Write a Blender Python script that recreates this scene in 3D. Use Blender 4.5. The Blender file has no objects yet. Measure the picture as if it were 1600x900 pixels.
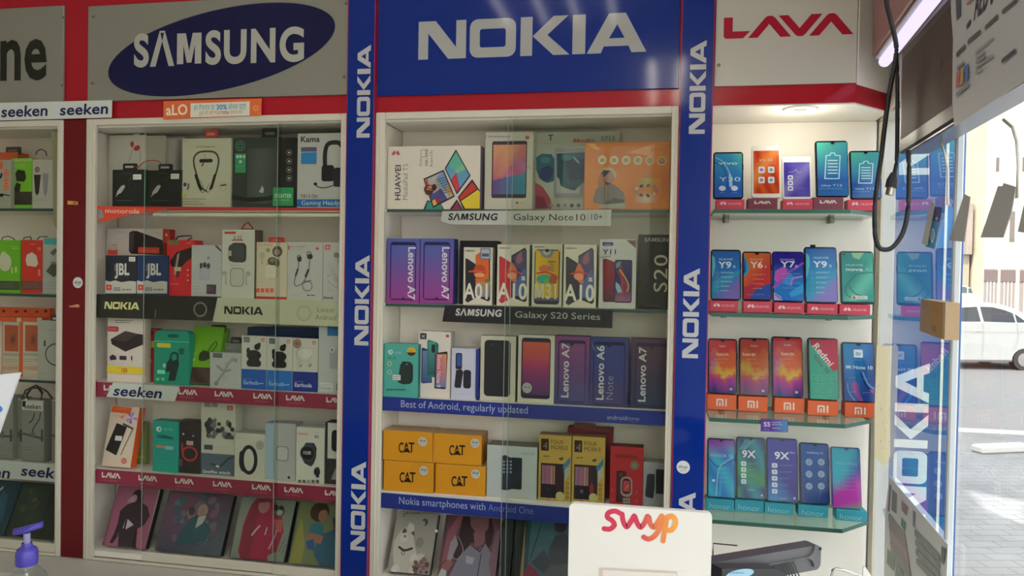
import bpy, math, random
from mathutils import Vector, Matrix
S = bpy.context.scene
COL = S.collection
RAD = math.radians

# ------------------------------------------------------------------ camera
EYE = Vector((0.0, -2.2, 1.6))
FPX = 1200.0
_y, _p, _r = RAD(10.68), RAD(1.02), RAD(1.03)
FW = Vector((-math.sin(_y) * math.cos(_p), math.cos(_y) * math.cos(_p), -math.sin(_p)))
_R0 = Vector((math.cos(_y), math.sin(_y), 0)); _U0 = _R0.cross(FW)
RT = math.cos(_r) * _R0 + math.sin(_r) * _U0
UP = -math.sin(_r) * _R0 + math.cos(_r) * _U0
cam = bpy.data.cameras.new('camera'); camo = bpy.data.objects.new('camera', cam); COL.objects.link(camo)
cam.sensor_width = 36; cam.lens = 36 * FPX / 1600; cam.clip_start = 0.02; cam.clip_end = 300
camo.matrix_world = Matrix(((RT.x, UP.x, -FW.x, EYE.x), (RT.y, UP.y, -FW.y, EYE.y), (RT.z, UP.z, -FW.z, EYE.z), (0, 0, 0, 1)))
S.camera = camo

# ------------------------------------------------------------------ world, sun, exposure
S.view_settings.view_transform = 'Standard'; S.view_settings.look = 'None'
S.view_settings.exposure = 0.38; S.view_settings.gamma = 1.0; S.view_settings.use_curve_mapping = False
SKY_STRENGTH, SUN_STRENGTH, TUBE_STRENGTH, SPOT_POWER = 0.66, 6.5, 7.4, 0.66
S.cycles.transparent_max_bounces = 40; S.cycles.diffuse_bounces = 6
W = bpy.data.worlds.new('world'); S.world = W; W.use_nodes = True
_n = W.node_tree.nodes; _bg = _n['Background']
_sky = _n.new('ShaderNodeTexSky'); _sky.sky_type = 'NISHITA'; _sky.sun_disc = False
_sky.sun_elevation = RAD(55); _sky.sun_rotation = RAD(200); _sky.air_density = 1.0; _sky.dust_density = 3.0
_hs = _n.new('ShaderNodeHueSaturation'); _hs.inputs['Saturation'].default_value = .4
_mx = _n.new('ShaderNodeMix'); _mx.data_type = 'RGBA'; _mx.blend_type = 'MULTIPLY'; _mx.inputs[0].default_value = 1; _mx.inputs[7].default_value = (1.0, .93, .85, 1)      # hazy, warm white sky
W.node_tree.links.new(_sky.outputs[0], _hs.inputs['Color']); W.node_tree.links.new(_hs.outputs[0], _mx.inputs[6]); W.node_tree.links.new(_mx.outputs[2], _bg.inputs[0]); _bg.inputs[1].default_value = SKY_STRENGTH
_sun = bpy.data.lights.new('sun', 'SUN'); _sun.energy = SUN_STRENGTH; _sun.angle = RAD(0.6); _sun.color = (1, .95, .86)
_suno = bpy.data.objects.new('sun', _sun); COL.objects.link(_suno)
SUN_DIR = Vector((0.45, 0.75, -1.0)).normalized()          # the way the light travels
_suno.rotation_euler = SUN_DIR.to_track_quat('-Z', 'Y').to_euler(); _suno.location = (4, -6, 12)

# ------------------------------------------------------------------ projection helpers: pixel of the photograph -> point in the shop
def ray(px, py): return FW + (px - 800) / FPX * RT + (450 - py) / FPX * UP
def on(px, py, ax, val):
    d = ray(px, py); return EYE + d * ((val - EYE[ax]) / d[ax])
def onY(px, py, y=0.0): return on(px, py, 1, y)
def onX(px, py, x): return on(px, py, 0, x)
def onZ(px, py, z): return on(px, py, 2, z)
def X(px, y=0.0): return onY(px, 450, y).x       # facade coordinate of a column of pixels

# ------------------------------------------------------------------ colours
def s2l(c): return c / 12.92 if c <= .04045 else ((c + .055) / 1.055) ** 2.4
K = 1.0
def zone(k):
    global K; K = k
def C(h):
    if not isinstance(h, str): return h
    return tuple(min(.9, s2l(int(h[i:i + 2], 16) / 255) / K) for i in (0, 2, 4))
def mix(a, b, t):
    t = max(0., min(1., t)); return tuple(a[i] + (b[i] - a[i]) * t for i in range(3))

# ------------------------------------------------------------------ materials
def mat(name, rough=.5, metal=0., spec=.5, wear=.06, scale=40., coat=0., ior=1.5, color=None, bump=0.):
    m = bpy.data.materials.new(name); m.use_nodes = True
    nt = m.node_tree; b = nt.nodes['Principled BSDF']
    b.inputs['Roughness'].default_value = rough; b.inputs['Metallic'].default_value = metal
    b.inputs['Specular IOR Level'].default_value = spec; b.inputs['Coat Weight'].default_value = coat
    b.inputs['IOR'].default_value = ior
    tc = nt.nodes.new('ShaderNodeTexCoord'); nz = nt.nodes.new('ShaderNodeTexNoise')
    nz.inputs['Scale'].default_value = scale; nz.inputs['Detail'].default_value = 3
    nt.links.new(tc.outputs['Object'], nz.inputs['Vector'])
    mr = nt.nodes.new('ShaderNodeMapRange'); mr.inputs['To Min'].default_value = 1 - wear; mr.inputs['To Max'].default_value = 1.0
    nt.links.new(nz.outputs['Fac'], mr.inputs['Value'])
    mx = nt.nodes.new('ShaderNodeMix'); mx.data_type = 'RGBA'; mx.blend_type = 'MULTIPLY'; mx.inputs[0].default_value = 1
    if color is None:
        at = nt.nodes.new('ShaderNodeAttribute'); at.attribute_name = 'Col'; nt.links.new(at.outputs['Color'], mx.inputs[6])
    else: mx.inputs[6].default_value = (*color, 1)
    cc = nt.nodes.new('ShaderNodeCombineColor')
    for i in range(3): nt.links.new(mr.outputs[0], cc.inputs[i])
    nt.links.new(cc.outputs[0], mx.inputs[7]); nt.links.new(mx.outputs[2], b.inputs['Base Color'])
    if bump:
        bp = nt.nodes.new('ShaderNodeBump'); bp.inputs['Strength'].default_value = bump; bp.inputs['Distance'].default_value = .002
        nt.links.new(nz.outputs['Fac'], bp.inputs['Height']); nt.links.new(bp.outputs[0], b.inputs['Normal'])
    return m
def glass_mat(name, tint, refl=1.0, ior=1.5, rough=0.0):
    m = bpy.data.materials.new(name); m.use_nodes = True; nt = m.node_tree; nt.nodes.clear()
    o = nt.nodes.new('ShaderNodeOutputMaterial'); t = nt.nodes.new('ShaderNodeBsdfTransparent'); g = nt.nodes.new('ShaderNodeBsdfGlossy')
    f = nt.nodes.new('ShaderNodeFresnel'); mx = nt.nodes.new('ShaderNodeMixShader'); mu = nt.nodes.new('ShaderNodeMath')
    t.inputs[0].default_value = (*tint, 1); g.inputs['Roughness'].default_value = rough; g.inputs[0].default_value = (.95, .95, .95, 1)
    f.inputs[0].default_value = ior; mu.operation = 'MULTIPLY'; mu.inputs[1].default_value = refl
    ge = nt.nodes.new('ShaderNodeNewGeometry'); fr = nt.nodes.new('ShaderNodeMath'); fr.operation = 'SUBTRACT'; fr.inputs[0].default_value = 1
    m2 = nt.nodes.new('ShaderNodeMath'); m2.operation = 'MULTIPLY'          # the sheet mirrors on its outer face only
    nt.links.new(ge.outputs['Backfacing'], fr.inputs[1]); nt.links.new(f.outputs[0], mu.inputs[0]); nt.links.new(mu.outputs[0], m2.inputs[0]); nt.links.new(fr.outputs[0], m2.inputs[1]); nt.links.new(m2.outputs[0], mx.inputs[0])
    nt.links.new(t.outputs[0], mx.inputs[1]); nt.links.new(g.outputs[0], mx.inputs[2]); nt.links.new(mx.outputs[0], o.inputs[0])
    return m
def emit_mat(name, col, st):
    m = bpy.data.materials.new(name); m.use_nodes = True; nt = m.node_tree; nt.nodes.clear()
    o = nt.nodes.new('ShaderNodeOutputMaterial'); e = nt.nodes.new('ShaderNodeEmission')
    e.inputs[0].default_value = (*col, 1); e.inputs[1].default_value = st; nt.links.new(e.outputs[0], o.inputs[0]); return m
CARD = mat('printed_card', .45, wear=.05, spec=.3)
GLOSS = mat('glossy_film', .12, wear=.03, spec=.2)
VINYL = mat('sign_vinyl', .08, wear=.03, spec=.26, scale=12)
PAINT = mat('satin_laminate', .45, wear=.06, scale=9)
PLAST = mat('dark_plastic', .35, wear=.1)
METAL = mat('brushed_metal', .3, metal=1., wear=.15)
RUBBER = mat('cable_rubber', .5, wear=.1)
PANE = glass_mat('cabinet_glass', (.955, .962, .945), .12)
PANE2 = glass_mat('shade_tinted_glass', (.915, .92, .90), .2)  # tint deepened to imitate the dimness inside the left cabinets
CLEAR = glass_mat('window_glass', (.93, .96, .95), 1.0)
WINDOW = glass_mat('shop_window_glass', (.95, .97, .97), .45)
SHELF = glass_mat('shelf_glass', (.72, .84, .78), 1.0)
ACRYL = glass_mat('clear_plastic', (.9, .93, .93), 1.2)

# ------------------------------------------------------------------ glyphs of the built-in font, taken once as flat outlines
GL = {}
def _glyphs():
    cu = bpy.data.curves.new('type', 'FONT'); cu.resolution_u = 3; o = bpy.data.objects.new('type', cu); COL.objects.link(o)
    dg = bpy.context.evaluated_depsgraph_get()
    def get(s):
        cu.body = s; dg.update(); return bpy.data.meshes.new_from_object(o.evaluated_get(dg))
    deva = ['हर', 'रीचार्ज', 'पर', 'बोनस', 'पाएं!', 'दूसरे', 'के', 'लिए', 'डायल', 'करें']
    for st, off in (('r', 0.0), ('l', -.012), ('b', .022), ('h', .034)):
        cu.offset = off
        bar = max(v.co.x for v in get('|').vertices); cap = .685
        cu.resolution_u = 7 if st == 'h' else 3
        for ch in ([chr(i) for i in range(33, 127)] if st != 'h' else list('SΛUNGseknJBL')) + (['Λ'] if st == 'b' else []) + (deva if st == 'r' else []):
            cu.offset = off if ch not in 'MW' or st != 'b' else .012
            me = get(ch)
            vs = [(v.co.x / cap, v.co.y / cap) for v in me.vertices]; fs = [tuple(p.vertices) for p in me.polygons]
            m2 = get(ch + '|'); adv = (max(v.co.x for v in m2.vertices) - bar) / cap
            GL[st, ch] = (vs, fs, adv + .02)
            bpy.data.meshes.remove(me); bpy.data.meshes.remove(m2)
        GL[st, ' '] = ([], [], .38)
    GL['b', 'M'] = ([(0, 0), (0, 1), (.34, 1), (.52, .42), (.70, 1), (1.04, 1), (1.04, 0), (.80, 0), (.80, .68), (.61, .06), (.43, .06), (.24, .68), (.24, 0)], [tuple(range(12, -1, -1))], 1.15)
    GL['h', 'M'] = ([(.06, 0), (.06, 1), (.44, 1), (.59, .42), (.74, 1), (1.12, 1), (1.12, 0), (.84, 0), (.84, .62), (.69, .04), (.49, .04), (.34, .62), (.34, 0)], [tuple(range(12, -1, -1))], 1.22)
    GL['b', 'M'] = ([(a + .06, b_) for a, b_ in GL['b', 'M'][0]], GL['b', 'M'][1], 1.2)
    bpy.data.objects.remove(o); bpy.data.curves.remove(cu)
_glyphs()

def rrpts(x0, y0, x1, y1, r, n=5):
    p = []
    for cx, cy, a in ((x1 - r, y1 - r, 0), (x0 + r, y1 - r, 90), (x0 + r, y0 + r, 180), (x1 - r, y0 + r, 270)):
        for i in range(n + 1):
            t = RAD(a + 90 * i / n); p.append((cx + r * math.cos(t), cy + r * math.sin(t)))
    return p
def ring_polys(o, i):
    n = len(o); return [[o[k], o[(k + 1) % n], i[(k + 1) % n], i[k]] for k in range(n)]
# wordmarks drawn as outlines, height 1
NOKIA = [[(0, 0), (0, 1), (.47, 1), (1.03, .3), (1.03, 1), (1.3, 1), (1.3, 0), (.82, 0), (.27, .68), (.27, 0)]]
NOKIA += ring_polys(rrpts(1.4, 0, 2.63, 1, .22), rrpts(1.67, .26, 2.36, .74, .06))
NOKIA += [[(2.75, 0), (2.75, 1), (3.06, 1), (3.06, 0)], [(3.07, .5), (3.61, 1), (3.99, 1), (3.45, .52), (4.03, 0), (3.61, 0)],
          [(4.1, 0), (4.1, 1), (4.43, 1), (4.43, 0)],
          [(4.47, 0), (5.02, 1), (5.23, 1), (5.23, .72), (5.03, .37), (4.9, .17), (4.83, 0)],
          [(5.97, 0), (5.44, 1), (5.23, 1), (5.23, .72), (5.42, .37), (5.52, .17), (5.6, 0)],
          [(4.9, .17), (5.03, .37), (5.42, .37), (5.52, .17)]]
_lam = [(0, 0), (.45, 0), (.98, .62), (1.5, 0), (2., 0), (1.25, .9), (1.12, 1), (.9, 1), (.78, .92)]
LAVA = [[(0, 1), (.42, 1), (.42, .33), (1.25, .33), (.92, 0), (.16, 0), (.04, .04), (0, .14)],
        [(x + 1.15, y) for x, y in _lam], [(x + 2.55, 1 - y) for x, y in _lam], [(x + 3.97, y) for x, y in _lam]]
MIL = [[(0, 0), (0, 1), (.82, 1), (.98, .95), (1.05, .8), (1.05, 0), (.81, 0), (.81, .77), (.24, .77), (.24, 0)],
       [(.41, 0), (.41, .58), (.64, .58), (.64, 0)], [(1.28, 0), (1.28, 1), (1.52, 1), (1.52, 0)]]
def _petals():                                        # a fan of rounded petals, as on the red signs
    out = []
    for a in (-78, -50, -24, 24, 50, 78, 0):
        t = RAD(90 + a); u = (math.cos(t), math.sin(t)); w = (-u[1], u[0])
        out.append([(.75 + u[0] * l + w[0] * q, .1 + u[1] * l + w[1] * q) for l, q in ((.16, 0), (.5, .13), (.8, .12), (.88, 0), (.8, -.12), (.5, -.13))])
    return out
PETAL = _petals()[:6]

# ------------------------------------------------------------------ mesh building
class MB:
    """Collects shapes for ONE mesh in the frame of matrix M (x right, y back, z up; the front of a thing is y = 0)."""
    def __init__(s, M=None):
        s.M = M or Matrix(); s.v = []; s.f = []; s.c = []; s.mi = []; s.sm = []; s.cur = 0; s.k = 0; s.y0 = 0.0
        Mi = s.M.inverted(); s.E = Mi @ EYE; s.Mi3 = Mi.to_3x3()
    # pixel -> local x, z on the front plane y = y0
    def px(s, x, y):
        d = s.Mi3 @ ray(x, y); t = (s.y0 - s.E.y) / d.y; p = s.E + d * t; return p.x, p.z
    def unit(s, x, y): return abs(s.px(x + 1, y)[0] - s.px(x, y)[0])
    def face(s, pts, col, sm=False):
        n = len(s.v); s.v += [tuple(p) for p in pts]; s.c += [col] * len(pts); s.f.append(tuple(range(n, n + len(pts)))); s.mi.append(s.cur); s.sm.append(sm)
    def grid(s, rows, col, sm=True, wrap=False):
        """rows of points -> quads; col is a colour or f(i, j)"""
        n = len(s.v); w = len(rows[0])
        for i, r in enumerate(rows):
            for j, p in enumerate(r): s.v.append(tuple(p)); s.c.append(col(i, j) if callable(col) else col)
        for i in range(len(rows) - 1):
            for j in range(w if wrap else w - 1):
                j2 = (j + 1) % w
                s.f.append((n + i * w + j, n + i * w + j2, n + (i + 1) * w + j2, n + (i + 1) * w + j)); s.mi.append(s.cur); s.sm.append(sm)
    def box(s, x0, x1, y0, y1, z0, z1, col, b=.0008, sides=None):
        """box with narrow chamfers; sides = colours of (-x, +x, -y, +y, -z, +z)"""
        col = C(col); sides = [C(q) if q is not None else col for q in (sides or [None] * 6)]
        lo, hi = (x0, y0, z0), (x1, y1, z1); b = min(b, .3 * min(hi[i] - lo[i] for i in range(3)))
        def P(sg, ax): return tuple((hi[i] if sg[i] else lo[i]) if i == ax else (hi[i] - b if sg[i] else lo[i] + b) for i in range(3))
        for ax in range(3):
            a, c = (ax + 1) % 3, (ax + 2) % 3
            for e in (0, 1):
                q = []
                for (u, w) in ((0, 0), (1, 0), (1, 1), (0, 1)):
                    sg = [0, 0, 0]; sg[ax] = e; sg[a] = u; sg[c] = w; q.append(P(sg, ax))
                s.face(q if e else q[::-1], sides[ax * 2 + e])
        if b > 0:
            for ax in range(3):
                a, c = (ax + 1) % 3, (ax + 2) % 3
                for u in (0, 1):
                    for w in (0, 1):
                        s0 = [0, 0, 0]; s1 = [0, 0, 0]; s0[a] = s1[a] = u; s0[c] = s1[c] = w; s1[ax] = 1
                        q = [P(s0, a), P(s1, a), P(s1, c), P(s0, c)]
                        s.face(q if (u ^ w) else q[::-1], sides[a * 2 + u])
            for i in range(8):
                sg = [i & 1, i >> 1 & 1, i >> 2 & 1]; s.face([P(sg, 0), P(sg, 1), P(sg, 2)], sides[2 + sg[1]])
    def prism(s, pts, y0, y1, col, side=None, back=None):
        """outline in x, z (anticlockwise seen from the front) pushed from y0 back to y1"""
        col = C(col); side = C(side) if side else col
        s.face([(x, y0, z) for x, z in pts], col); s.face([(x, y1, z) for x, z in reversed(pts)], C(back) if back else side)
        n = len(pts)
        for i in range(n):
            a, b = pts[i], pts[(i + 1) % n]; s.face([(a[0], y0, a[1]), (a[0], y1, a[1]), (b[0], y1, b[1]), (b[0], y0, b[1])], side, n > 12)
    def tube(s, pts, r, col, n=8, cap=True):
        pts = [Vector(p) for p in pts]; rows = []; col = C(col)
        for i, p in enumerate(pts):
            t = (pts[min(i + 1, len(pts) - 1)] - pts[max(i - 1, 0)]).normalized()
            a = t.cross(Vector((0, 0, 1)));
            if a.length < .05: a = t.cross(Vector((0, 1, 0)))
            a.normalize(); b = t.cross(a); rr = r[i] if isinstance(r, (list, tuple)) else r
            rows.append([p + rr * (math.cos(6.2832 * k / n) * a + math.sin(6.2832 * k / n) * b) for k in range(n)])
        s.grid(rows, col, True, True)
        if cap: s.face(rows[0][::-1], col); s.face(rows[-1], col)
    def lathe(s, prof, col, cx=0, cy=0, n=24):
        """prof: (radius, z) pairs from the bottom up, round a vertical axis"""
        col = C(col) if isinstance(col, str) else col
        s.grid([[(cx + r * math.cos(6.2832 * k / n), cy + r * math.sin(6.2832 * k / n), z) for k in range(n)] for r, z in prof], col, True, True)
    # ---- flat print on the front plane; coordinates are pixels of the photograph
    def ly(s): s.k += 1; return s.y0 - .00025 - .00011 * s.k
    def _flat(s, pts, col, y=None):
        y = s.ly() if y is None else y
        if sum(pts[i][0] * pts[(i + 1) % len(pts)][1] - pts[(i + 1) % len(pts)][0] * pts[i][1] for i in range(len(pts))) < 0: pts = pts[::-1]
        s.face([(x, y, z) for x, z in pts], col)
    def q(s, x0, y0, x1, y1, col):
        xm, ym = (x0 + x1) / 2, (y0 + y1) / 2
        a, b, c, d = s.px(x0, ym)[0], s.px(x1, ym)[0], s.px(xm, y0)[1], s.px(xm, y1)[1]
        s._flat([(a, d), (b, d), (b, c), (a, c)], C(col)); return s
    def pg(s, pts, col): s._flat([s.px(*p) for p in pts], C(col)); return s
    def rr(s, x0, y0, x1, y1, r, col):
        xm, ym = (x0 + x1) / 2, (y0 + y1) / 2
        s._flat(rrpts(s.px(x0, ym)[0], s.px(xm, y1)[1], s.px(x1, ym)[0], s.px(xm, y0)[1], r * s.unit(xm, ym), 4), C(col)); return s
    def el(s, cx, cy, rx, ry, col, n=20, rot=0):
        x, z = s.px(cx, cy); u = s.unit(cx, cy); c_, s_ = math.cos(RAD(rot)), math.sin(RAD(rot)); o = []
        for k in range(n):
            a, b = rx * u * math.cos(6.2832 * k / n), ry * u * math.sin(6.2832 * k / n); o.append((x + a * c_ - b * s_, z + a * s_ + b * c_))
        s._flat(o, C(col)); return s
    def ring(s, cx, cy, r, w, col, n=22, ry=None):
        x, z = s.px(cx, cy); u = s.unit(cx, cy); y = s.ly(); ry = ry or r; col = C(col)
        P = [[(x + a * u * math.cos(6.2832 * k / n), z + b * u * math.sin(6.2832 * k / n)) for k in range(n)] for a, b in ((r, ry), (r - w, ry - w))]
        for f in ring_polys(*P): s._flat(f, col, y)
        return s
    def ln(s, pts, w, col, smooth=0):
        """a stroke of w pixels; col may be f(t)"""
        if smooth:
            q = []; P = [pts[0]] + list(pts) + [pts[-1]]
            for i in range(1, len(P) - 2):
                for k in range(smooth):
                    t = k / smooth; a, b, c, d = P[i - 1], P[i], P[i + 1], P[i + 2]
                    q.append(tuple(.5 * ((2 * b[j]) + (c[j] - a[j]) * t + (2 * a[j] - 5 * b[j] + 4 * c[j] - d[j]) * t * t + (3 * b[j] - a[j] - 3 * c[j] + d[j]) * t ** 3) for j in (0, 1)))
            pts = q + [pts[-1]]
        L = [s.px(*p) for p in pts]; u = s.unit(*pts[0]) * w / 2; y = s.ly(); n = len(L); rows = []
        for i in range(n):
            a, c = L[max(i - 1, 0)], L[min(i + 1, n - 1)]
            t0 = (L[i][0] - a[0], L[i][1] - a[1]); t1 = (c[0] - L[i][0], c[1] - L[i][1]); h0 = math.hypot(*t0) or 1; h1 = math.hypot(*t1) or 1
            if i == 0: t0, h0 = t1, h1
            if i == n - 1: t1, h1 = t0, h0
            tx_, tz_ = t0[0] / h0 + t1[0] / h1, t0[1] / h0 + t1[1] / h1; hh = math.hypot(tx_, tz_) or 1; tx_, tz_ = tx_ / hh, tz_ / hh
            m_ = min(2., 1 / max(.3, tx_ * t0[0] / h0 + tz_ * t0[1] / h0)) * u; rows.append((L[i], (-tz_ * m_, tx_ * m_)))
        cs = [C(col(p)) if callable(col) else C(col) for p in pts]
        s.grid([[(q[0] - d[0], y, q[1] - d[1]), (q[0] + d[0], y, q[1] + d[1])] for q, d in rows], lambda i, j: cs[i], False)
        if w > 2:                                             # rounded ends
            for (q, d), sg, c in ((rows[0], 1, cs[0]), (rows[-1], -1, cs[-1])):
                s._flat([(q[0] + d[0] * math.cos(a * .5236) - sg * d[1] * math.sin(a * .5236), q[1] + d[1] * math.cos(a * .5236) + sg * d[0] * math.sin(a * .5236)) for a in range(7)], c, y)
        return s
    def gr(s, x0, y0, x1, y1, nx, ny, fn):
        """printed picture: fn(u, v) -> colour, u to the right, v upward"""
        xm, ym = (x0 + x1) / 2, (y0 + y1) / 2; y = s.ly()
        a, b, c, d = s.px(x0, ym)[0], s.px(x1, ym)[0], s.px(xm, y1)[1], s.px(xm, y0)[1]
        s.grid([[(a + (b - a) * j / nx, y, c + (d - c) * i / ny) for j in range(nx + 1)] for i in range(ny + 1)], lambda i, j: C(fn(j / nx, i / ny)), False); return s
    def wm(s, polys, x, y, h, col, w=None, rot=0, sh=0.):
        """wordmark of unit height: lower left corner at pixel x, y; h pixels tall, w wide"""
        ox, oz = s.px(x, y); u = s.unit(x, y) * h; W_ = max(p[0] for f in polys for p in f); sx = 1 if w is None else w / h / W_
        c_, s_ = math.cos(RAD(rot)), math.sin(RAD(rot)); yy = s.ly(); col = C(col)
        for f in polys:
            s._flat([(ox + u * ((a * sx + b * sh) * c_ - b * s_), oz + u * ((a * sx + b * sh) * s_ + b * c_)) for a, b in f], col, yy)
        return s
    def tx(s, t, x, y, h, col, w=None, st='r', rot=0, sh=0., al='l', sp=0.):
        """text with capitals h pixels tall, baseline start at pixel x, y, fitted to w pixels"""
        gl = [GL[st, g] for g in (t if isinstance(t, list) else t)]; W_ = sum(g[2] + sp for g in gl)
        sx = 1 if w is None else w / h / W_; ox, oz = s.px(x, y); u = s.unit(x, y) * h; c_, s_ = math.cos(RAD(rot)), math.sin(RAD(rot)); yy = s.ly(); col = C(col)
        pen = -W_ / 2 if al == 'c' else 0
        for vs, fs, adv in gl:
            n = len(s.v)
            for a, b in vs:
                a = (pen + a) * sx + b * sh; s.v.append((ox + u * (a * c_ - b * s_), yy, oz + u * (a * s_ + b * c_))); s.c.append(col)
            for f in fs: s.f.append(tuple(n + i for i in f)); s.mi.append(s.cur); s.sm.append(False)
            pen += adv + sp
        return s
    def scrib(s, x0, y0, x1, y1, n, col, w=.7, seed=1):
        """lines of print too small to read: rows of short dashes"""
        rnd = random.Random(seed + int(x0 * 7 + y0)); y = s.ly(); col = C(col)
        for i in range(n):
            yy = y0 + (y1 - y0) * (i + .5) / n; x = x0
            xe = x1 - rnd.random() * (x1 - x0) * .3
            while x < xe:
                l = 1.5 + rnd.random() * 3; a = s.px(x, yy - w / 2); b = s.px(min(x + l, xe), yy + w / 2)
                s._flat([(a[0], b[1]), (b[0], b[1]), (b[0], a[1]), (a[0], a[1])], col, y); x += l + .9
        return s
    def build(s, name, mats, parent=None, world=False):
        me = bpy.data.meshes.new(name); me.from_pydata(s.v, [], s.f)
        ca = me.color_attributes.new('Col', 'FLOAT_COLOR', 'POINT')
        ca.data.foreach_set('color', [x for c in s.c for x in (*c[:3], 1.0)])
        for m in (mats if isinstance(mats, (list, tuple)) else [mats]): me.materials.append(m)
        me.polygons.foreach_set('material_index', s.mi); me.polygons.foreach_set('use_smooth', s.sm); me.update()
        o = bpy.data.objects.new(name, me); COL.objects.link(o)
        if parent is not None: o.parent = parent
        else: o.matrix_world = s.M
        return o
def tag(o, label, cat, group=None):
    o['label'] = label; o['category'] = cat
    if group: o['group'] = group
    return o
def struct(o): o['kind'] = 'structure'; return o
def thing(name, label, cat, M, group=None):
    o = bpy.data.objects.new(name, None); COL.objects.link(o); o.matrix_world = M; o.empty_display_size = .02; return tag(o, label, cat, group)
def frame(p, yaw=0, lean=0, roll=0):
    """base point -> matrix; yaw about z, lean back about x, roll clockwise about y"""
    return Matrix.Translation(p) @ Matrix.Rotation(RAD(yaw), 4, 'Z') @ Matrix.Rotation(RAD(-lean), 4, 'X') @ Matrix.Rotation(RAD(roll), 4, 'Y')
Z1, Z2, Z3, Z4, Z5 = 1.790, 1.506, 1.220, .935, .672      # tops of the four shelf levels and of the cabinet floor
XW = .632                                               # plane of the shop window
class Box(MB):
    """a carton seen from the front: pixel bounds l, t, r, b of its front face; stands at depth y on height z"""
    def __init__(s, l, t, r, b, y, z=None, d=.05, col='cccccc', yaw=0, lean=0, roll=0, sides=None, bev=.0008, body=True):
        s.ob = None; s.pend = []; xm, ym = (l + r) / 2, (t + b) / 2; a = onY(l, ym, y); c = onY(r, ym, y)
        if z is None: z = onY(xm, b, y).z
        z += .0006 + d * math.sin(RAD(lean)); s.z = z; s.d = d
        super().__init__(frame(Vector(((a.x + c.x) / 2, y, z)), yaw, lean, roll))
        A_, C_ = s.px(l, ym)[0], s.px(r, ym)[0]; s.h = s.px(xm, t)[1]
        s.M = s.M @ Matrix.Translation(((A_ + C_) / 2, 0, 0)); s.w = C_ - A_; Mi = s.M.inverted(); s.E = Mi @ EYE; s.Mi3 = Mi.to_3x3()
        if body: s.box(-s.w / 2, s.w / 2, 0, d, 0, s.h, col, bev, sides)
    def done(s, name, label, cat='box', group=None, m=None):
        x0, x1, zt = getattr(s, 'lim', (-s.w / 2, s.w / 2, s.h))            # print ends at the edges of its face
        s.v = [(max(x0, min(x1, x)), y, max(.0004, min(zt, z))) if y < -.0002 else (x, y, z) for x, y, z in s.v]
        s.ob = tag(s.build(name, m or CARD), label, cat, group)
        for f in s.pend: f()
        return s.ob
    def part(s, name, m=None, label=None):
        """a part on this carton: returns a builder sharing the frame; call .fin()"""
        p = MB(s.M); p.y0 = s.y0 - .0025
        def fin():
            if s.ob is None: s.pend.append(fin); return
            o = p.build(name, m or CARD, s.ob)
            if label: o['label'] = label
            return o
        p.fin = fin; return p

# =================================================================== THE ROOM
zone(1.0)
WHITE = (.90, .85, .76); CREAM = (.68, .65, .54)
def slab(name, x0, x1, y0, y1, z0, z1, col, m=None):
    b = MB(); b.box(x0, x1, y0, y1, z0, z1, col, .002); return struct(b.build(name, m or PAINT))
slab('floor', -3.3, .70, -4.7, .40, -.06, 0, (.62, .60, .55))
slab('ceiling', -3.3, .72, -4.7, .40, 3.0, 3.08, (.86, .85, .80))
slab('wall_left', -3.3, -3.2, -4.7, .40, 0, 3.0, (.55, .53, .47))
b = MB()
for q in ((-3.2, -.9, 0, 3.0), (-.02, .70, 0, 3.0), (-.9, -.02, 0, .12), (-.9, -.02, 2.80, 3.0)): b.box(q[0], q[1], -4.7, -4.6, q[2], q[3], (.82, .80, .74), .002)
struct(b.build('wall_rear', PAINT))
b = MB()
for q in ((-.9, -.85, .12, 2.80), (-.07, -.02, .12, 2.80), (-.85, -.07, .12, .17), (-.85, -.07, 2.75, 2.80), (-.48, -.44, .17, 2.75)): b.box(q[0], q[1], -4.68, -4.62, q[2], q[3], (.5, .52, .54), .003)
wr = struct(b.build('window_3', METAL)); b = MB(); b.box(-.85, -.07, -4.655, -4.649, .17, 2.75, (1, 1, 1), .001); b.build('window_glass', CLEAR, wr)  # unseen rear window, placed and sized for the frontal daylight it lets in
slab('wall_back', -3.2, .66, .26, .40, 0, 3.0, WHITE)
# window side, in a frame of its own: x runs from the corner towards the street door, the front faces the shop
WM = frame(Vector((XW, .2, 0)), -95)
SW = MB(WM).px(1481, 800)[0]                                # where the blue board ends and the clear glass begins
def wstruct(name, boxes, m=PAINT):
    b = MB(WM)
    for q in boxes: b.box(*q, .003)
    return struct(b.build(name, m))
wstruct('wall_right', [(-.19, -.035, .0, .05, 0, 3.0, (.45, .47, .48)), (-.035, SW, 0, .05, 2.07, 3.0, (.55, .56, .50))])
wstruct('trim_6', [(SW - .01, 4.75, 0, .09, 2.62, 3.0, (.5, .5, .46))])
FRC = (.50, .55, .58)
wfo = wstruct('window_1', [(SW - .010, SW + .006, -.004, .010, -.0, 2.62, FRC), (2.4, 2.45, -.006, .03, 0, 2.62, FRC), (4.7, 4.75, -.006, .03, 0, 2.62, FRC), (SW, 4.75, -.006, .03, 0, .06, FRC), (SW, 4.75, -.006, .03, 2.57, 2.62, FRC)])
b = MB(WM); b.box(SW, 4.73, .008, .014, .05, 2.6, (1, 1, 1), .001); struct(b.build('window_4', WINDOW))
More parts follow.
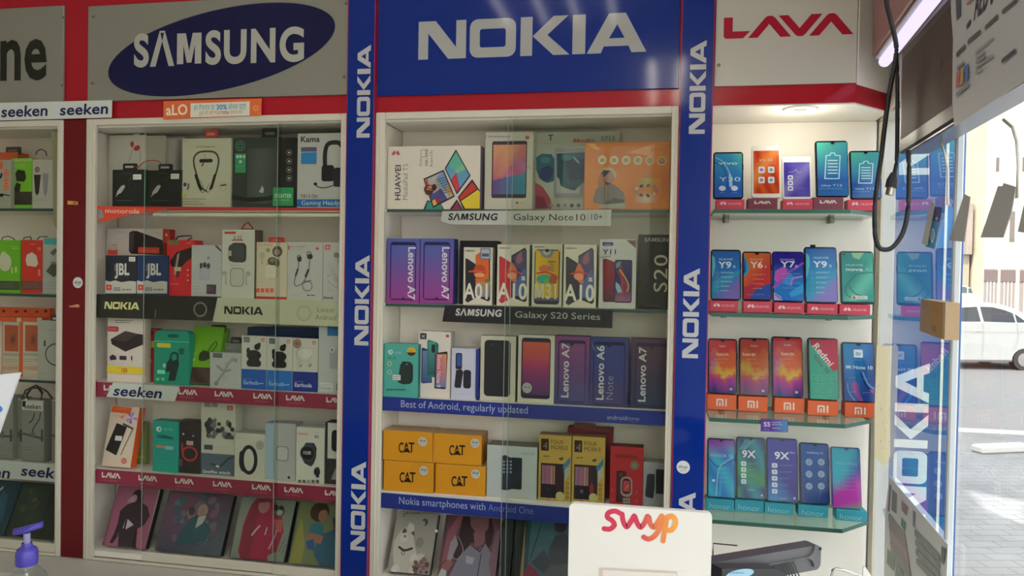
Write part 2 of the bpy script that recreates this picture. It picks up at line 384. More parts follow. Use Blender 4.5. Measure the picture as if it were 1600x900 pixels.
# red fascia behind the sign panels, with the cut-off corner at the right
RED = (.42, .012, .024)
fz = MB(); CH = [(-3.2, 0), (.512, 0), (.628, .125), (.628, .255), (-3.2, .255)]
def plan(b, pts, z0, z1, col):
    n = len(pts); b.face([(x, y, z1) for x, y in pts], col); b.face([(x, y, z0) for x, y in pts][::-1], col)
    for i in range(n):
        p, q = pts[i], pts[(i + 1) % n]; b.face([(*p, z0), (*q, z0), (*q, z1), (*p, z1)], col)
plan(fz, CH, 2.078, 2.995, RED)
struct(fz.build('trim_1', VINYL))
# white soffit under the fascia of the open shelves
sf = MB(); plan(sf, [(.141, .004), (.510, .004), (.626, .127), (.626, .25), (.141, .25)], 2.0735, 2.0777, WHITE); struct(sf.build('trim_2', PAINT))
# red pier between the two glazed cabinets
slab('trim_3', X(99.5), X(136), -.006, .0038, .645, 2.077, (.15, .006, .010), VINYL)
# plinth under the cabinets
slab('trim_4', -3.19, .14, -.16, .25, .0, .644, (.60, .59, .53))
# pale strip of metal in the corner beside the open shelves
slab('trim_7', .6255, .6315, .165, .2, .3, 2.06, (.62, .56, .40))

# =================================================================== CABINETS
def cabinet(name, label, x0, x1, xi0, xi1, panes, edge, eL, eR, pm=None):
    """x0..x1 outside of the frame, xi0..xi1 its opening"""
    t = thing(name, label, 'display cabinet', Matrix.Translation(((x0 + x1) / 2, 0, .645)), 'glazed wall cabinets')
    iv = t.matrix_world.inverted()
    def part(nm, fill, m=PAINT):
        b = MB(); fill(b); o = b.build(nm, m, t); o.matrix_parent_inverse = iv; return o
    def fr(b):
        for a, c in ((x0, xi0), (xi1, x1)):
            b.box(a, c, -.010, .004, .645, 2.077, CREAM, .002); m_ = (a + c) / 2; b.box(m_ - .002, m_ + .002, -.0125, -.009, .65, 2.07, CREAM, .001)
        b.box(xi0, xi1, -.010, .004, 2.056, 2.077, CREAM, .002); b.box(xi0, xi1, -.010, .004, .645, .652, CREAM, .002)
    part('frame', fr)
    w0, w1 = xi0 - eL, xi1 + eR
    for a in (w0 - .006, w1): part('side_panel', lambda b: b.box(a, a + .006, .005, .17, .66, 2.05, WHITE, .001))
    part('back_panel', lambda b: b.box(w0, w1, .1705, .185, .65, 2.07, WHITE, .001))
    part('top_panel', lambda b: b.box(w0, w1, .005, .17, 2.051, 2.062, WHITE, .001))
    part('bottom_panel', lambda b: b.box(w0, w1, .005, .17, .653, Z5, WHITE, .001))
    for z, e in zip((Z1, Z2, Z3, Z4), edge):
        o = part('shelf', lambda b: (b.box(w0 + .0005, w1 - .0005, .0125, .17, z - .009, z, WHITE, .001), b.box(xi0 + .001, xi1 - .001, .0118, .0126, z - .009, z, e, .0002)))
    for a, c, y in panes:
        d = part('door', lambda b: b.box(a, c, y, y + .002, .668, 2.054, (1, 1, 1), .0006), pm or PANE)
        r = MB(); r.box(a, c, y - .0008, y + .0026, .653, .683, CREAM, .001); o = r.build('rail', PAINT, d)
        r = MB(); r.box(a - .0006, a + .0006, y - .0003, y + .0023, .684, 2.05, (.32, .42, .38), .0002); o = r.build('glass_edge', PLAST, d)
    return t
GRN = (.02, .07, .06); LIGHT = (.6, .6, .55)
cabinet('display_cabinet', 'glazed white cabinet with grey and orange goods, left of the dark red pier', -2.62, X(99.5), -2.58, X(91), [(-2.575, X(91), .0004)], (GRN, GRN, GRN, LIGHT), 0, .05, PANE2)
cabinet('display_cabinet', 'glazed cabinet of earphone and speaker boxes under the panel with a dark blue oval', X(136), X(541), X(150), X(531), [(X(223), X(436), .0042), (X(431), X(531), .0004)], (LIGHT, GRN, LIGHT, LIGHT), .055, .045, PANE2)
cabinet('display_cabinet', 'glazed cabinet of phone boxes under the wide blue panel', X(585), X(1055), X(600), X(1044), [(X(797), X(1041), .0042), (X(789.5), X(1044), .0004)], (GRN, GRN, LIGHT, LIGHT), .008, .045)

# open shelf unit at the right: white back board and four glass shelves on pins
nb = MB(); nb.box(.139, .630, .24, .258, .2, 2.073, WHITE, .001)
no = tag(nb.build('shelf_unit_back', PAINT), 'white back board of the open shelves under the white panel with red lettering', 'shelf unit')
GREENEDGE = (.012, .085, .060)
for i, z in enumerate((1.791, 1.504, 1.211, .926)):
    P = [(.152, .0), (.507, .0), (.598, .098), (.598, .238), (.152, .238)]
    t = thing('glass_shelf', ('topmost glass shelf with five phones, two maroon stands among red ones', 'second glass shelf carrying five phones all on red stands',
              'third glass shelf carrying the phones on orange stands', 'lowest glass shelf carrying the phones on turquoise stands')[i], 'glass shelf', Matrix.Translation((.37, .12, z)), 'glass shelves at the right')
    iv = t.matrix_world.inverted()
    def put(b, nm, m):
        o = b.build(nm, m, t); o.matrix_parent_inverse = iv
    b = MB(); b.face([(x, y, z) for x, y in P], (1, 1, 1)); b.face([(x, y, z - .011) for x, y in P][::-1], (1, 1, 1)); put(b, 'pane', SHELF)
    b = MB()
    for k in range(5):
        p, q = P[k], P[(k + 1) % 5]; b.face([(*p, z - .011), (*q, z - .011), (*q, z), (*p, z)], GREENEDGE)
    put(b, 'polished_edge', PLAST)
    for x in (.2, .5):
        b = MB(); b.tube([(x, .239, z - .017), (x, .195, z - .017)], .006, (.35, .33, .3), 10); b.lathe([(.009, z - .0235), (.009, z - .0115)], (.3, .28, .26), x, .2, 12); put(b, 'shelf_pin', METAL)

# =================================================================== LIGHTS OF THE SHOP AND ADDED FILL TUBES
TUBE = emit_mat('fluorescent_tube', (1.0, .93, .84), TUBE_STRENGTH)
FILL_TUBE = emit_mat('added_fill_tube', (1.0, .93, .84), TUBE_STRENGTH * 3.2)  # for battens added out of view to brighten the right side
def tube_light(x, y0, y1, label, m=None):
    t = thing('tube_light', label, 'ceiling light', Matrix.Translation((x, (y0 + y1) / 2, 3.0)), 'fluorescent battens on the ceiling')
    h = (y1 - y0) / 2
    b = MB(); b.box(-.03, .03, -h, h, -.045, -.001, (.7, .7, .68), .003); b.build('batten', PAINT, t)
    b = MB(); b.tube([(0, -h + .02, -.062), (0, h - .02, -.062)], .016, (1, 1, 1), 10); b.build('tube', m or TUBE, t)
for k, x in enumerate((-.81, -.61, -.44, -.25)): tube_light(x, -1.92, -.72, 'fluorescent batten over the cabinets, %s of the close row' % ('first', 'second', 'third', 'fourth')[k])
for k, x in enumerate((-.06, .12)): tube_light(x, -3.9, -2.7, 'added unseen fill batten near the shop window, %s from the window' % ('second', 'first')[k], FILL_TUBE)
# recessed downlight in the soffit of the open shelves
p = onZ(1250, 170, 2.0733)
t = thing('downlight', 'round recessed downlight in the white soffit above the open shelves', 'downlight', Matrix.Translation(p))
b = MB(); b.lathe([(.026, .001), (.030, -.006), (.046, -.004), (.048, 0)], (.7, .68, .62)); b.build('rim', PAINT, t)
b = MB(); b.lathe([(.0, -.002), (.018, -.003), (.026, -.0005)], (.45, .43, .38)); b.build('lens', METAL, t)
lp = bpy.data.lights.new('downlight_lamp', 'POINT'); lp.energy = SPOT_POWER; lp.color = (1, .92, .76); lp.shadow_soft_size = .045
lo = bpy.data.objects.new('downlight_lamp', lp); COL.objects.link(lo); lo.parent = t; lo.location = (0, 0, -.055)

# =================================================================== SIGN PANELS ALONG THE TOP
def panel(name, label, cat, x0, x1, z0, z1, y0, col, m=VINYL, core=None, inset=0):
    """a board in the facade plane; returns a builder whose front is y0"""
    b = MB(frame(Vector(((x0 + x1) / 2, y0, z0)))); w = (x1 - x0) / 2
    if core: b.box(-w, w, 0, abs(y0) - .0003, 0, z1 - z0, core, .0005); b.box(-w + inset, w - inset, -.001, .0004, 0, z1 - z0, col, .0003); b.y0 = -.001
    else: b.box(-w, w, 0, abs(y0) - .0003, 0, z1 - z0, col, .001)
    def done(): b.ob = tag(b.build(name, m), label, cat); return b.ob
    def part(nm, mm=None):
        p = MB(b.M); p.y0 = b.y0 - .0004; p.fin = lambda: p.build(nm, mm or m, b.ob); return p
    b.done = done; b.part = part; return b
PW_SHADED = (.26, .255, .215); NAVY = (.008, .009, .06); BLUE = (.003, .024, .23)  # white of the left boards is darkened to imitate weaker light there
def screws(b, pts):
    for x, y in pts:
        s_ = MB(b.M); lx, lz = s_.px(x, y); s_.lathe([(.0045, 0), (.0045, .002), (.003, .003), (0, .0032)], (.25, .23, .18), 0, 0, 12)
        s_.v = [(lx + a, -c + b.y0, lz + d) for a, d, c in s_.v]; s_.build('screw', METAL, b.ob)
b = panel('signboard', 'white panel greyed for dim light with two black letters, cut by the left photo edge', 'sign panel', -2.62, X(99.5) - .001, onY(60, 161).z, onY(60, 12).z, -.008, PW_SHADED); b.done()
p = b.part('lettering'); p.tx('ne', -2.5, 124, 74, (.02, .02, .015), w=76, st='b'); p.fin(); screws(b, [(99, 27), (97, 133)])
b = panel('signboard', 'white panel greyed for dim light, bearing a tilted dark blue oval', 'sign panel', X(137), X(542), onY(340, 154).z, onY(340, .5).z, -.008, PW_SHADED); b.done()
p = b.part('oval_emblem'); p.el(341, 78.5, 179, 57, NAVY, 72, 9.5); p.y0 -= .0003; p.tx('SΛMSUNG', 209, 103, 42, (.45, .45, .40), w=259, st='h', sp=.07); p.fin()
screws(b, [(146, 26), (145, 130), (538, 120), (541, 5)])
b = panel('signboard', 'wide glossy blue panel with large pale lettering', 'sign panel', X(586.5), X(1053.5), onY(826, 145).z, 2.62, -.008, BLUE); b.done()
p = b.part('lettering'); p.wm(NOKIA, 653.5, 93.5, 56.5, (.42, .43, .42), 337); p.fin()
b = panel('signboard', 'white panel with red angular lettering above the open shelves', 'sign panel', X(1109), .511, onY(1225, 133).z, 2.62, -.008, (.56, .545, .48)); b.done()
p = b.part('lettering'); p.wm(LAVA, 1130.5, 61, 34, (.42, .012, .035), 197); p.fin(); screws(b, [(1123, 102)])
# white end board on the cut-off corner, and its lighter red band is the fascia itself
eb = MB(); d = Vector((.116, .125, 0)).normalized(); n_ = Vector((d.y, -d.x, 0))
o_ = Vector((.512, 0, 0)); L_ = math.hypot(.116, .125)
M_ = Matrix(((d.x, -n_.x, 0, o_.x), (d.y, -n_.y, 0, o_.y), (0, 0, 1, 2.125), (0, 0, 0, 1)))
eb = MB(M_); eb.box(0, L_, -.006, -.0003, 0, .49, WHITE, .001); tag(eb.build('end_board', PAINT), 'plain white end board on the slanting corner right of the red lettering', 'board')

# tall blue boards with the lettering running upward
def vertical(label, px0, px1, words):
    b = panel('vertical_sign', label, 'vertical sign', X(px0) + .0012, X(px1) - .0012, .3, 2.7, -.02, BLUE, core=(.36, .03, .09), inset=.0028); b.done(); b.ob['group'] = 'tall blue boards'
    for (x, y, h, L) in words:
        p = b.part('lettering'); p.wm(NOKIA, x, y, h, (.50, .51, .52), L, rot=90); p.fin()
    return b
vertical('tall blue board between the two left cabinets, lettering running upward', 541, 585,
         [(577.5, 215, 20.5, 137), (575.5, 540, 22, 134), (570, 861, 22.5, 133)])
b = vertical('tall blue board left of the open glass shelves, with a round white sticker', 1055, 1107.5,
         [(1101, 209, 25, 150), (1090.5, 560, 25, 145), (1084, 902, 26, 137)])
p = MB(b.M); p.y0 = -.0016; p.el(1067.5, 730, 10.5, 10.5, (.62, .62, .6)); p.el(1067.5, 729, 9, 9, (.66, .66, .64)); p.tx('alo.pp', 1067, 731, 4.5, (.08, .1, .2), w=14, st='b', al='c', sh=.2); p.scrib(1062, 733, 1074, 737, 2, (.25, .25, .3)); p.build('round_sticker', CARD, b.ob)

# =================================================================== STRIPS AND STICKERS ON THE LEFT FRONT
def flat(name, label, cat, pts, col, y0=-.0135, th=.0012, m=CARD, group=None):
    """a stiff sheet in front of the cabinets, outline in photo pixels; returns its builder (front = print plane)"""
    c = onY(sum(p[0] for p in pts) / len(pts), sum(p[1] for p in pts) / len(pts), y0)
    b = MB(frame(c)); P = [b.px(*p) for p in pts]
    if sum(P[i][0] * P[(i + 1) % len(P)][1] - P[(i + 1) % len(P)][0] * P[i][1] for i in range(len(P))) < 0: P = P[::-1]
    b.prism(P, 0, th, col)
    b.done = lambda: tag(b.build(name, m), label, cat, group); return b
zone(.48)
INK = '16163e'
b = flat('sign_strip', 'white strip with two dark blue words across the red pier at the left top', 'sign strip', [(-14, 161), (175, 156.5), (174.5, 183.5), (-14, 188.5)], '9aa09c', -.0135)
b.tx('seeken', 1.5, 183, 14, INK, 73, 'b', sh=.08, rot=.5); b.tx('seeken', 93, 180, 14, INK, 76, 'b', sh=.08, rot=.5); b.done()
b = flat('sign_strip', 'orange strip with a white text box above the left cabinet', 'sign strip', [(255.5, 158), (409, 153.5), (408, 180), (255, 186.5)], 'a8502c', -.0135)
b.tx('aLO', 259.5, 180, 14, 'b4aa96', 34, 'b', rot=.6); b.pg([(298, 161.5), (390.5, 158.5), (390, 180.5), (297.5, 183.5)], 'a3a396')
b.tx(['हर', ' ', 'रीचार्ज', ' ', 'पर', ' '], 303, 172.5, 7, '2a6f86', 34, rot=.75); b.tx('30%', 338, 171.5, 7, '1c5f96', 17, 'b', rot=.75); b.tx(['बोनस', ' ', 'पाएं!'], 357, 171, 7, '2a6f86', 28, rot=.75)
b.tx(['दूसरे', ' ', 'के', ' ', 'लिए'], 311, 180, 5, '8a6a5c', 23, rot=.75); b.tx('*131*000#', 336, 179, 4.5, '8a5a4c', 22, 'b', rot=.75); b.tx(['डायल', ' ', 'करें'], 360, 178.3, 5, '8a6a5c', 19, rot=.75)
for k in range(8): a = k * .785; b.ln([(400 + 2 * math.cos(a), 169 + 2 * math.sin(a)), (400 + 5 * math.cos(a), 169 + 5 * math.sin(a))], 1.2, 'c08a50')
b.done()
b = flat('sticker', 'small yellowish price label high on the dark red pier', 'sticker', [(105.5, 313.5), (121.5, 315), (121.5, 320), (105.5, 319.5)], '9a7a40', -.0067, .0006); b.q(114, 316, 120, 318.5, '6a3a20'); b.done()
b = flat('sticker', 'round white sticker in the middle of the dark red pier', 'sticker', [(121.5 + 7.6 * math.cos(k * .2618), 441.5 + 8.6 * math.sin(k * .2618)) for k in range(24)], 'a0a4a0', -.0067, .0006)
b.tx('alo.pp', 121.5, 443, 4.5, '2c3444', 10, 'b', al='c', sh=.2); b.scrib(117, 444, 126, 447, 1, '50565a'); b.done()
b = flat('sticker', 'torn remnant of a pale sticker below the round one on the red pier', 'sticker', [(107.5, 478.5), (116, 476.5), (121, 475), (124.5, 477.5), (122.5, 480.5), (119, 480), (109, 480)], '9a6a50', -.0066, .0005); b.done()

# =================================================================== GOODS IN THE LEFT CABINETS
def tab(b, x0, y0, x1, y1, col, hole='55554c', label=None):
    p = b.part('hang_tab', label=label); p.y0 = .0; c0 = p.px(x0, y1); c1 = p.px(x1, y0); w, h = c1[0] - c0[0], c1[1] - c0[1]
    p.prism(rrpts(c0[0], c0[1] - .002, c1[0], c1[1], h * .22, 3), .003, .0042, col); p.y0 = .003
    p.rr(x0 + (x1 - x0) * .2, y0 + (y1 - y0) * .38, x1 - (x1 - x0) * .2, y0 + (y1 - y0) * .66, 1.2, hole); return p.fin()
def handle(b, pts, r=.0016, col='1c1c1a', nm='handle'):
    p = b.part(nm, RUBBER); p.y0 = .006; q = [p.px(*t) for t in pts]; p.tube([(x, .006, z) for x, z in q], r, col, 6); return p.fin()
def price(b, x0, y0, x1, y1, col='b4b4ac'):
    p = b.part('price_sticker'); p.q(x0, y0, x1, y1, col); p.scrib(x0 + 1, y0 + 1.5, x1 - .5, y1 - 1, 2, '50504c'); return p.fin()
def label(b, nm, fn, m=None):
    p = b.part(nm, m); fn(p); return p.fin()
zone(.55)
GL_ = 'goods behind glass'
# ---- far left cabinet (cut by the photo edge)
G = 'boxes in the far left cabinet'
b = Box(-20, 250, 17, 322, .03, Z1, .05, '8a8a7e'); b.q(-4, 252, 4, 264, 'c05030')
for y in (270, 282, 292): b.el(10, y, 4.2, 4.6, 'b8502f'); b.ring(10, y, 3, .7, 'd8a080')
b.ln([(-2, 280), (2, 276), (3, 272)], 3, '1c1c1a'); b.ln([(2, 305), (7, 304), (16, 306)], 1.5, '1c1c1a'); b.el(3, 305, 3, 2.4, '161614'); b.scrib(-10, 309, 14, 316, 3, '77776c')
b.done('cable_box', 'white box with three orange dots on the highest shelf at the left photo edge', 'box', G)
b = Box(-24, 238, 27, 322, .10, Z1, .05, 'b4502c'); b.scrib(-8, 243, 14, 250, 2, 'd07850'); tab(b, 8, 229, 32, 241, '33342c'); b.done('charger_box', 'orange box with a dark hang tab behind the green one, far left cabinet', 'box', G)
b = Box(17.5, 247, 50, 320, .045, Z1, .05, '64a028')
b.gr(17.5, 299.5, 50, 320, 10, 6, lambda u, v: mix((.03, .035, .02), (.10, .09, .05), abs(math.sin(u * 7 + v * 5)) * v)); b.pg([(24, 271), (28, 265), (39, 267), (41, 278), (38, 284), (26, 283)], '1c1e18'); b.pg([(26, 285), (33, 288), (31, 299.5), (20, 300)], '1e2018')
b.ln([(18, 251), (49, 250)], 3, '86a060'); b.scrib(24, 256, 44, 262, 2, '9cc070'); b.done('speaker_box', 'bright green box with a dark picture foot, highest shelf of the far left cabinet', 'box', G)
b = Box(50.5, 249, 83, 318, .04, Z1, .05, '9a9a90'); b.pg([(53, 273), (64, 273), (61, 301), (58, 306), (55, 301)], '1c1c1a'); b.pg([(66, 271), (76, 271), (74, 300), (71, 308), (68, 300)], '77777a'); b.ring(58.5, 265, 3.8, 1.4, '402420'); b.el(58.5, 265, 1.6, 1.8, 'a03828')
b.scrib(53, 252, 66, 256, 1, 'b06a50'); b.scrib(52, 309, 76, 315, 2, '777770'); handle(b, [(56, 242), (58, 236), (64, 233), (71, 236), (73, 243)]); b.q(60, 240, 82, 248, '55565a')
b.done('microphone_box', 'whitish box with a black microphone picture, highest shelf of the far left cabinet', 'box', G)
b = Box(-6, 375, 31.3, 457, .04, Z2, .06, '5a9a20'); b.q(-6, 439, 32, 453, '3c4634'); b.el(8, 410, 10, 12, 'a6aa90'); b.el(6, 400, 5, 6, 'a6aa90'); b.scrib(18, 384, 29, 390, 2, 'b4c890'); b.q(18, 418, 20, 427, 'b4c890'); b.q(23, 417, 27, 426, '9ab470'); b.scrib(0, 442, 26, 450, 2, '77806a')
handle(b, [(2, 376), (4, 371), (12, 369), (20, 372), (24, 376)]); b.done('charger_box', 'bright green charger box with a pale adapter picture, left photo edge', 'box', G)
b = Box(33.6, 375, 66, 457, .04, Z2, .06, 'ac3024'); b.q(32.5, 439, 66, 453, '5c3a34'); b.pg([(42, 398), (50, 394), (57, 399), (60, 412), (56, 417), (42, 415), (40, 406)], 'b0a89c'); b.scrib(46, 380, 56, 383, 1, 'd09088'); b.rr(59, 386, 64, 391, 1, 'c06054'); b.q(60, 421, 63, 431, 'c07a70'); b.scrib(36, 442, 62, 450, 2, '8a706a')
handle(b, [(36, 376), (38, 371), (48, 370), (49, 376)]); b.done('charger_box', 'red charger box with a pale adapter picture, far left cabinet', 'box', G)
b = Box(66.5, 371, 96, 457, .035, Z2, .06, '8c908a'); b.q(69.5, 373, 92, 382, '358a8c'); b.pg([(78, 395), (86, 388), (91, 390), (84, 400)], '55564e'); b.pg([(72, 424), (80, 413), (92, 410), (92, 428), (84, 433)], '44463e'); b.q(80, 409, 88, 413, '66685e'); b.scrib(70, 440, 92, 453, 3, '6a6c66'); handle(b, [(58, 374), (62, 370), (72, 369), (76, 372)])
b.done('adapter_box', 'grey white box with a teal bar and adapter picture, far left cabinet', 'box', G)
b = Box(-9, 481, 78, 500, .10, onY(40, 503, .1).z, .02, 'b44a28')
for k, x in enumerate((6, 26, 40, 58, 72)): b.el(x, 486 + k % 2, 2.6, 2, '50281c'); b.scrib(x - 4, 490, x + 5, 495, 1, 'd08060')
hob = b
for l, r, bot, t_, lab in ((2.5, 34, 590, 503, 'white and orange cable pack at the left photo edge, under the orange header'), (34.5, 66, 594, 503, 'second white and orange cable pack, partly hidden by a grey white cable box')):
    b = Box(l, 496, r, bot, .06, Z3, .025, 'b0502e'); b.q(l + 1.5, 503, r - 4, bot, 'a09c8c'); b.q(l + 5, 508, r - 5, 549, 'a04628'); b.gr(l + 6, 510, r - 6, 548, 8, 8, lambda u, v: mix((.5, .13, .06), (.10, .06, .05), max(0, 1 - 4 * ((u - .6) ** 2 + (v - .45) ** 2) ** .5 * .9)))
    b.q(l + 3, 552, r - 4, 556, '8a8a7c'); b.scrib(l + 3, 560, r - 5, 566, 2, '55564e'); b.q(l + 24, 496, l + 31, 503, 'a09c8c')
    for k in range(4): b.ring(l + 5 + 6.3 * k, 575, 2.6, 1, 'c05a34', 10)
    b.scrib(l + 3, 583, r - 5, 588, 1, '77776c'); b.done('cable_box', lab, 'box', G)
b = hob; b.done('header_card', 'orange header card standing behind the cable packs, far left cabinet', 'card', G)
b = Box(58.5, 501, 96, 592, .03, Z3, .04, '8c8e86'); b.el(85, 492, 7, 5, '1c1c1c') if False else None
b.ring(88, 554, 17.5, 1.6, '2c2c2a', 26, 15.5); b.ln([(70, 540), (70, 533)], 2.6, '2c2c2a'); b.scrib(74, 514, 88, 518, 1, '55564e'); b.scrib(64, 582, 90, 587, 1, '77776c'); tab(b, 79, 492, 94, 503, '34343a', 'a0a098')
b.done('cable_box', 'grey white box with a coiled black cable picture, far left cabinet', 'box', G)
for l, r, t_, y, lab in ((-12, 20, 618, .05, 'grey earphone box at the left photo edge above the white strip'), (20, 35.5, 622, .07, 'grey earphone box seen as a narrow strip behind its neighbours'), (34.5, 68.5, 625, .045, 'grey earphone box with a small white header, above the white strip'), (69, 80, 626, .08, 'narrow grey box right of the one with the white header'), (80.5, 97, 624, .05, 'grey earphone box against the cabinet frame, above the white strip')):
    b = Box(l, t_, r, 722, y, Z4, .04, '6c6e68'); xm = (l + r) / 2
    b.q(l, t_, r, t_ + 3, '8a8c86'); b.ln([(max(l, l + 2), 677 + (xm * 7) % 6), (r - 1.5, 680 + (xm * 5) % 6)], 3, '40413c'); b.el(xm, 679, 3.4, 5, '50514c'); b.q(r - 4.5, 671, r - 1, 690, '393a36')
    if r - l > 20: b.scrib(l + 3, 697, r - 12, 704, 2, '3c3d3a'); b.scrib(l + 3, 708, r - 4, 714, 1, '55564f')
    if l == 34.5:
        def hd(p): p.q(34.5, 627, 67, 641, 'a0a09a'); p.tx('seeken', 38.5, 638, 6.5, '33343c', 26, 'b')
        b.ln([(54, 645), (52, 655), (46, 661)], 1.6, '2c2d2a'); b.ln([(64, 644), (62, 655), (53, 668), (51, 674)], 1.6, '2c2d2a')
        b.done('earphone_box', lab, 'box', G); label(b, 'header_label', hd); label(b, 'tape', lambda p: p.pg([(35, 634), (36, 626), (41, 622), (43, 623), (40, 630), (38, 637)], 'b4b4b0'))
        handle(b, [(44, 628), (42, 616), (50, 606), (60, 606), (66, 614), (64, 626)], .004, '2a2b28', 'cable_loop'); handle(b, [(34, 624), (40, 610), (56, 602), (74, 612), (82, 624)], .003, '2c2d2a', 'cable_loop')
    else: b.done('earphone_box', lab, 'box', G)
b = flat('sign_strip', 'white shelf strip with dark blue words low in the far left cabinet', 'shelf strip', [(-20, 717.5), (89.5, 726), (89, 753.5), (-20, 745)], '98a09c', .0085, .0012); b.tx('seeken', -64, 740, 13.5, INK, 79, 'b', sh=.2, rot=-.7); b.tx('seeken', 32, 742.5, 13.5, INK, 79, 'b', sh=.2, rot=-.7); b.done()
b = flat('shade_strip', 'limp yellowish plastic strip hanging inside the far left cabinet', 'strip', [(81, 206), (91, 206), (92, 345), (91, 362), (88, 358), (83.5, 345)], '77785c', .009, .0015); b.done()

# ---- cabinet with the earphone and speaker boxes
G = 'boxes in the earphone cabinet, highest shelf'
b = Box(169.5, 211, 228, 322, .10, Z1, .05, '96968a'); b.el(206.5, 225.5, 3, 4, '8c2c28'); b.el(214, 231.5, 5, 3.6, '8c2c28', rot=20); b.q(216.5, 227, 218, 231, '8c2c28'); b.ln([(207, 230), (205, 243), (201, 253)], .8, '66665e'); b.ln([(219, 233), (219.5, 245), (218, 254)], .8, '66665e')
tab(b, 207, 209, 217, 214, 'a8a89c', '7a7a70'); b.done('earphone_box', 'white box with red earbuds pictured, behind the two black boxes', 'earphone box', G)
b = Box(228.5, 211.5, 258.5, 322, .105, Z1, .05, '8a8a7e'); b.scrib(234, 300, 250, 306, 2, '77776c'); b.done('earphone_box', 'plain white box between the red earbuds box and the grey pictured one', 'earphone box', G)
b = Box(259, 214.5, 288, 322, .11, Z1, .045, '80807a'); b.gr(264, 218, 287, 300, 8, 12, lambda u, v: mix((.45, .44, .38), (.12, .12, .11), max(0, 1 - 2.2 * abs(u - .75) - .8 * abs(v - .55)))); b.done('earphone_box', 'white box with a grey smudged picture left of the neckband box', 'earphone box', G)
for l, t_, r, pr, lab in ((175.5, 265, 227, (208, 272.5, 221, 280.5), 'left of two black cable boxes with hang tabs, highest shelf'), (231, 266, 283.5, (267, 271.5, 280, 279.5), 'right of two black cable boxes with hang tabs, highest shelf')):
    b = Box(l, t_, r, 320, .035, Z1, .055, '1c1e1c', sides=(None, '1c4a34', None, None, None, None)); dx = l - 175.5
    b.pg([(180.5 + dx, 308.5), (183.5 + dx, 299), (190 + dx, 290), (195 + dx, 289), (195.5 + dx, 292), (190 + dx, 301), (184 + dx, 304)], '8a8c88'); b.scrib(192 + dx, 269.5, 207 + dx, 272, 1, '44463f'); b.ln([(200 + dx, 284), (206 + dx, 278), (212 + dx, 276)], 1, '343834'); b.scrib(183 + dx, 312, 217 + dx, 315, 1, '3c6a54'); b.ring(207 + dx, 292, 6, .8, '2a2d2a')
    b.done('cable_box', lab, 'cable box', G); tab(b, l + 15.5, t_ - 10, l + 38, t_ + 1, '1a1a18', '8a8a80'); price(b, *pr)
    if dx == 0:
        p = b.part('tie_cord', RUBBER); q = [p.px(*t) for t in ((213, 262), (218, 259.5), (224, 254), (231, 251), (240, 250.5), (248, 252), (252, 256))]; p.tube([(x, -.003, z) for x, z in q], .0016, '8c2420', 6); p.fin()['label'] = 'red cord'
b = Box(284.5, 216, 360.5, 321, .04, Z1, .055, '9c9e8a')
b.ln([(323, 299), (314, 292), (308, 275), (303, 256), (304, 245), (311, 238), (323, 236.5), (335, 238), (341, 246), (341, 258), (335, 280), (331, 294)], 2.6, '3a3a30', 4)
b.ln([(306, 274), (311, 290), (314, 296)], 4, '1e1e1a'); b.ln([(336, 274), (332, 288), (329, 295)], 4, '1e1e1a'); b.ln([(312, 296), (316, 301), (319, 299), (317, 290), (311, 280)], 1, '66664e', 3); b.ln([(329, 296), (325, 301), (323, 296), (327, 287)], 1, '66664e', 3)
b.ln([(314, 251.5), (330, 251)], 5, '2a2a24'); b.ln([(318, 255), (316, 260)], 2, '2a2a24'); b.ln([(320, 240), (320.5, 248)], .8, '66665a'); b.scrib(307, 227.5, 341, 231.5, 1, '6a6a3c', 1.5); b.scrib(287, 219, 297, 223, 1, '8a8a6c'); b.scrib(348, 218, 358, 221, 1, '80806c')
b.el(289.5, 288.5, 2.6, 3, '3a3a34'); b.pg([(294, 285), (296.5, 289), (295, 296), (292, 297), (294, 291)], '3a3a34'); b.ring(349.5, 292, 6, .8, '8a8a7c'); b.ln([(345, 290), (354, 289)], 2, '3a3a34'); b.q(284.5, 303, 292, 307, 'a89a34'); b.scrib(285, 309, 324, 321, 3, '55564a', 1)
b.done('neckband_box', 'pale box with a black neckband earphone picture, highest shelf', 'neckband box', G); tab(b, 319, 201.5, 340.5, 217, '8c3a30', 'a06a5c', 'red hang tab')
b = Box(361, 215, 436, 321, .05, Z1, .05, '2e3430'); b.ring(375.5, 228, 7.5, 1.2, '3c7a5c'); b.ring(375.5, 228, 4, 1.4, '3c7a5c'); b.q(367.5, 240, 384, 270, '2f7a52'); b.q(369, 242.5, 373, 247, '9aaaa0'); b.q(374, 242.5, 378, 247, '9aaaa0'); b.q(380, 242.5, 383, 247, '9aaaa0'); b.q(374, 250.5, 378, 255, '9aaaa0'); b.scrib(369, 258, 382, 262, 1, '5a9a7a')
b.gr(386, 232, 435, 318, 8, 10, lambda u, v: mix((.10, .125, .115), (.055, .065, .06), abs(u - .45) * 1.7)); b.pg([(405, 300), (410, 290), (413, 296), (411, 302)], '8a948c'); b.pg([(362, 303), (385, 309), (420, 307), (434, 300), (434, 312), (395, 316), (362, 312)], '1c201e'); b.done('headset_box', 'dark translucent box with a green badge at its upper corner', 'headset box', G); tab(b, 408.5, 200.5, 434.5, 216, '23241f', '5a5c54')
b = Box(436.5, 215.5, 465, 322, .045, Z1, .05, '1f2020')
for k, y in enumerate((238.5, 252, 265.5, 278.5)): b.ring(452, y, 4.4, .8, '70706c'); b.el(452, y, 1.8, 1.5, '9a9a94')
b.done('headset_box', 'black box with a column of round icons and a green foot label', 'headset box', G)
def fl(p): p.q(426.5, 293, 458.5, 322, '2c8050'); p.tx('FIGHTER', 429.5, 309, 5.5, 'a0c4aa', 26, 'b'); p.scrib(429, 311, 455, 314, 1, '8ab49a')
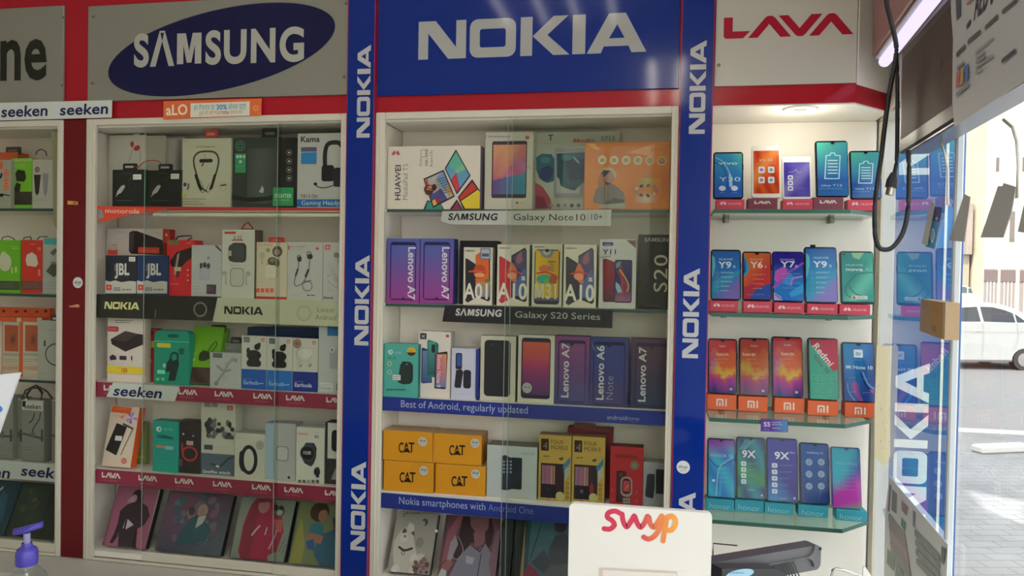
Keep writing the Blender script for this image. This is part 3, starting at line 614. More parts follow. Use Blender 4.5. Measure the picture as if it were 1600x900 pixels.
label(b, 'foot_label', fl)
b = Box(464.5, 208, 540, 323, .032, Z1, .06, '9a9c98'); b.tx('Kama', 469.5, 222, 8, '22222c', 30, 'b'); b.q(470.5, 230, 495, 237, '54506c'); b.rr(470.5, 238, 495, 256.5, 2, '2c70a4')
b.ln([(508, 262), (508, 240), (512, 226), (522, 222.5), (532, 225), (540, 240)], 6.5, '1e1e24', 4); b.rr(502.5, 258, 522, 283.5, 4, '1c1c22'); b.rr(521, 262, 537, 292, 4, '26262c'); b.ln([(540, 290), (525, 289), (508, 293.5), (497, 292), (493, 288)], 1.5, '22222a', 4); b.el(493, 287.5, 3, 2.2, '1c1c22')
b.tx('TRI', 469.5, 309.5, 5, '50484c', 11); b.q(483, 304.5, 484.5, 309.5, 'a03c44'); b.tx('ON', 487, 309.5, 5, '50484c', 10); b.q(464.5, 311.5, 540, 323, '1e5a94'); b.tx('Gaming Headphone', 471, 320.5, 6.5, 'a4b8cc', 80); b.done('headset_box', 'white box with a black headset picture and blue foot, beside the cabinet frame', 'headset box', G)

# red banner strip with a rolled white lower edge
b = flat('shelf_strip', 'thin red strip on the highest shelf edge of the earphone cabinet', 'shelf strip', [(152.5, 322), (534, 325), (534, 329), (152.5, 329)], '9a3028', .0100, .0008); b.done()
mb = MB(frame(onY(340, 340, .0150))); A = mb.px(232, 335.5); B_ = mb.px(536, 336.5); mb.tube([(A[0] + .02, 0, A[1]), (B_[0], 0, B_[1])], .0064, 'aeac9a', 12); ban = tag(mb.build('banner', CARD), 'curled banner, red printed end at the left and white roll, below the highest shelf', 'banner')
p = MB(mb.M); p.y0 = -.0068; p.pg([(152.5, 322), (262, 326), (240, 331.5), (205, 335), (185, 340), (165, 346), (155, 346), (153, 334)], 'b03c2c'); p.pg([(153, 326), (160, 329), (162, 340), (154.5, 341)], '6a7a7c'); p.tx('motorola', 164, 332.5, 6, 'd09080', 54, 'b', rot=-1); p.el(258, 329, 3.5, 2.6, '6a6058'); o = p.build('printed_end', CARD, ban)

G = 'boxes in the earphone cabinet, second shelf'
b = Box(166.5, 357, 256, 459, .095, Z2, .06, 'a09890', sides=(None, '9a2a24', None, None, None, None)); b.tx('LITE', 169.5, 390, 7.5, '55504a', 14.5, 'l'); b.q(168.5, 390.5, 184, 398, 'b43c2c'); b.pg([(202, 364), (206, 361), (214, 361), (256, 376), (256, 399), (205, 396.5), (201.5, 392)], '221c1c'); b.pg([(202.5, 366), (206, 362.5), (210, 363), (208, 393), (203, 391)], '3a3234'); b.q(216, 386.5, 249, 396, 'a83a2c'); b.scrib(218, 390, 246, 394, 1, 'd0785c'); b.scrib(182, 361, 198, 364, 1, '77706a'); b.scrib(240, 362, 250, 365, 1, '80706a')
b.done('speaker_box', 'wide white speaker box with a black speaker picture, behind the black and blue boxes', 'speaker box', G); label(b, 'red_end', lambda p: (p.q(254.5, 358.5, 266, 380, '942c26'), p.el(260, 367, 2, 2, 'c07060')))
for l, r, c, lab in ((164.5, 213, '24262c', 'dark grey boxed speaker with white wave foot, second shelf'), (214, 261.5, '1e3050', 'navy blue boxed speaker with white wave foot, second shelf')):
    b = Box(l, 399, r, 458, .035, Z2, .055, c); d = l - 164.5; b.pg([(164.5 + d, 438), (172 + d, 440), (180 + d, 438), (190 + d, 441), (203 + d, 439), (213 + d - (1 if d else 0), 440), (213 + d - (1 if d else 0), 458.5), (164.5 + d, 458.5)], '9c9c94')
    b.gr(165 + d, 436, 212.5 + d, 441.5, 16, 2, lambda u, v: mix((.62, .62, .58), C(c), .35 + .65 * v + .25 * math.sin(u * 19))) if False else None
    b.tx('JBL', 181 + d, 429, 15, 'a8a8a4', 21, 'h'); b.tx('harman', 181 + d, 423, 2.6, '90908c', 9, rot=90); b.q(166.5 + d, 445, 174.5 + d, 453, 'a42c24'); b.el(170.5 + d, 449, 2.2, 2, 'c8705c'); b.tx('GO2', 177.5 + d, 454, 4.5, '33343a', 11, 'b'); b.scrib(191 + d, 451, 209 + d, 454, 1, '55565a', 2)
    b.done('speaker_box', lab, 'speaker box', G)
    if not d: price(b, 201.5, 401.5, 211.5, 408.5)
b = Box(260.5, 375, 303, 461, .045, Z2, .05, 'a8262a'); b.pg([(266, 408), (276, 394), (283, 392), (300, 386), (301, 402), (291, 409), (283, 418), (274, 419), (267, 415)], '201c1c'); b.pg([(275, 420), (282, 420), (279, 434), (275, 433)], '4a2820'); b.pg([(277, 398), (281, 394), (275, 430), (272, 428)], '8a7a70'); b.q(272.5, 417, 283, 423.5, '9c9078'); b.q(264, 376, 280, 382, '3c6a34'); b.scrib(263, 442, 282, 446, 1, 'd08a88'); b.q(292.5, 421, 295, 423, 'd09a98'); b.q(292.5, 429, 295, 431, 'd09a98'); b.q(292.5, 437, 295, 439, 'd09a98'); b.scrib(292, 379, 299, 381, 1, 'a8c080')
b.done('charger_box', 'red box with a black car charger pictured, second shelf', 'charger box', G); handle(b, [(274, 375.5), (278, 370), (288, 368.5), (299, 368.5), (300, 372), (292, 375.5)], .0022)
b = Box(299, 383, 346, 463, .038, Z2, .05, '969a98'); b.rr(311.5, 418.5, 328, 437.5, 5, '85898a'); b.rr(312.5, 419.5, 327, 436.5, 5, '90949a'); b.q(312.5, 411, 316, 419, '34363a'); b.el(320, 414, 3, 4, '3a3c40'); b.el(326, 415.5, 2.6, 4.2, '3a3c40'); b.el(326, 403, 2.6, 2.6, '7a7e80'); b.pg([(335, 384), (340, 384), (346, 391), (346, 394)], '3c4048'); b.scrib(301, 446, 312, 453, 2, '77787a'); b.scrib(301, 455, 320, 461, 1, '8a8c8c'); b.q(323, 444.5, 338, 459.5, '3c3a48'); b.scrib(324, 447, 337, 456, 3, '9a5a5a')
b.done('earbud_box', 'short greyish white earbud box right of the red charger box', 'earbud box', G)
b = Box(346.5, 358.5, 398, 465, .034, Z2, .05, 'a2a498', sides=(None, '4a4238', None, None, None, None)); b.q(351, 362, 368.5, 365.5, '943830'); b.scrib(369, 363, 382, 365, 1, 'b0a098'); b.tx('E-22', 365, 374, 5, '7a5048', 13, 'b'); b.q(362, 374.5, 380, 376, '8c3a30'); b.rr(360.5, 379.5, 385, 410, 6, '2e302c'); b.rr(357, 382, 381, 409, 6, '3c3e3a'); b.q(356.5, 391.5, 362, 400, '8c9090')
b.rr(359.5, 418.5, 381.5, 448, 6, '77796c'); b.rr(361, 420, 380, 446.5, 5, '9a9c90'); b.el(351, 427, 4, 3.4, '85877a'); b.q(352, 428, 354.5, 445, '8a8c80'); b.el(388, 427.5, 4, 3.4, '85877a'); b.q(384, 428, 386.5, 446, '8a8c80'); b.scrib(361, 413.5, 376, 415.5, 1, '77796c')
b.done('earbud_box', 'tallest white earbud box of the second shelf, two square cases pictured', 'earbud box', G)
p = b.part('hang_tab', label='red triangular hanger'); q = [p.px(*t) for t in ((368.5, 357), (374, 350), (379, 346), (388, 357))]; p.tube([(x, .03, z) for x, z in q], .0022, '8c2c28', 6); p.tube([(q[0][0], .03, q[0][1]), (q[3][0], .03, q[3][1])], .0022, '8c2c28', 6); p.fin()
b = Box(397.5, 378.5, 448.5, 467, .045, Z2, .045, 'a8a48e'); b.q(396.5, 463.5, 448.5, 467.5, '9a3430'); b.tx('SAMSUNG'[:0] or 'I13 TWS', 402.5, 385, 4, 'b05a48', 23); b.el(433.5, 393, 8, 8, '4a4844'); b.el(433, 394, 5, 4.5, '8a7868'); b.el(410, 399, 4.5, 4.5, '96927c'); b.q(408.5, 400, 411.5, 413, '96927c'); b.el(419, 391, 3.6, 3.2, '807c68'); b.rr(416, 410, 434.5, 436, 5, '8a866e'); b.rr(415, 414, 433, 435, 4, 'b0ac96'); b.el(426, 408, 7.5, 6, '4c4a3c'); b.el(433, 411, 4, 6, '55523f'); b.el(426, 406.5, 4.5, 3.4, '6c6a58')
b.scrib(401, 440, 408, 443, 1, 'b08a5c'); b.scrib(401, 445, 430, 448, 1, 'b48a70')
for k in range(4): b.q(400.5 + 7.3 * k, 450.5, 406 + 7.3 * k, 457, 'b45444')
b.done('earbud_box', 'cream earbud box with a red foot line and a round picture', 'earbud box', G); tab(b, 419, 370.5, 444, 380, '9a342c', 'a85a4c', 'red hang tab')
b = Box(449, 378.5, 504.5, 468.5, .04, Z2, .05, '9c9e98'); b.q(450.5, 384, 452.5, 390, '943840'); b.tx('HUAWEI', 453, 387, 3, '8a5a58', 24); b.scrib(453, 388.5, 474, 391, 1, '8a6a68'); b.el(496, 388.5, 2.4, 2, 'a0444a'); b.el(468, 405, 3.6, 4, '33343a'); b.ring(467.5, 402, 3.4, 1, '33343a'); b.el(484.5, 401, 4.5, 4, '2c2d33'); b.ring(483, 397, 4, 1, '33343a')
b.ln([(467, 408), (466, 420), (462, 432), (460, 443), (464, 447), (472, 443), (482, 439), (487, 438)], 1, '44454a', 4); b.ln([(484.5, 404), (483, 421), (478, 434), (473, 444), (476, 453), (484, 454), (488, 447), (485, 441), (476, 439)], 1, '44454a', 4); b.ln([(465.5, 421), (462.5, 430)], 3, '3a3b40'); b.ln([(482, 422), (478, 432)], 3.4, '33343a'); b.scrib(480, 460, 496, 463, 1, '33343a', 1.6); b.scrib(453, 460, 470, 462, 1, '8a8c88')
b.done('earphone_box', 'white box picturing wired sports earphones with hooks', 'earphone box', G)
b = Box(504.8, 378.5, 540, 470, .032, Z2, .05, '9c9e9c'); b.q(508, 382.5, 516, 390, 'a8403c'); b.wm(MIL, 509.5, 388.5, 3.6, 'd0a098', 5); b.el(526, 399, 4.5, 4.5, '6a6c6e'); b.gr(510, 402, 531, 455, 8, 10, lambda u, v: mix(C('9c9e9c'), C('77797c'), .8 * max(0, math.sin(u * 6 + v * 9)) * u)); b.ln([(512, 438), (520, 446), (532, 452)], 1, '77797c', 3); b.q(511, 430, 516, 431.2, '77797c'); b.tx('Bluetooth', 506, 466.5, 3.2, '33343a', 15, 'b')
b.done('earphone_box', 'white earphone box with a small red square, beside the cabinet frame', 'earphone box', G)
b = flat('shelf_strip', 'black shelf strip with a white word at its left end, second shelf', 'shelf strip', [(151, 459.5), (345, 463.5), (337, 501.5), (150, 496)], '24241f', .0095, .0012)
b.wm(NOKIA, 163, 482.5, 10, 'a8aa70', 54, sh=.12); b.ring(313, 483.5, 11, 1, '60625c'); b.ring(313, 483.5, 9.5, .8, '8a8c84'); b.el(313, 484, 5, 5, 'a0a296') if False else None; b.ln([(243.5, 484), (242.5, 497)], 1, '77796c'); b.done()
b = flat('shelf_strip', 'pale shelf strip with a dark word and its slanting left end, second shelf', 'shelf strip', [(340, 465), (531, 470.5), (530.5, 510.5), (332, 503)], '969a82', .0076, .0008)
b.wm(NOKIA, 350.5, 490.5, 11.2, '23241f', 60); b.ring(475, 489.5, 11, .9, '70725e'); b.ring(475, 489.5, 8, .6, '8a8c74'); b.tx('Latest', 495.5, 487.5, 7.5, '4a4c44', 27, 'l'); b.tx('Android', 493, 499.5, 7.5, '4a4c44', 33, 'l'); b.tx('TM', 526, 494, 2.5, '4a4c44', 4); b.done()

G = 'packs in the earphone cabinet, third shelf'
b = Box(167.5, 497, 226, 595, .05, Z3, .032, 'aca69c'); b.scrib(180, 499, 212, 505.5, 2, '4a4640', 1.2); b.rr(168.5, 510, 185.5, 518, 2, '9a3030'); b.scrib(170, 512, 184, 516, 2, 'c89088'); b.pg([(173, 530), (196, 517), (212, 521), (225, 523), (225, 538), (196, 549.5), (175, 538)], '2a2422'); b.pg([(173, 530), (196, 517), (217, 522), (196, 534)], '3a3230'); b.pg([(171, 558), (176, 553.5), (182, 557), (182, 562), (173, 563)], '352838'); b.rr(187, 556, 198, 562.5, 1, '352838'); b.ln([(206, 556), (206, 563)], 2, '352838')
for x in (174, 190, 205): b.scrib(x, 566, x + 6, 569, 1, '8a8478')
b.q(167.5, 572.5, 226, 584, 'b8a430'); b.tx('150', 189.5, 581.5, 5.5, '8a2c20', 10, 'b'); b.scrib(182, 574, 208, 576, 1, '80702c'); b.scrib(185, 583, 202, 585.5, 1, '8a7a50'); b.done('adapter_box', 'tall white box with a black travel adapter picture and yellow band', 'adapter box', G)
def blister(l, t_, r, bot, y, d, col, name, lab, fn):
    b = Box(l, t_, r, bot, y, Z3, d, col, body=False); w = b.w / 2; hgt = b.h; rc = min(w * .8, .02)
    P = [(-w, 0), (w, 0)] + [(x, z) for x, z in rrpts(-w, 0, w, hgt, rc, 5)[:12]]
    P = [(w, 0), (w, hgt - rc)] + [p_ for p_ in rrpts(-w, 0, w, hgt, rc, 5)[:12]] + [(-w, 0)]
    b.prism(P, 0, d, col); fn(b); b.done(name, lab, 'blister pack', G); return b
def f(b):
    b.rr(228, 516, 240, 524, 4, '5c1c1c'); b.q(224.5, 532.5, 241, 543, 'a8982c'); b.q(233, 533, 234, 543, '8c2420'); b.q(226, 561, 237, 566.5, '96968c'); b.scrib(222, 548, 240, 556, 2, '9a4038')
    for x in (225, 232): b.rr(x, 590, x + 5, 595, .8, 'a85a3c')
    b.ln([(216, 550), (216, 590)], 1.2, 'a04440')
blister(209, 513.5, 249, 598, .088, .03, '8a2622', 'cable_pack', 'red rounded pack left of the turquoise one, third shelf', f)
def f(b):
    b.rr(262, 522, 280, 528, 3, '1c5a4a'); b.scrib(264, 523.5, 278, 526.5, 1, '0e3a30', 1.6); b.q(241.5, 533, 295.5, 534.5, '40a888'); b.rr(245.5, 536, 267, 543, 1.5, 'a8a834'); b.ring(284, 549, 4.6, 1, '1c3a38'); b.el(284, 549, 3, 3, '20504a')
    b.pg([(261, 567), (266, 559), (270, 561), (268, 580), (259, 581)], '1c2c2c'); b.pg([(269, 564), (279, 561), (280, 569), (274, 595), (263, 595)], '1c2c2c'); b.ln([(267, 562), (268, 554), (273, 551), (278, 555), (277, 563)], 2.6, '1c3030', 3); b.rr(246, 578, 258, 584, 1, '6ac0a0'); b.rr(255, 568, 259, 574, 1, '90b0a0'); b.rr(244.5, 590, 249.5, 594.5, .8, '50b060'); b.rr(252.5, 590, 257.5, 594.5, .8, '50b060')
blister(241, 516.5, 295.5, 600, .045, .03, '1e7a66', 'cable_pack', 'turquoise rounded pack with a black cable splitter pictured', f)
b = Box(297, 510, 344, 602, .05, Z3, .035, '5c9020', lean=14); b.gr(288, 574, 345, 602, 10, 6, lambda u, v: mix((.05, .03, .025), (.12, .08, .06), .5 + .5 * math.sin(u * 9 + v * 4))); b.pg([(310, 560), (312, 552), (318, 547), (327, 550), (328, 560), (320, 564), (312, 564)], '2c3420'); b.ln([(324, 551), (330, 541), (337, 534), (339, 538), (335, 545), (330, 550)], 1.5, '33402a', 3)
for y in (541, 552, 562): b.el(303, y, 1.6, 2, '9ac060')
b.done('cable_pack', 'lime green pack leaning back, dark foot, third shelf', 'cable pack', G); tab(b, 328, 508, 353, 518, '23271c', '46503a')
b = Box(345, 536, 379, 612, .10, Z3, .04, '70746c'); b.scrib(349, 541, 372, 545, 1, '9a9c94'); tab(b, 360, 527, 377, 538, '3a3d3a', '70746c'); b.done('charger_box', 'grey box with a hang tab behind the short white charger box', 'charger box', G)
b = Box(328, 551, 377, 606, .042, Z3, .045, '8e938e'); b.q(332.5, 551.5, 347.5, 559, '4e5450'); b.ln([(338, 598), (350, 582), (356, 570), (364, 560)], 4, '777c78', 3); b.ln([(340, 572), (350, 580), (360, 578)], 3.4, '707672', 3); b.ln([(352, 568), (366, 563)], 2.4, '7c817c'); b.el(338, 599, 3.5, 3, '6a6f6c'); b.ring(353, 591, 4, .8, '7c827e'); b.scrib(364, 598, 372, 602, 1, '70746f'); b.rr(366, 560, 371, 566, 1, '6e7370'); b.done('charger_box', 'short white box with a grey charger drawing, third shelf', 'charger box', G)
for i, (l, r, c, lab) in enumerate(((377.3, 416.5, '1e4a8c', 'earbud box with dark buds and a grey square sticker, first of three blue footed ones'), (417, 456.8, '205a9c', 'middle one of three blue footed earbud boxes, dark buds'), (457.3, 497, '1e2c70', 'blue footed earbud box with white buds and a round seal'))):
    b = Box(l, 524.5 + i * 2, r, 608 + i * 2, .04, Z3, .05, 'a0a298', sides=(None, None, None, None, None, '24345c')); d = l - 377.3; e = i * 2
    b.q(l, 577 + e, r, 609 + e, c); b.tx('Earbuds', l + 3, 600 + e, 5.5, '7c98bc' if i < 2 else 'a0a8c8', 24 if i < 2 else 27, 'b'); b.scrib(l + 3, 591 + e, l + 18, 593 + e, 1, '7088b0')
    if i < 2: b.scrib(l + 28, 598 + e, l + 36, 600.5 + e, 1, '90b0d0', 1.6)
    q_ = l + 31; b.q(q_, 529 + e, q_ + 5, 534.5 + e, 'a8584c'); b.wm(MIL, q_ + 1.2, 533.5 + e, 2.4, 'd8b0a8', 3)
    if i < 2:
        k_ = '2a2a28' if i == 0 else '1c1c1a'
        b.el(l + 19.5, 555 + e, 11.5, 7.5, k_); b.rr(l + 8, 562 + e, l + 31, 573 + e, 5, k_); b.rr(l + 11, 552 + e, l + 28, 568 + e, 4, k_); b.el(l + 25, 542 + e, 5, 4.6, k_, rot=30); b.el(l + 28, 538.5 + e, 2.6, 3, k_); b.el(l + 11, 548 + e, 3, 4.6, k_)
    else:
        b.ring(l + 18, 550 + e, 13, 1, '8a8c84', 22, 10); b.el(l + 20, 548 + e, 11, 7, 'aaaca2'); b.el(l + 12, 566 + e, 3, 3.5, '77796f'); b.el(l + 27, 566 + e, 3, 3.5, '77796f'); b.el(l + 11, 563 + e, 3, 4, '9a9c92'); b.el(l + 25, 562 + e, 3, 4, '9a9c92')
    b.done('earbud_box', lab, 'earbud box', G)
    if i < 2: label(b, 'square_sticker', lambda p: (p.rr(l + 3.5, 526.5 + e, l + 13, 535 + e, 1, '5c665c' if i == 0 else '464c52'), p.scrib(l + 5, 529 + e, l + 12, 534 + e, 2, '8a948a')))
    else: label(b, 'round_seal', lambda p: (p.el(l + 7, 533 + e, 6.5, 6.5, '6c5048'), p.ring(l + 7, 533 + e, 4.5, .8, 'a08a80')))
for l, r, lab in ((386, 418, 'dark blue box lying behind the first blue footed earbud box'), (419, 498, 'wider dark blue box behind the other blue footed earbud boxes')):
    b = Box(l, 511.5 + (l - 386) * .015, r, 612, .105, Z3, .04, '1a2c4c'); b.scrib(l + 4, 514, r - 6, 518, 1, '2c4470'); b.done('earbud_box', lab, 'earbud box', G)
b = Box(497.5, 510, 540, 614, .033, Z3, .05, '949a98'); b.q(511.5, 510, 540, 525, '205a8c'); b.rr(515, 546, 536, 577, 4, '80848a'); b.el(519, 546, 4.5, 5, '9ca0a0'); b.el(519, 547, 1.5, 2, '55585c'); b.el(528, 549, 4, 5, '888c90'); b.rr(500, 597.5, 520, 611, 1, 'a2aaa6'); b.tx('Earbuds', 501, 608, 3.6, '4a6a74', 16); b.scrib(501, 600, 518, 603, 1, '5a7a84'); b.q(526, 599, 540, 611, '26447c'); b.scrib(502, 583, 518, 587, 1, '77797c')
b.done('earbud_box', 'white box with a blue top corner, third shelf beside the cabinet frame', 'earbud box', G)
MAROON = '6e2436'
for l0, l1, r0, r1, xs, lab in ((596.5, 619.5, 617, 640, (162, 279, 335.5, 396, 447, 510), 'maroon shelf strip with repeated white words under the blue footed earbud boxes'), (732.5, 754.5, 762.5, 786, (159, 216.5, 273.5, 333, 394, 444.5, 508), 'maroon shelf strip with repeated white words above the leaning picture cases')):
    b = flat('shelf_strip', lab, 'shelf strip', [(149.5, l0), (531, r0), (530, r1), (149.5, l1)], MAROON, .0085, .0012)
    for x in xs:
        y = l0 + (r0 - l0) * (x - 149.5) / 380 + 13; b.wm(LAVA, x, y - .3, 7.6, 'a8a49c', 29.5); b.tx('smart phones', x + 2, y + 5, 3, '94505c', 22)
    b.done()
b = flat('paper_strip', 'white paper with one dark blue slanting word stuck over a maroon strip', 'sign strip', [(176.5, 598), (280.5, 604), (273, 627.5), (166, 620)], '9aa29c', .0074, .0006); b.tx('seeken', 176, 617.5, 13.5, INK, 76, 'b', sh=.25, rot=-.5); b.done()

G = 'packs in the earphone cabinet, fourth shelf'
b = Box(166, 635, 211.5, 728, .034, Z4, .03, 'a89c8c', lean=13, sides=(None, 'b04a20', None, None, None, 'b04a20'))
b.pg([(176, 634), (206.5, 637.5), (203.5, 647), (173.5, 643.5)], 'b44c28'); b.scrib(179, 637.5, 202, 640.5, 1, 'd8906a'); b.scrib(177, 647.5, 196, 651, 2, 'a8604c'); b.pg([(186.5, 652), (196, 648), (192, 654)], 'c05a30')
for k in range(8): b.pg([(206, 653), (206 + 9 * math.cos(k * .785), 653 + 9 * math.sin(k * .785)), (206 + 9 * math.cos(k * .785 + .5), 653 + 9 * math.sin(k * .785 + .5))], ('8a6a9c', 'a89cb4', '6c5484')[k % 3])
b.pg([(183, 661), (199, 667), (182, 711.5), (165.5, 702.5)], '1e1e1e'); b.ln([(193.5, 662.5), (208, 670)], 2.4, '2c2a28'); b.ln([(208, 670), (189, 711)], 1, '3a3a38'); b.scrib(162, 718, 182, 722, 1, 'b89a80'); b.el(194, 720, 4, 4, 'a83c28'); b.ring(194, 720, 2.4, .8, 'd0a090')
b.done('power_bank_box', 'white and orange box leaning back with a black power bank pictured', 'power bank box', G); price(b, 180, 681, 190.5, 688.5)
b = Box(214, 660, 228, 722, .11, Z4, .02, '6c7448'); b.q(215, 712, 226, 716, '8a8a30'); b.scrib(216, 668, 226, 706, 6, '8a9060'); b.done('cable_pack', 'narrow olive pack between the tilted orange box and the turquoise box', 'cable pack', G)
b = Box(238.5, 658, 277, 733, .04, Z4, .04, '1f8074', yaw=-4); b.el(249, 670.5, 3.4, 3.4, 'a4c4bc'); b.el(249.5, 670.5, 1.7, 1.7, '1f8074'); b.q(244.5, 667, 247, 673, 'a4c4bc'); b.tx('tp-link', 256, 672, 4, '5cb0a0', 14); b.tx('300Mbps', 245, 684, 4.4, '0e4440', 26, 'b'); b.scrib(244, 687, 268, 690, 1, '155a54'); b.rr(244, 695.5, 257, 699.5, 1, 'a06a50'); b.rr(258, 697, 271, 702.5, 1, '7098a0'); b.scrib(244, 707, 268, 727, 3, '115048'); b.done('adapter_box', 'turquoise router box with a small white logo, left cabinet fourth shelf', 'router box', G)
b = Box(278, 658, 313, 738, .045, Z4, .04, '2a2424'); b.ring(296.5, 709, 12.5, 3, '8c2c34', 26, 11); b.ln([(284.5, 694), (285, 706)], 3, '8c2c34'); b.el(286.5, 678, 1.6, 1.6, '90908c'); b.el(302, 681, 1.6, 1.6, '77726c'); b.scrib(281, 666, 310, 669, 1, '44403c'); b.q(278, 717, 285, 728, '4c4444'); b.done('cable_box', 'black box with a red ring of cable shown in it', 'cable box', G); price(b, 291.5, 689, 302, 695.5, '9a8a84')
b = Box(313.5, 624, 367, 742, .05, Z4, .05, '989a8a'); b.q(312, 709, 367, 743, '44525a'); b.q(319.5, 627, 329.5, 636, '6e7268'); b.q(331, 627, 340.5, 636, '6e7268'); b.q(355, 634, 364, 641, '7a3c30'); b.wm(MIL, 357, 640, 4, 'b08a7c', 5)
rnd = random.Random(4)
for k in range(26): b.el(324 + 40 * rnd.random(), 656 + 26 * rnd.random(), 2 + 3 * rnd.random(), 2.5 + 4 * rnd.random(), rnd.choice(('3a3f40', '2c3032', '5a5f5c', '23282a')), 10)
b.q(327, 679, 338, 684, '4c5250'); b.q(352, 680, 366, 686, '343a3c'); b.rr(320, 694.5, 333.5, 702, 1, '34404a'); b.scrib(337, 697, 362, 702, 2, '8a8c7c'); b.ln([(331, 724), (345, 728), (356, 718), (367, 713)], 3, '2c363c', 3); b.el(341, 728, 3, 1.6, 'a0a8a8'); b.tx('selfie stick', 321, 738, 4, 'a4acac', 40, 'b'); b.ring(320, 736, 2.4, .8, 'a4acac', 10); b.done('selfie_stick_box', 'tall white box with a group picture and slate blue foot', 'box', G)
b = Box(366.5, 677, 413.5, 749, .04, Z4, .05, '9a9c8c', sides=(None, None, None, None, None, '8a8c7c')); b.ring(389, 718.5, 13.5, 5.5, '1c1e22', 26, 21.5); b.ln([(378, 708), (377, 724), (380, 733)], 7, '1c1e22', 3); b.ln([(399, 712), (400, 722)], 4, '26282c'); b.scrib(369, 683, 390, 686, 1, '70726a'); b.el(401, 725, 1.6, 2.4, '34363a'); b.done('watch_box', 'white box with a black fitness band pictured', 'watch box', G)
label(b, 'round_seal', lambda p: (p.el(406.5, 695.5, 6.5, 6.5, '77796f'), p.ring(406.5, 695.5, 4.5, .7, '9a9c90')))
b = Box(414, 661, 428.5, 752, .05, Z4, .05, '7c94a0'); b.q(414, 680, 415.5, 752, '3c6a94'); b.done('watch_box', 'narrow pale blue box between the fitness band box and the plain watch box', 'watch box', G)
b = Box(429, 661.5, 462, 753, .045, Z4, .05, '8c908c', sides=(None, '80847f', None, None, None, None)); b.rr(431.5, 697, 451, 720.5, 4.5, '6a6c68'); b.rr(433, 698.5, 449.5, 719, 4, '969a96'); b.el(451.5, 746, 2.2, 2, '20201e'); b.scrib(437, 706, 446, 709, 1, 'aaaea8'); b.done('watch_box', 'plain whitish watch box with an embossed square watch', 'watch box', G)
b = Box(462.5, 668, 507, 759, .033, Z4, .05, 'a2a498', sides=(None, '6c6e66', None, None, None, None)); b.tx('Smarter', 465.5, 679, 4, 'a05a58', 16, 'b'); b.scrib(489, 674, 502, 677.5, 1, '6a6c66'); b.tx('B5', 491.5, 684.5, 4.5, '50524e', 7, 'b'); b.pg([(474, 698), (478, 691.5), (491, 692), (495, 700), (494, 715), (490, 725), (486, 729), (476, 724), (470, 712), (470, 702)], '2c2e34'); b.el(480.5, 708, 11.5, 11.5, '16181c'); b.ring(480.5, 708, 11.5, 1.6, '3c3e44'); b.tx('10:08', 473, 709.5, 5, '9a9c94', 13, 'b'); b.el(495.5, 737, 5, 6.2, '24262e'); b.q(494, 730, 499, 746, '2c2e36'); b.el(495, 738, 4, 4.4, '1c1e26')
for k in range(5): b.rr(466 + 7 * k, 749.5, 471 + 7 * k, 754.5, 1, '4a4c48' if k != 2 else '70726c')
b.done('watch_box', 'white box with a round black sports watch pictured', 'watch box', G)
b = Box(507.5, 660.5, 540, 763, .04, Z4, .05, '2a2a2c'); b.q(512, 661, 540, 717, 'a2a49c'); b.rr(518, 672, 542, 706, 6, '1c1c20'); b.pg([(517, 749), (524, 732), (532, 728), (532, 750)], '77797c'); b.done('watch_box', 'black footed white watch box beside the cabinet frame', 'watch box', G)

# ---- leaning picture cases at the bottom
def case(quad, y, lean, col, name, lab, fn, z=None, side='1a1a20'):
    """a flat case leaning back; quad = photo corners BL, BR, TR, TL"""
    z = Z5 if z is None else z; xb = (quad[0][0] + quad[1][0]) / 2; yb = (quad[0][1] + quad[1][1]) / 2
    b = Box(xb - 5, yb - 20, xb + 5, yb, y, z, .02, col, lean=lean, body=False); P = [b.px(*q) for q in quad]
    x0, x1 = (P[0][0] + P[3][0]) / 2, (P[1][0] + P[2][0]) / 2; b.lim = (x0, x1, (P[2][1] + P[3][1]) / 2); b.prism(rrpts(x0, .0008, x1, (P[2][1] + P[3][1]) / 2, .004, 3), 0, .02, col, side)
    fn(b); b.done(name, lab, 'picture case', 'leaning picture cases'); return b
def blobs(b, x0, y0, x1, y1, cols, n, seed, smin=2, smax=6, sk=0):
    rnd = random.Random(seed)
    for k in range(n):
        y = y0 + (y1 - y0) * rnd.random(); x = x0 + (x1 - x0) * rnd.random() + sk * (y1 - y) / (y1 - y0); b.el(x, y, smin + (smax - smin) * rnd.random(), smin + (smax - smin) * rnd.random(), rnd.choice(cols), 9, rnd.random() * 180)
def f(b): b.pg([(-30, 760), (19, 750), (33, 751), (12, 836), (-30, 836)], '1e3440'); b.pg([(-12, 800), (5, 768), (14, 772), (4, 812), (-12, 830)], '28485a'); b.pg([(0, 764), (6, 759), (5, 763), (1, 767)], '8aa0a8')
case(((-34, 833), (9, 837), (33, 752), (-10, 749)), .03, 26, '22303a', 'picture_case', 'dark blue picture case leaning at the left photo edge', f)
def f(b):
    b.pg([(8, 837), (30, 752), (93, 757), (88, 845)], '26302a'); blobs(b, 36, 765, 62, 815, ('33402f', '2c3a30', '3c4434', '2a382c'), 16, 3, 4, 9); b.pg([(66, 812), (80, 770), (90, 764), (90, 830), (62, 838)], '1c241f'); b.pg([(50, 781), (58, 777), (59, 783), (52, 785)], '4c5040'); b.pg([(70, 838), (74, 806), (82, 788), (88, 796), (88, 840)], '202822')
case(((9, 837), (82, 845), (106, 758), (31, 752)), .034, 26, '202a26', 'picture_case', 'dark green picture case at the bottom of the far left cabinet', f, side='3c4238')
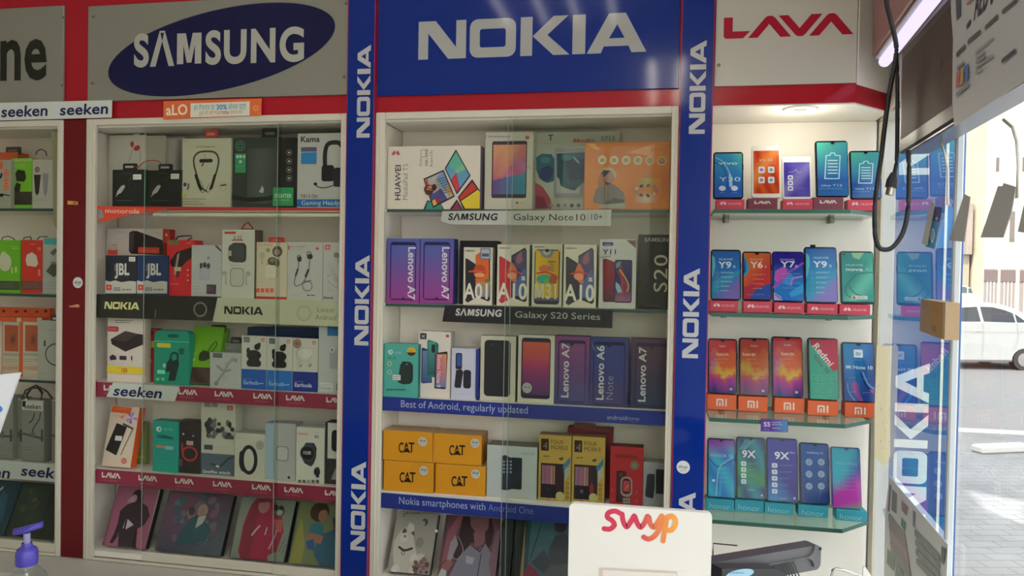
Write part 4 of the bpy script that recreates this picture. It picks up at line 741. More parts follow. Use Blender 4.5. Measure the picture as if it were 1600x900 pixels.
def f(b):
    b.pg([(162, 856), (185, 759), (249, 764), (226, 861)], '7c4c5c'); K1 = '2c2226'
    b.pg([(208, 785), (216, 772), (224, 776), (223, 786), (231, 792), (234, 806), (226, 820), (215, 826), (212, 856), (183, 857), (186, 830), (184, 838), (176, 849), (171, 848), (178, 834), (184, 818), (188, 798), (198, 789)], K1); b.el(215, 774, 7.5, 8, '241c20'); b.el(210, 779, 4.5, 5.5, '84626a'); b.pg([(198, 784), (206, 776), (213, 780), (206, 785)], '8a7078'); b.pg([(197, 808), (201, 812), (209, 820), (197, 827), (192, 825), (195, 816)], '948c8e'); b.pg([(193, 828), (197, 808), (200, 810), (196, 828)], '2c2226'); b.pg([(206, 857), (212, 825), (213, 857)], '1c1618')
    b.pg([(226, 861), (249, 764), (251, 764), (228, 861)], '8a7c84')
case(((159.5, 857), (226, 863), (251, 764), (184, 758)), .03, 24, '6a4050', 'picture_case', 'pink picture case with a dark figure, first in the earphone cabinet', f)
def f(b):
    P = (C('4a3c48'), C('44585c'), C('6a3f52'), C('343a50'))
    b.gr(256, 772, 354, 872, 12, 12, lambda u, v: mix(mix(P[3], P[1], u), mix(P[2], P[0], u), v)); blobs(b, 262, 775, 330, 850, ('5a5a64', '4a6468', '6c4c5c', '405058', '564a62'), 34, 8, 3, 8, 16)
    b.pg([(272, 850), (290, 822), (304, 804), (318, 812), (330, 826), (322, 846), (300, 850)], '2c4a50'); b.pg([(292, 800), (303, 794), (306, 806), (296, 812)], '7a5c60'); b.el(301, 799, 5, 6, '3c3a36'); b.el(318, 798, 8, 9, '7c7462'); b.el(317, 801, 4.5, 5.5, '80665c'); b.pg([(306, 826), (311, 808), (324, 806), (318, 818)], '8a948c'); b.ln([(300, 853), (322, 848), (338, 838)], 1, '30404c', 3); b.ring(334, 863, 4.5, .8, '5c5468'); b.ring(334, 863, 7.5, .6, '50485c')
case(((237, 866), (340, 876), (369, 774), (268, 766)), .03, 24, '4a4650', 'picture_case', 'purple and teal picture case leaning second in the earphone cabinet', f)
def f(b):
    b.pg([(358, 878), (378, 776), (464, 783), (441, 885)], '6c746a'); b.pg([(372, 862), (380, 820), (392, 790), (402, 777), (428, 778), (440, 800), (443, 830), (432, 862), (418, 868), (416, 884), (374, 879)], '80283c'); b.pg([(376, 850), (386, 812), (394, 788), (404, 778), (414, 782), (402, 806), (396, 840), (390, 872), (374, 878)], '6c2a34'); b.el(413, 790, 9, 11, '8a5c5c'); b.pg([(402, 786), (408, 776), (422, 777), (428, 790), (420, 784)], '642a30'); b.el(437, 799, 9, 8, '4a504c'); b.el(431, 793, 4, 4, '20241f'); b.el(440, 794, 3.4, 3.6, '20241f'); b.el(437, 801, 5, 4, '8a8f88'); b.pg([(428, 812), (442, 812), (440, 832), (430, 830)], '96504e')
    b.ln([(394, 836), (400, 828), (406, 822)], 2.6, '9a8c90'); b.ln([(420, 858), (430, 838), (433, 828)], 2, '9a8c90'); b.ln([(414, 836), (418, 824)], 2, '9a8c90'); b.ln([(440, 866), (448, 850)], 1, '4c524c'); b.ln([(436, 862), (446, 842)], 1, '4c524c')
case(((356, 878), (440.5, 886), (465, 783), (378, 776)), .028, 24, '3c4440', 'picture_case', 'picture case with a red dressed cartoon girl, third in the earphone cabinet', f)
def f(b):
    b.pg([(449, 887), (470, 783), (545, 790), (540, 895)], '5c6648'); b.pg([(452, 880), (462, 838), (472, 806), (476, 850), (470, 884)], '767440'); b.pg([(490, 866), (500, 835), (528, 826), (540, 850), (540, 892), (500, 886)], '2c5064'); b.el(500, 800, 15, 14, '3c2c20'); b.el(505, 806, 7.5, 9, '7c5c4c'); b.pg([(484, 822), (494, 816), (506, 820), (504, 836), (484, 834)], '2c6068'); b.pg([(478, 836), (486, 832), (506, 838), (502, 850), (482, 846)], '7a5a4c'); b.pg([(520, 810), (536, 804), (540, 850), (524, 846)], '2a2c44'); b.pg([(478, 846), (490, 842), (492, 860), (480, 858)], '2c4a78')
case(((447, 887), (532, 895), (553, 791), (470, 783)), .026, 24, '4a5444', 'picture_case', 'picture case of a brown haired cartoon girl, fourth in the earphone cabinet', f)

# =================================================================== GOODS IN THE PHONE BOX CABINET
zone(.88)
G = 'boxes in the phone box cabinet, highest shelf'
b = Box(605, 228, 750.5, 327, .03, Z1, .05, 'cdc7b9', sides=(None, '6a6270', None, None, None, None))
b.wm(PETAL, 612.5, 243, 8, 'b0404c')
b.tx('HUAWEI', 625.5, 313.5, 8.6, '4a4648', 54, 'b', rot=90); b.tx('MediaPad T5', 637, 313, 8, '6a6468', 55, 'l', rot=90); b.scrib(622.5, 232, 624.5, 243, 2, 'b0a8a0')
b.rr(657.5, 234, 665.5, 245.5, 1, '8c8680'); b.rr(658.3, 234.8, 664.7, 244.7, 1, 'cdc7b9'); b.tx('3GB | 32GB', 668.5, 260, 4, '77716c', 26, rot=90); b.tx('8 core CPU', 676, 260, 4, '77716c', 25, rot=90); b.tx('10.1 inch', 659, 260, 4, 'a85850', 13, rot=90)
def slate(P, cols):
    b.pg(P, '2a2632'); c = [sum(p[i] for p in P) / 4 for i in (0, 1)]; Q = [tuple(c[i] + (p[i] - c[i]) * .9 for i in (0, 1)) for p in P]
    for f, col in cols: b.pg([tuple((Q[0][i] * (1 - u) + Q[1][i] * u) * (1 - v) + (Q[3][i] * (1 - u) + Q[2][i] * u) * v for i in (0, 1)) for u, v in f], col)
FULL = [(0, 0), (1, 0), (1, 1), (0, 1)]
slate([(712.5, 233.5), (735.5, 274.5), (714, 304), (695, 263)], [(FULL, '5c94b4'), ([(0, 0), (.55, 0), (.5, .5), (.1, .75), (0, .6)], '5aa890'), ([(.5, 0), (.75, 0), (.55, .5), (.4, .6)], '78b08c'), ([(.5, .55), (1, .75), (1, 1), (.45, 1)], 'b83c4c')])
slate([(738, 280), (762, 320), (744, 340), (715.5, 310)], [(FULL, 'c8b42c'), ([(0, 0), (.45, 0), (.45, .5), (0, 1), (0, .9)], 'b83c3c')]) if False else None
b.pg([(738, 280), (750.5, 298), (750.5, 327), (724, 327), (715.5, 308)], '2a2632'); b.pg([(738, 284), (746, 295), (719.5, 313), (718, 308)], 'b4382e'); b.pg([(747, 296.5), (750, 300), (750, 326), (727, 326), (720.5, 314.5)], 'd0b830')
b.pg([(714, 311.5), (723.5, 327), (703, 327)], '2a2632'); b.pg([(714, 315), (721, 327), (707, 327)], '8a3048'); b.pg([(668, 313), (690, 319), (694, 327), (662, 327)], '2a2632'); b.pg([(669, 315), (690, 320), (692, 327), (665, 327)], '3c8878')
slate([(662, 279.5), (693.5, 265.5), (711, 307), (677, 325)], [(FULL, 'a8a4a0'), ([(0, .6), (.6, .55), (.7, 1), (0, 1)], '484a86'), ([(.55, .1), (1, 0), (1, .75), (.75, .8)], '6a90b0'), ([(.8, .6), (1, .5), (1, .9), (.8, .95)], 'b48a58'), ([(0, .82), (.16, .8), (.18, 1), (0, 1)], 'c8a43c'), ([(.16, .8), (.4, .75), (.36, 1), (.18, 1)], '8c2c48'), ([(0, .05), (.13, 0), (.1, .3), (0, .35)], 'b84050')])
for k in range(7): b.ln([(681 + k, 283 + 3.3 * k), (690 + k * 1.4, 279 + 3.6 * k), (697 + k * 1.3, 277 + 3.6 * k)], 1, '4a4a50', 3)
b.el(671, 296, 8, 7, '5a3428'); b.el(672.5, 295.5, 5, 4.6, 'c08c54'); b.el(679, 293, 4, 5, '3c2820'); b.el(671, 301, 6, 4, '4a2c24'); b.ln([(667, 293), (677, 297)], 1.4, '2c2020')
b.done('tablet_box', 'wide white box with red lettered side text and four angled screens pictured', 'tablet box', G)
b = Box(757.5, 206, 832.5, 326, .055, Z1, .045, 'b8b8a8'); b.q(757, 211, 759.5, 217, '9a3a40'); b.scrib(763, 211.5, 808, 215.5, 1, '8a8880', 2); b.el(824, 215, 3.4, 3, 'a8584c'); b.rr(768.5, 220.5, 823, 309.5, 3, '3c3440')
def wp(u, v):
    t = v + .13 * math.sin(5 * u + .6) - .25 * u; o, p, bl, pu = (.62, .30, .16), (.50, .10, .22), (.05, .24, .36), (.13, .06, .22)
    c = mix(pu, bl, u * 1.2) if v < .28 + .16 * u else mix(p, (.45, .17, .30), .5 + .5 * math.sin(8 * u + 12 * v)) if t < .42 else mix((.52, .16, .16), o, (t - .4) * 2.2 + .3 * math.sin(9 * u - 4 * v))
    return c
b.gr(770.5, 226, 821.5, 303.5, 20, 30, wp); b.el(808, 317, 1.8, 1.8, 'a04848'); b.scrib(812, 316, 822, 318, 1, '88867c'); b.tx('<C', 823, 264, 4.5, '5a8a60', 8); b.done('tablet_box', 'white box with an orange and blue tablet screen pictured upright', 'tablet box', G)
b = Box(836, 205.5, 968, 326, .10, Z1, .05, 'a2a698'); b.tx('T', 856.5, 219.5, 8.5, '33343a', 8, 'b'); b.scrib(844, 222, 876, 224.5, 1, '8a8c80'); b.tx('Modio', 895, 223, 6, 'a84834', 34, 'b', sh=.2); b.tx('S712', 939, 219.5, 6.6, '4c4a4a', 22, rot=0)
b.pg([(838, 246), (847, 240), (862, 241), (868, 252), (866, 262), (872, 270), (865, 283), (855, 286), (843, 279), (838, 266)], '2c6070'); b.pg([(844, 264), (858, 258), (866, 266), (861, 280), (850, 284), (843, 276)], '2a3868'); b.el(852, 250, 8, 5, '3c7a80'); b.pg([(836.5, 285), (848, 292), (860, 310), (863, 326), (836.5, 326)], '9c4854'); b.pg([(836.5, 305), (850, 308), (856, 326), (836.5, 326)], '7c3048')
b.rr(866, 232, 912, 309, 3, '8a8c94'); b.q(869.5, 238, 906, 302, '9ea6a2'); b.pg([(870, 240), (914, 238), (914, 284), (905, 291), (898, 298), (884, 294), (876, 290), (874, 280), (870, 276)], '22505f'); b.pg([(882, 252), (914, 246), (914, 280), (890, 284)], '1e3450'); b.ln([(897, 246), (904, 254)], 3, '6a8a90'); b.el(885, 246, 9, 5, '2f6c78')
for k in range(6): b.el(862 + 10.5 * k, 321, 3, 3, ('7a8a8c', '6a707c', '808a84', '55585c', '4c6a80', '77766c')[k])
b.done('tablet_box', 'pale box with blue splashes of colour, half behind the orange box', 'tablet box', G)
b = Box(913, 222, 1047, 327, .035, Z1, .055, 'c07238')
b.gr(914, 223, 1046, 326, 24, 18, lambda u, v: mix(C('cf8442'), C('a85a34'), .35 * u + .22 * math.sin(5 * u) * math.sin(7 * v + 2) + .12)); b.pg([(917, 225), (928, 224), (938, 234), (932, 234), (922, 229)], 'd8a468'); b.pg([(980, 238), (1023, 225), (1023, 245), (1000, 241)], 'cf9464')
for k in range(6): x = 941 + 18.6 * k; b.el(x, 250 + k * .3, 6.6, 7, ('c8bc9c', 'c4b694', 'b8b090', 'b0a67c', 'a08a64', '8a6a50')[k]); b.ring(x, 250 + k * .3, 6.6, 1, 'd8c8a0'); b.rr(x - 3, 248, x + 3, 253, 1, '9a8a64')
b.tx('G SOS BIT', 1016, 236, 4, '9a6a50', 30); b.pg([(926, 316), (931, 296), (940, 288), (952, 286), (962, 290), (974, 300), (977, 312), (976, 320), (946, 321), (934, 318)], '78706a'); b.pg([(946, 318), (958, 309), (974, 312), (976, 321), (946, 321)], '55525a'); b.pg([(938, 320), (976, 317), (978, 326), (936, 326)], '9a9c88'); b.el(949, 277, 11, 12, '5a4c48'); b.el(952, 276, 9, 10, 'a8806c'); b.pg([(938, 270), (945, 262), (956, 262), (964, 272), (962, 280), (957, 270), (946, 266)], 'b8a48c'); b.pg([(938, 274), (942, 266), (956, 267), (950, 271), (943, 279)], '4c403e'); b.pg([(935, 290), (936, 274), (939, 270), (944, 278), (946, 290), (940, 293)], '9c6c58'); b.ln([(948, 290), (947, 312)], 1.2, 'a0988c'); b.el(944, 281, 2.4, 2, 'c05048')
b.gr(986, 278, 1034, 318, 14, 10, lambda u, v: mix(C('c07238'), (.55, .5, .35) if v < .4 else (.36, .40, .12), max(0, 1 - 2.3 * abs(u - .5)) * (.5 + .5 * math.sin(v * 9))))
rnd = random.Random(9)
for k in range(18): b.el(1007 + 16 * math.cos(k * .7) + 3, 298 + 8 * math.sin(k * .7), 2.5, 3.5, ('5a4a5c', '8a7a80', 'b0a490', '4a3c48')[k % 4], 8, k * 20)
b.done('console_box', 'orange box with six round icons and a person in a grey hoodie pictured', 'box', G)
b = flat('shelf_strip', 'white shelf strip with black lettering under the tablet boxes', 'shelf strip', [(691, 330), (955.5, 327.5), (954, 353), (704, 350.5), (689, 345)], 'aeb0a8', .0085, .0012)
b.tx('SΛMSUNG', 700, 343.5, 9.5, '22222a', 77, 'h', sh=.15, sp=.06); b.tx('Galaxy Note10', 801.5, 344, 9.6, '2c2c30', 112, 'r', rot=0); b.q(918, 333, 918.8, 346, '77776f'); b.tx('10+', 921, 343.5, 9.6, '2c2c30', 21); b.done()

G = 'phone boxes on the second shelf of the middle cabinet'
def lenovo(b, l, t_, r, bt, top, bot_, mid, rot, word='Lenovo A7', note=None):
    b.gr(l, t_, r, bt, 3, 10, lambda u, v: mix(C(bot_), C(top), v)); h = bt - t_; m = 5.0
    b.rr(l + m, t_ + h * .055, r - m - .5, bt - h * .045, 5, '221a44'); b.gr(l + m + 1.6, t_ + h * .105, r - m - 2, bt - h * .065, 3, 10, lambda u, v: mix(C(bot_), C(top), v * 1.05)); xm = (l + r) / 2
    if rot < 0: b.pg([(xm - 3, bt - h * .064), (xm, bt - h * .095), (xm + 3, bt - h * .064)], '221a44'); b.tx(word, r - m - 12, t_ + h * .125, 11, 'c8c0cc', h * .79, 'b', rot=-90)
    else:
        b.el(xm, t_ + h * .11, 3, 3, '221a44'); b.tx(word, l + 21, bt - h * .11, 11, 'b4b4b4', h * .79, 'b', rot=90)
        if note: b.tx(note, l + 36, bt - h * .11, 11, '88889a', h * .36, 'l', rot=90)
for l, r, lab in ((604.5, 655.5, 'violet phone box with white downward lettering, against the cabinet side'), (656.5, 708.5, 'violet phone box with white downward lettering, next to the black boxes')):
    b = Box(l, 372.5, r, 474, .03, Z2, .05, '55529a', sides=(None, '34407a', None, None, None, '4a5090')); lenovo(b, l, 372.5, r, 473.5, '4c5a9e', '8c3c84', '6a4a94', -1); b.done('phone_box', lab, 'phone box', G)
b = Box(718, 376, 777, 478, .09, Z2, .05, '1e1b24'); b.scrib(726, 380, 760, 383, 1, '3c3844'); b.done('phone_box', 'black box behind the white box with the black and orange phone', 'phone box', G)
def arrow_phone(b, l, t_, r, bt, back, word, small, art):
    w, h = r - l, bt - t_
    b.pg([(l + .07 * w, t_ + .2 * h), (l + .12 * w, t_ + .19 * h), (l + .45 * w, t_ + .3 * h), (l + .45 * w, bt - .13 * h), (l + .15 * w, bt - .04 * h), (l + .07 * w, bt - .07 * h)], back)
    P = [(l + .45 * w, t_ + .18 * h), (l + .86 * w, t_ + .05 * h), (l + .92 * w, t_ + .09 * h), (l + .92 * w, bt - .09 * h), (l + .86 * w, bt - .06 * h), (l + .45 * w, bt - .14 * h)]
    b.pg(P, '2a2436'); art(b, l, t_, r, bt, w, h); b.tx('SAMSUNG', l + .07 * w, t_ + .07 * h, 2.4, '55504c', w * .33, 'b')
    b.tx(word, l + .03 * w, bt - .12 * h, .245 * h, 'cfcab8', w * .9, 'b')
    if small: b.tx('s', r - .25 * w, bt - .42 * h, .085 * h, 'cfcab8', .14 * w, 'b')
def artA01(b, l, t_, r, bt, w, h):
    b.pg([(l + .42 * w, t_ + .14 * h), (l + .55 * w, t_ + .09 * h), (l + .88 * w, t_ + .1 * h), (l + .88 * w, t_ + .62 * h), (l + .42 * w, t_ + .62 * h)], 'c8602c'); b.el(l + .56 * w, t_ + .42 * h, .22 * w, .12 * h, 'a84424'); b.ln([(l + .2 * w, t_ + .42 * h), (l + .5 * w, t_ + .41 * h), (l + .88 * w, t_ + .42 * h)], 2.2, 'd0502c'); b.el(l + .56 * w, t_ + .48 * h, .18 * w, .04 * h, 'd89060'); b.el(l + .82 * w, t_ + .62 * h, .1 * w, .07 * h, '4c7a40'); b.gr(l + .42 * w, t_ + .6 * h, l + .9 * w, bt - .14 * h, 6, 5, lambda u, v: mix((.22, .24, .34), (.42, .25, .1), v))
def artA10(b, l, t_, r, bt, w, h):
    b.pg([(l + .47 * w, t_ + .2 * h), (l + .86 * w, t_ + .07 * h), (l + .9 * w, t_ + .1 * h), (l + .9 * w, bt - .12 * h), (l + .47 * w, bt - .18 * h)], '4c4668'); b.pg([(l + .6 * w, t_ + .2 * h), (l + .76 * w, t_ + .1 * h), (l + .8 * w, t_ + .26 * h), (l + .68 * w, t_ + .32 * h), (l + .58 * w, t_ + .29 * h)], '8a5c68'); b.pg([(l + .47 * w, t_ + .72 * h), (l + .8 * w, t_ + .42 * h), (l + .9 * w, t_ + .38 * h), (l + .9 * w, bt - .12 * h), (l + .47 * w, bt - .18 * h)], '4c6494'); b.pg([(l + .3 * w, t_ + .5 * h), (l + .44 * w, t_ + .3 * h), (l + .5 * w, t_ + .3 * h), (l + .62 * w, t_ + .42 * h), (l + .6 * w, t_ + .62 * h), (l + .47 * w, t_ + .6 * h), (l + .33 * w, t_ + .5 * h)], 'c86c50'); b.ln([(l + .22 * w, t_ + .465 * h), (l + .48 * w, t_ + .43 * h), (l + .78 * w, t_ + .475 * h)], 2.2, 'c8382c'); b.el(l + .46 * w, t_ + .51 * h, .14 * w, .05 * h, 'd09068')
for l, t_, r, bt, k, w_, sm, fn, lab in ((724, 386.5, 769.5, 476.5, '26222c', 'A01', 0, artA01, 'white phone box picturing a black phone and an orange screen'), (776.5, 382, 827, 478, 'b03038', 'A10', 1, artA10, 'white phone box picturing a red phone, second shelf'), (880.5, 382, 932, 481, '33303a', 'A10', 1, artA10, 'white phone box picturing a black phone and violet screen, second shelf')):
    b = Box(l, t_, r, bt, .035, Z2, .045, 'c4c0ac', sides=(None, '8a887c', None, None, None, None)); arrow_phone(b, l, t_, r, bt, k, w_, sm, fn); b.done('phone_box', lab, 'phone box', G)
    if w_ == 'A01': label(b, 'square_sticker', lambda p: (p.rr(750.5, 388, 766.5, 405, 1.5, '5c6a80'), p.rr(752, 389.5, 765, 403.5, 1, 'a0a8b0'), p.q(753, 396, 764, 401, '4c5668')))
b = Box(831, 381, 878, 480, .038, Z2, .045, 'b8b8a4'); b.scrib(836, 384.5, 851, 387, 1, '44443c', 1.5); b.rr(835, 390, 874.5, 475.5, 5, '30303c'); b.gr(836.5, 391.5, 873, 465, 6, 10, lambda u, v: mix(C('c8a82c'), C('b89028'), u)); b.pg([(843, 391.5), (866, 391.5), (864, 398), (859, 403), (852, 403), (846, 399)], '7a7c84'); b.pg([(848, 391.5), (861, 391.5), (859, 397), (854, 399), (850, 397)], 'a0a8a4'); b.el(855, 391.5, 3, 2.6, '2c2c34')
b.el(851, 420, 9, 6, 'c46848'); b.ln([(839, 427), (852, 425), (863, 428)], 2.4, 'b83c2c'); b.el(850, 436, 12, 7, '3c9488'); b.el(856, 440, 7, 5, '5aa044'); b.ln([(862, 403), (861, 420)], 3, 'b09068'); b.ln([(856, 409), (868, 409)], 1.5, '4a4430')
for k in range(5): b.ln([(858, 412 + k * 2.6), (866, 413 + k * 2.6)], .8, '4a4430')
b.pg([(862, 426), (872, 432), (868, 445), (858, 440)], 'a04a34'); b.q(836.5, 465, 873, 470, '50506a'); b.tx('M31', 834.5, 466, 22.5, 'b8b698', 38.5, 'b'); b.done('phone_box', 'white phone box picturing a yellow screen, second shelf', 'phone box', G)
b = Box(936, 373.5, 994, 482.5, .032, Z2, .045, 'b4b6b0'); b.q(941.5, 378.5, 958, 384, '2c3470'); b.tx('vivo', 944, 383, 2.6, 'a0a8c0', 11, 'b'); b.tx('Y11', 942, 397, 7.2, '33346a', 23, 'b'); b.scrib(967, 392, 979, 396, 1, '8a8ca0'); b.tx('Unlimited', 937, 404, 4, '4a4a5c', 18, rot=8); b.pg([(979, 375.5), (993.5, 375.5), (993.5, 388)], '6a5048')
b.pg([(942, 405), (947, 404), (959, 409), (961, 410), (961, 472), (944, 472), (942, 470)], '7c2434'); b.gr(943, 440, 960, 471, 3, 6, lambda u, v: mix(C('44303c'), C('7c2434'), v)); b.rr(960, 406, 987.5, 473, 3, '26223a')
b.gr(961.5, 408, 986, 471, 14, 24, lambda u, v: mix((.30, .12, .20), mix((.03, .03, .12), (.30, .06, .07), max(0, 1 - 6 * abs(u - .25 - .9 * v + .9 * v * v * 1.1))), min(1, v * 3)))
b.pg([(962, 412), (971, 408), (968, 416), (963, 420)], '4c8ca0'); b.pg([(962, 440), (968, 445), (972, 456), (966, 458), (962, 450)], '88aabc'); b.ln([(968, 421), (977, 434), (982, 446), (980, 456)], 1.8, 'c89c4c', 4); b.ln([(966, 424), (974, 437), (979, 449), (976, 460)], 3, '9c2c38', 4); b.done('phone_box', 'white phone box with a folded upper corner print and a red phone pictured', 'phone box', G)
b = Box(996.5, 366.5, 1052, 486, .035, Z2, .045, '222120'); b.tx('SΛMSUNG', 1007, 377.5, 6, '8a8a80', 44, 'b'); b.tx('S20', 1042, 458, 21, 'aaa794', 64, 'r', rot=90, sp=.05); b.q(1003, 383, 1003.7, 472, '3a3a36'); b.scrib(1009, 476, 1038, 480, 1, '6a6a62'); b.ln([(1002, 444), (1010, 442), (1014, 428), (1009, 424)], .8, '4a3c44'); b.done('phone_box', 'black phone box with tall pale upward lettering beside the cabinet frame', 'phone box', G)
b = flat('shelf_strip', 'black shelf strip with white lettering under the second shelf of phone boxes', 'shelf strip', [(695.5, 476.5), (957.5, 485), (956.5, 513), (691, 502.5)], '1e1c22', .0085, .0012)
b.tx('SΛMSUNG', 711.5, 492.5, 9.8, 'b4b4b0', 72, 'h', sh=.12, sp=.06); b.tx('Galaxy S20 Series', 804, 496, 9.6, 'a4a8a0', 132, 'r'); b.done()

G = 'boxes on the third shelf of the middle cabinet'
b = Box(599.5, 537.5, 653.5, 620, .016, Z3, .05, '4a9c90', sides=(None, '2c6c64', None, None, None, '5a948a')); b.el(610.5, 550, 3.4, 3.6, 'b8d0c8'); b.el(611, 550, 1.6, 1.7, '4a9c90'); b.q(606.5, 548, 609, 551, 'b8d0c8'); b.tx('tp-link', 617, 552.5, 4, '90bcb0', 11); b.tx('4G LTE', 606, 561, 3.4, '2c6c64', 13, 'b'); b.el(643, 549.5, 7, 7, 'c8a02c'); b.pg([(636, 550.5), (650, 550.5), (648, 554.5), (643, 556.5), (638, 554.5)], '33302c'); b.scrib(638.5, 547, 648, 549.5, 1, '6a5a2c')
b.rr(625, 565, 645.5, 600, 8, '202b28', ); b.pg([(629, 564.5), (641, 565.5), (645.5, 570), (644, 590), (639.5, 600), (630, 600.5), (622, 597), (624.5, 576)], '24302c'); b.el(636, 569, 1.6, 1, '5a8a8a'); b.scrib(622, 603, 636, 605, 1, '35776c')
for y, c in ((568, 'b0b47c'), (581.5, 'a8b884')): b.ring(609, y, 3.6, 1.3, c, 12); b.scrib(604, y + 4.5, 614, y + 6.5, 1, '6cac94')
b.scrib(604, 606, 642, 611.5, 1, '1f6058', 2.4); b.done('adapter_box', 'turquoise box with a black pocket router pictured', 'router box', G); price(b, 613.5, 585.5, 626, 594, 'b4bab4')
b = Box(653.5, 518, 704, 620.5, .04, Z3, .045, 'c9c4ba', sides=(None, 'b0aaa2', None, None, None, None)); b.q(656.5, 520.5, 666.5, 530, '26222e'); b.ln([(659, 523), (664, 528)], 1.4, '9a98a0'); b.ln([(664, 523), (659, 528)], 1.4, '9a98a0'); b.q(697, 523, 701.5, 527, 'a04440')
b.pg([(659, 544), (661, 543), (674, 548), (675, 598), (660, 599), (658, 597)], '26355c'); b.gr(660, 548, 674, 597, 3, 8, lambda u, v: mix((.05, .10, .22), (.16, .20, .36), v)); b.pg([(668, 532), (671, 531), (683, 535), (685.5, 538), (684, 588), (681, 590), (667, 588)], '1e6e64'); b.gr(669, 534, 680, 586, 3, 8, lambda u, v: mix((.02, .10, .12), (.09, .30, .25), v)); b.rr(674.5, 538, 680, 551, 2, '1c2c2e')
b.pg([(680, 553), (684, 551), (699, 549), (699.5, 552), (697, 607), (694, 608), (679, 606.5)], '2c2830'); b.gr(681.5, 553, 697.5, 605, 6, 14, lambda u, v: mix(mix((.10, .22, .42), (.45, .12, .25), v * 2), mix((.45, .1, .2), (.62, .3, .08), u), v)); b.tx('Redmi Note 9', 684, 554.5, 6, 'c8b0b0', 49, 'b', rot=-91); b.done('phone_box', 'tall white phone box with three phones pictured, third shelf', 'phone box', G)
b = Box(705, 544.5, 744.5, 622, .035, Z3, .045, 'b4b6c6', sides=(None, '1c2a6c', None, None, None, None)); b.rr(712, 551.5, 722, 577, 2.5, '22243a'); b.rr(714, 553.5, 720.5, 572, 1, '34508c'); b.pg([(713, 578), (721, 577), (724, 581), (720, 606), (712, 606), (710, 603)], '24222c'); b.rr(724, 578, 736, 607, 4, '24222e'); b.scrib(716, 614, 730, 617, 1, '88889a'); b.done('phone_box', 'short white and blue phone box with a folding phone pictured', 'phone box', G)
label(b, 'blue_end', lambda p: p.q(743.2, 545.5, 748.5, 622, '1f2e76'))
b = Box(750.5, 525, 806, 626, .04, Z3, .045, 'b4b2a0', sides=(None, '6c5c6c', None, None, None, None)); b.rr(756.5, 531.5, 797.5, 619.5, 6, '25262a'); b.rr(757.5, 532.5, 796, 618.5, 6, '202125'); b.el(770, 538, 1.4, 1.4, '3c4046'); b.done('phone_box', 'white phone box with a plain black phone pictured, third shelf', 'phone box', G)
b = Box(809, 523.5, 866, 631, .036, Z3, .045, 'b6b8a6'); b.rr(814.5, 528, 860, 623, 5, '2c2438')
b.gr(816.5, 534.5, 858.5, 617, 8, 16, lambda u, v: mix(mix(C('4c2c5c'), C('7c3064'), v * 2), mix(C('9c3450'), C('b4543c'), (v - .5) * 2), max(0, min(1, (v - .35) * 3)))); b.done('phone_box', 'white phone box picturing a red to violet screen, round seal on it', 'phone box', G)
label(b, 'round_seal', lambda p: (p.el(823.5, 606, 7.6, 8, 'a4a8a4'), p.ring(823.5, 606, 6, .8, '8a8e8c'), p.tx('alo.pp', 823.5, 606, 3.6, '4a5468', 9, 'b', al='c'), p.scrib(819, 608, 828, 611, 1, '77797c')))
b = Box(866.8, 525, 921, 634, .04, Z3, .045, '5a4078'); lenovo(b, 866.8, 525.5, 920.5, 634, '74406c', '363e70', '', 1); b.done('phone_box', 'violet phone box with white upward lettering between the round seal box and the blue box', 'phone box', G)
b = Box(921.5, 528, 982, 638, .038, Z3, .045, '2f3a70', sides=(None, '2a2a4c', None, None, None, None)); lenovo(b, 921.5, 528, 982, 638, '303c74', '3a3464', '', 1, 'Lenovo A6', 'Note'); b.pg([(924, 533), (929, 545), (930, 550), (926, 541)], '6a7a9c'); b.done('phone_box', 'blue phone box with two lines of upward lettering, third shelf', 'phone box', G)
b = Box(985, 529.5, 1050, 641, .04, Z3, .045, '3c3450'); lenovo(b, 987, 530, 1050, 641, '4c3444', '2f3a58', '', 1); b.done('phone_box', 'dark violet phone box with upward lettering beside the cabinet frame', 'phone box', G)
b = flat('shelf_strip', 'blue shelf strip with white words, right part with a smaller logo word', 'shelf strip', [(596, 619.5), (1042, 643), (1042, 666), (595.5, 641)], '1e2c78', .0085, .0012)
b.tx('Best of Android, regularly updated', 625.5, 636, 10.5, '9aa4c4', 194); b.tx('android', 948, 655, 7, '9aa0b4', 32); b.tx('one', 980.5, 656.5, 7, '9aa0b4', 19, 'l'); b.scrib(984, 658.5, 999, 660.5, 1, '7080a8'); b.q(597, 617, 598, 618, '1e2c78'); b.done()

G = 'boxes on the fourth shelf of the middle cabinet'
def cat(l, t_, r, bt, y, z, lab, tx_, ty, sx, sy):
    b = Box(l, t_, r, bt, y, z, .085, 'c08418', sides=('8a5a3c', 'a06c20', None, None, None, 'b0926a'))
    b.tx('C', tx_, ty, 14.5, '1e140c', 8.4, 'b'); b.tx('A', tx_ + 7.8, ty, 14.5, '1e140c', 9.6, 'b'); b.tx('T', tx_ + 16.2, ty, 14.5, '1e140c', 9, 'b'); b.pg([(tx_ + 6.5, ty), (tx_ + 13.2, ty - 6.3), (tx_ + 19.5, ty)], '1e140c'); b.ln([(tx_ + 6, ty + .2), (tx_ + 12.4, ty - 8), (tx_ + 13.6, ty - 8), (tx_ + 18, ty - 3.4)], .7, 'c08418')
    b.done('phone_box', lab, 'phone box', 'yellow phone boxes stacked two by two')
    label(b, 'round_seal', lambda p: (p.el(sx, sy, 7, 7.2, 'b4b2a4'), p.ring(sx, sy, 5.6, .7, '98988c'), p.tx('alo.pp', sx, sy, 3.8, '3c4864', 9, 'b', al='c', sh=.2), p.scrib(sx - 4, sy + 2, sx + 4, sy + 4, 1, '70747c'))); return b
b1 = cat(599.5, 721.5, 677, 769, .018, Z4, 'yellow box at the bottom of the stack beside the cabinet side', 624, 753, 662, 735.5)
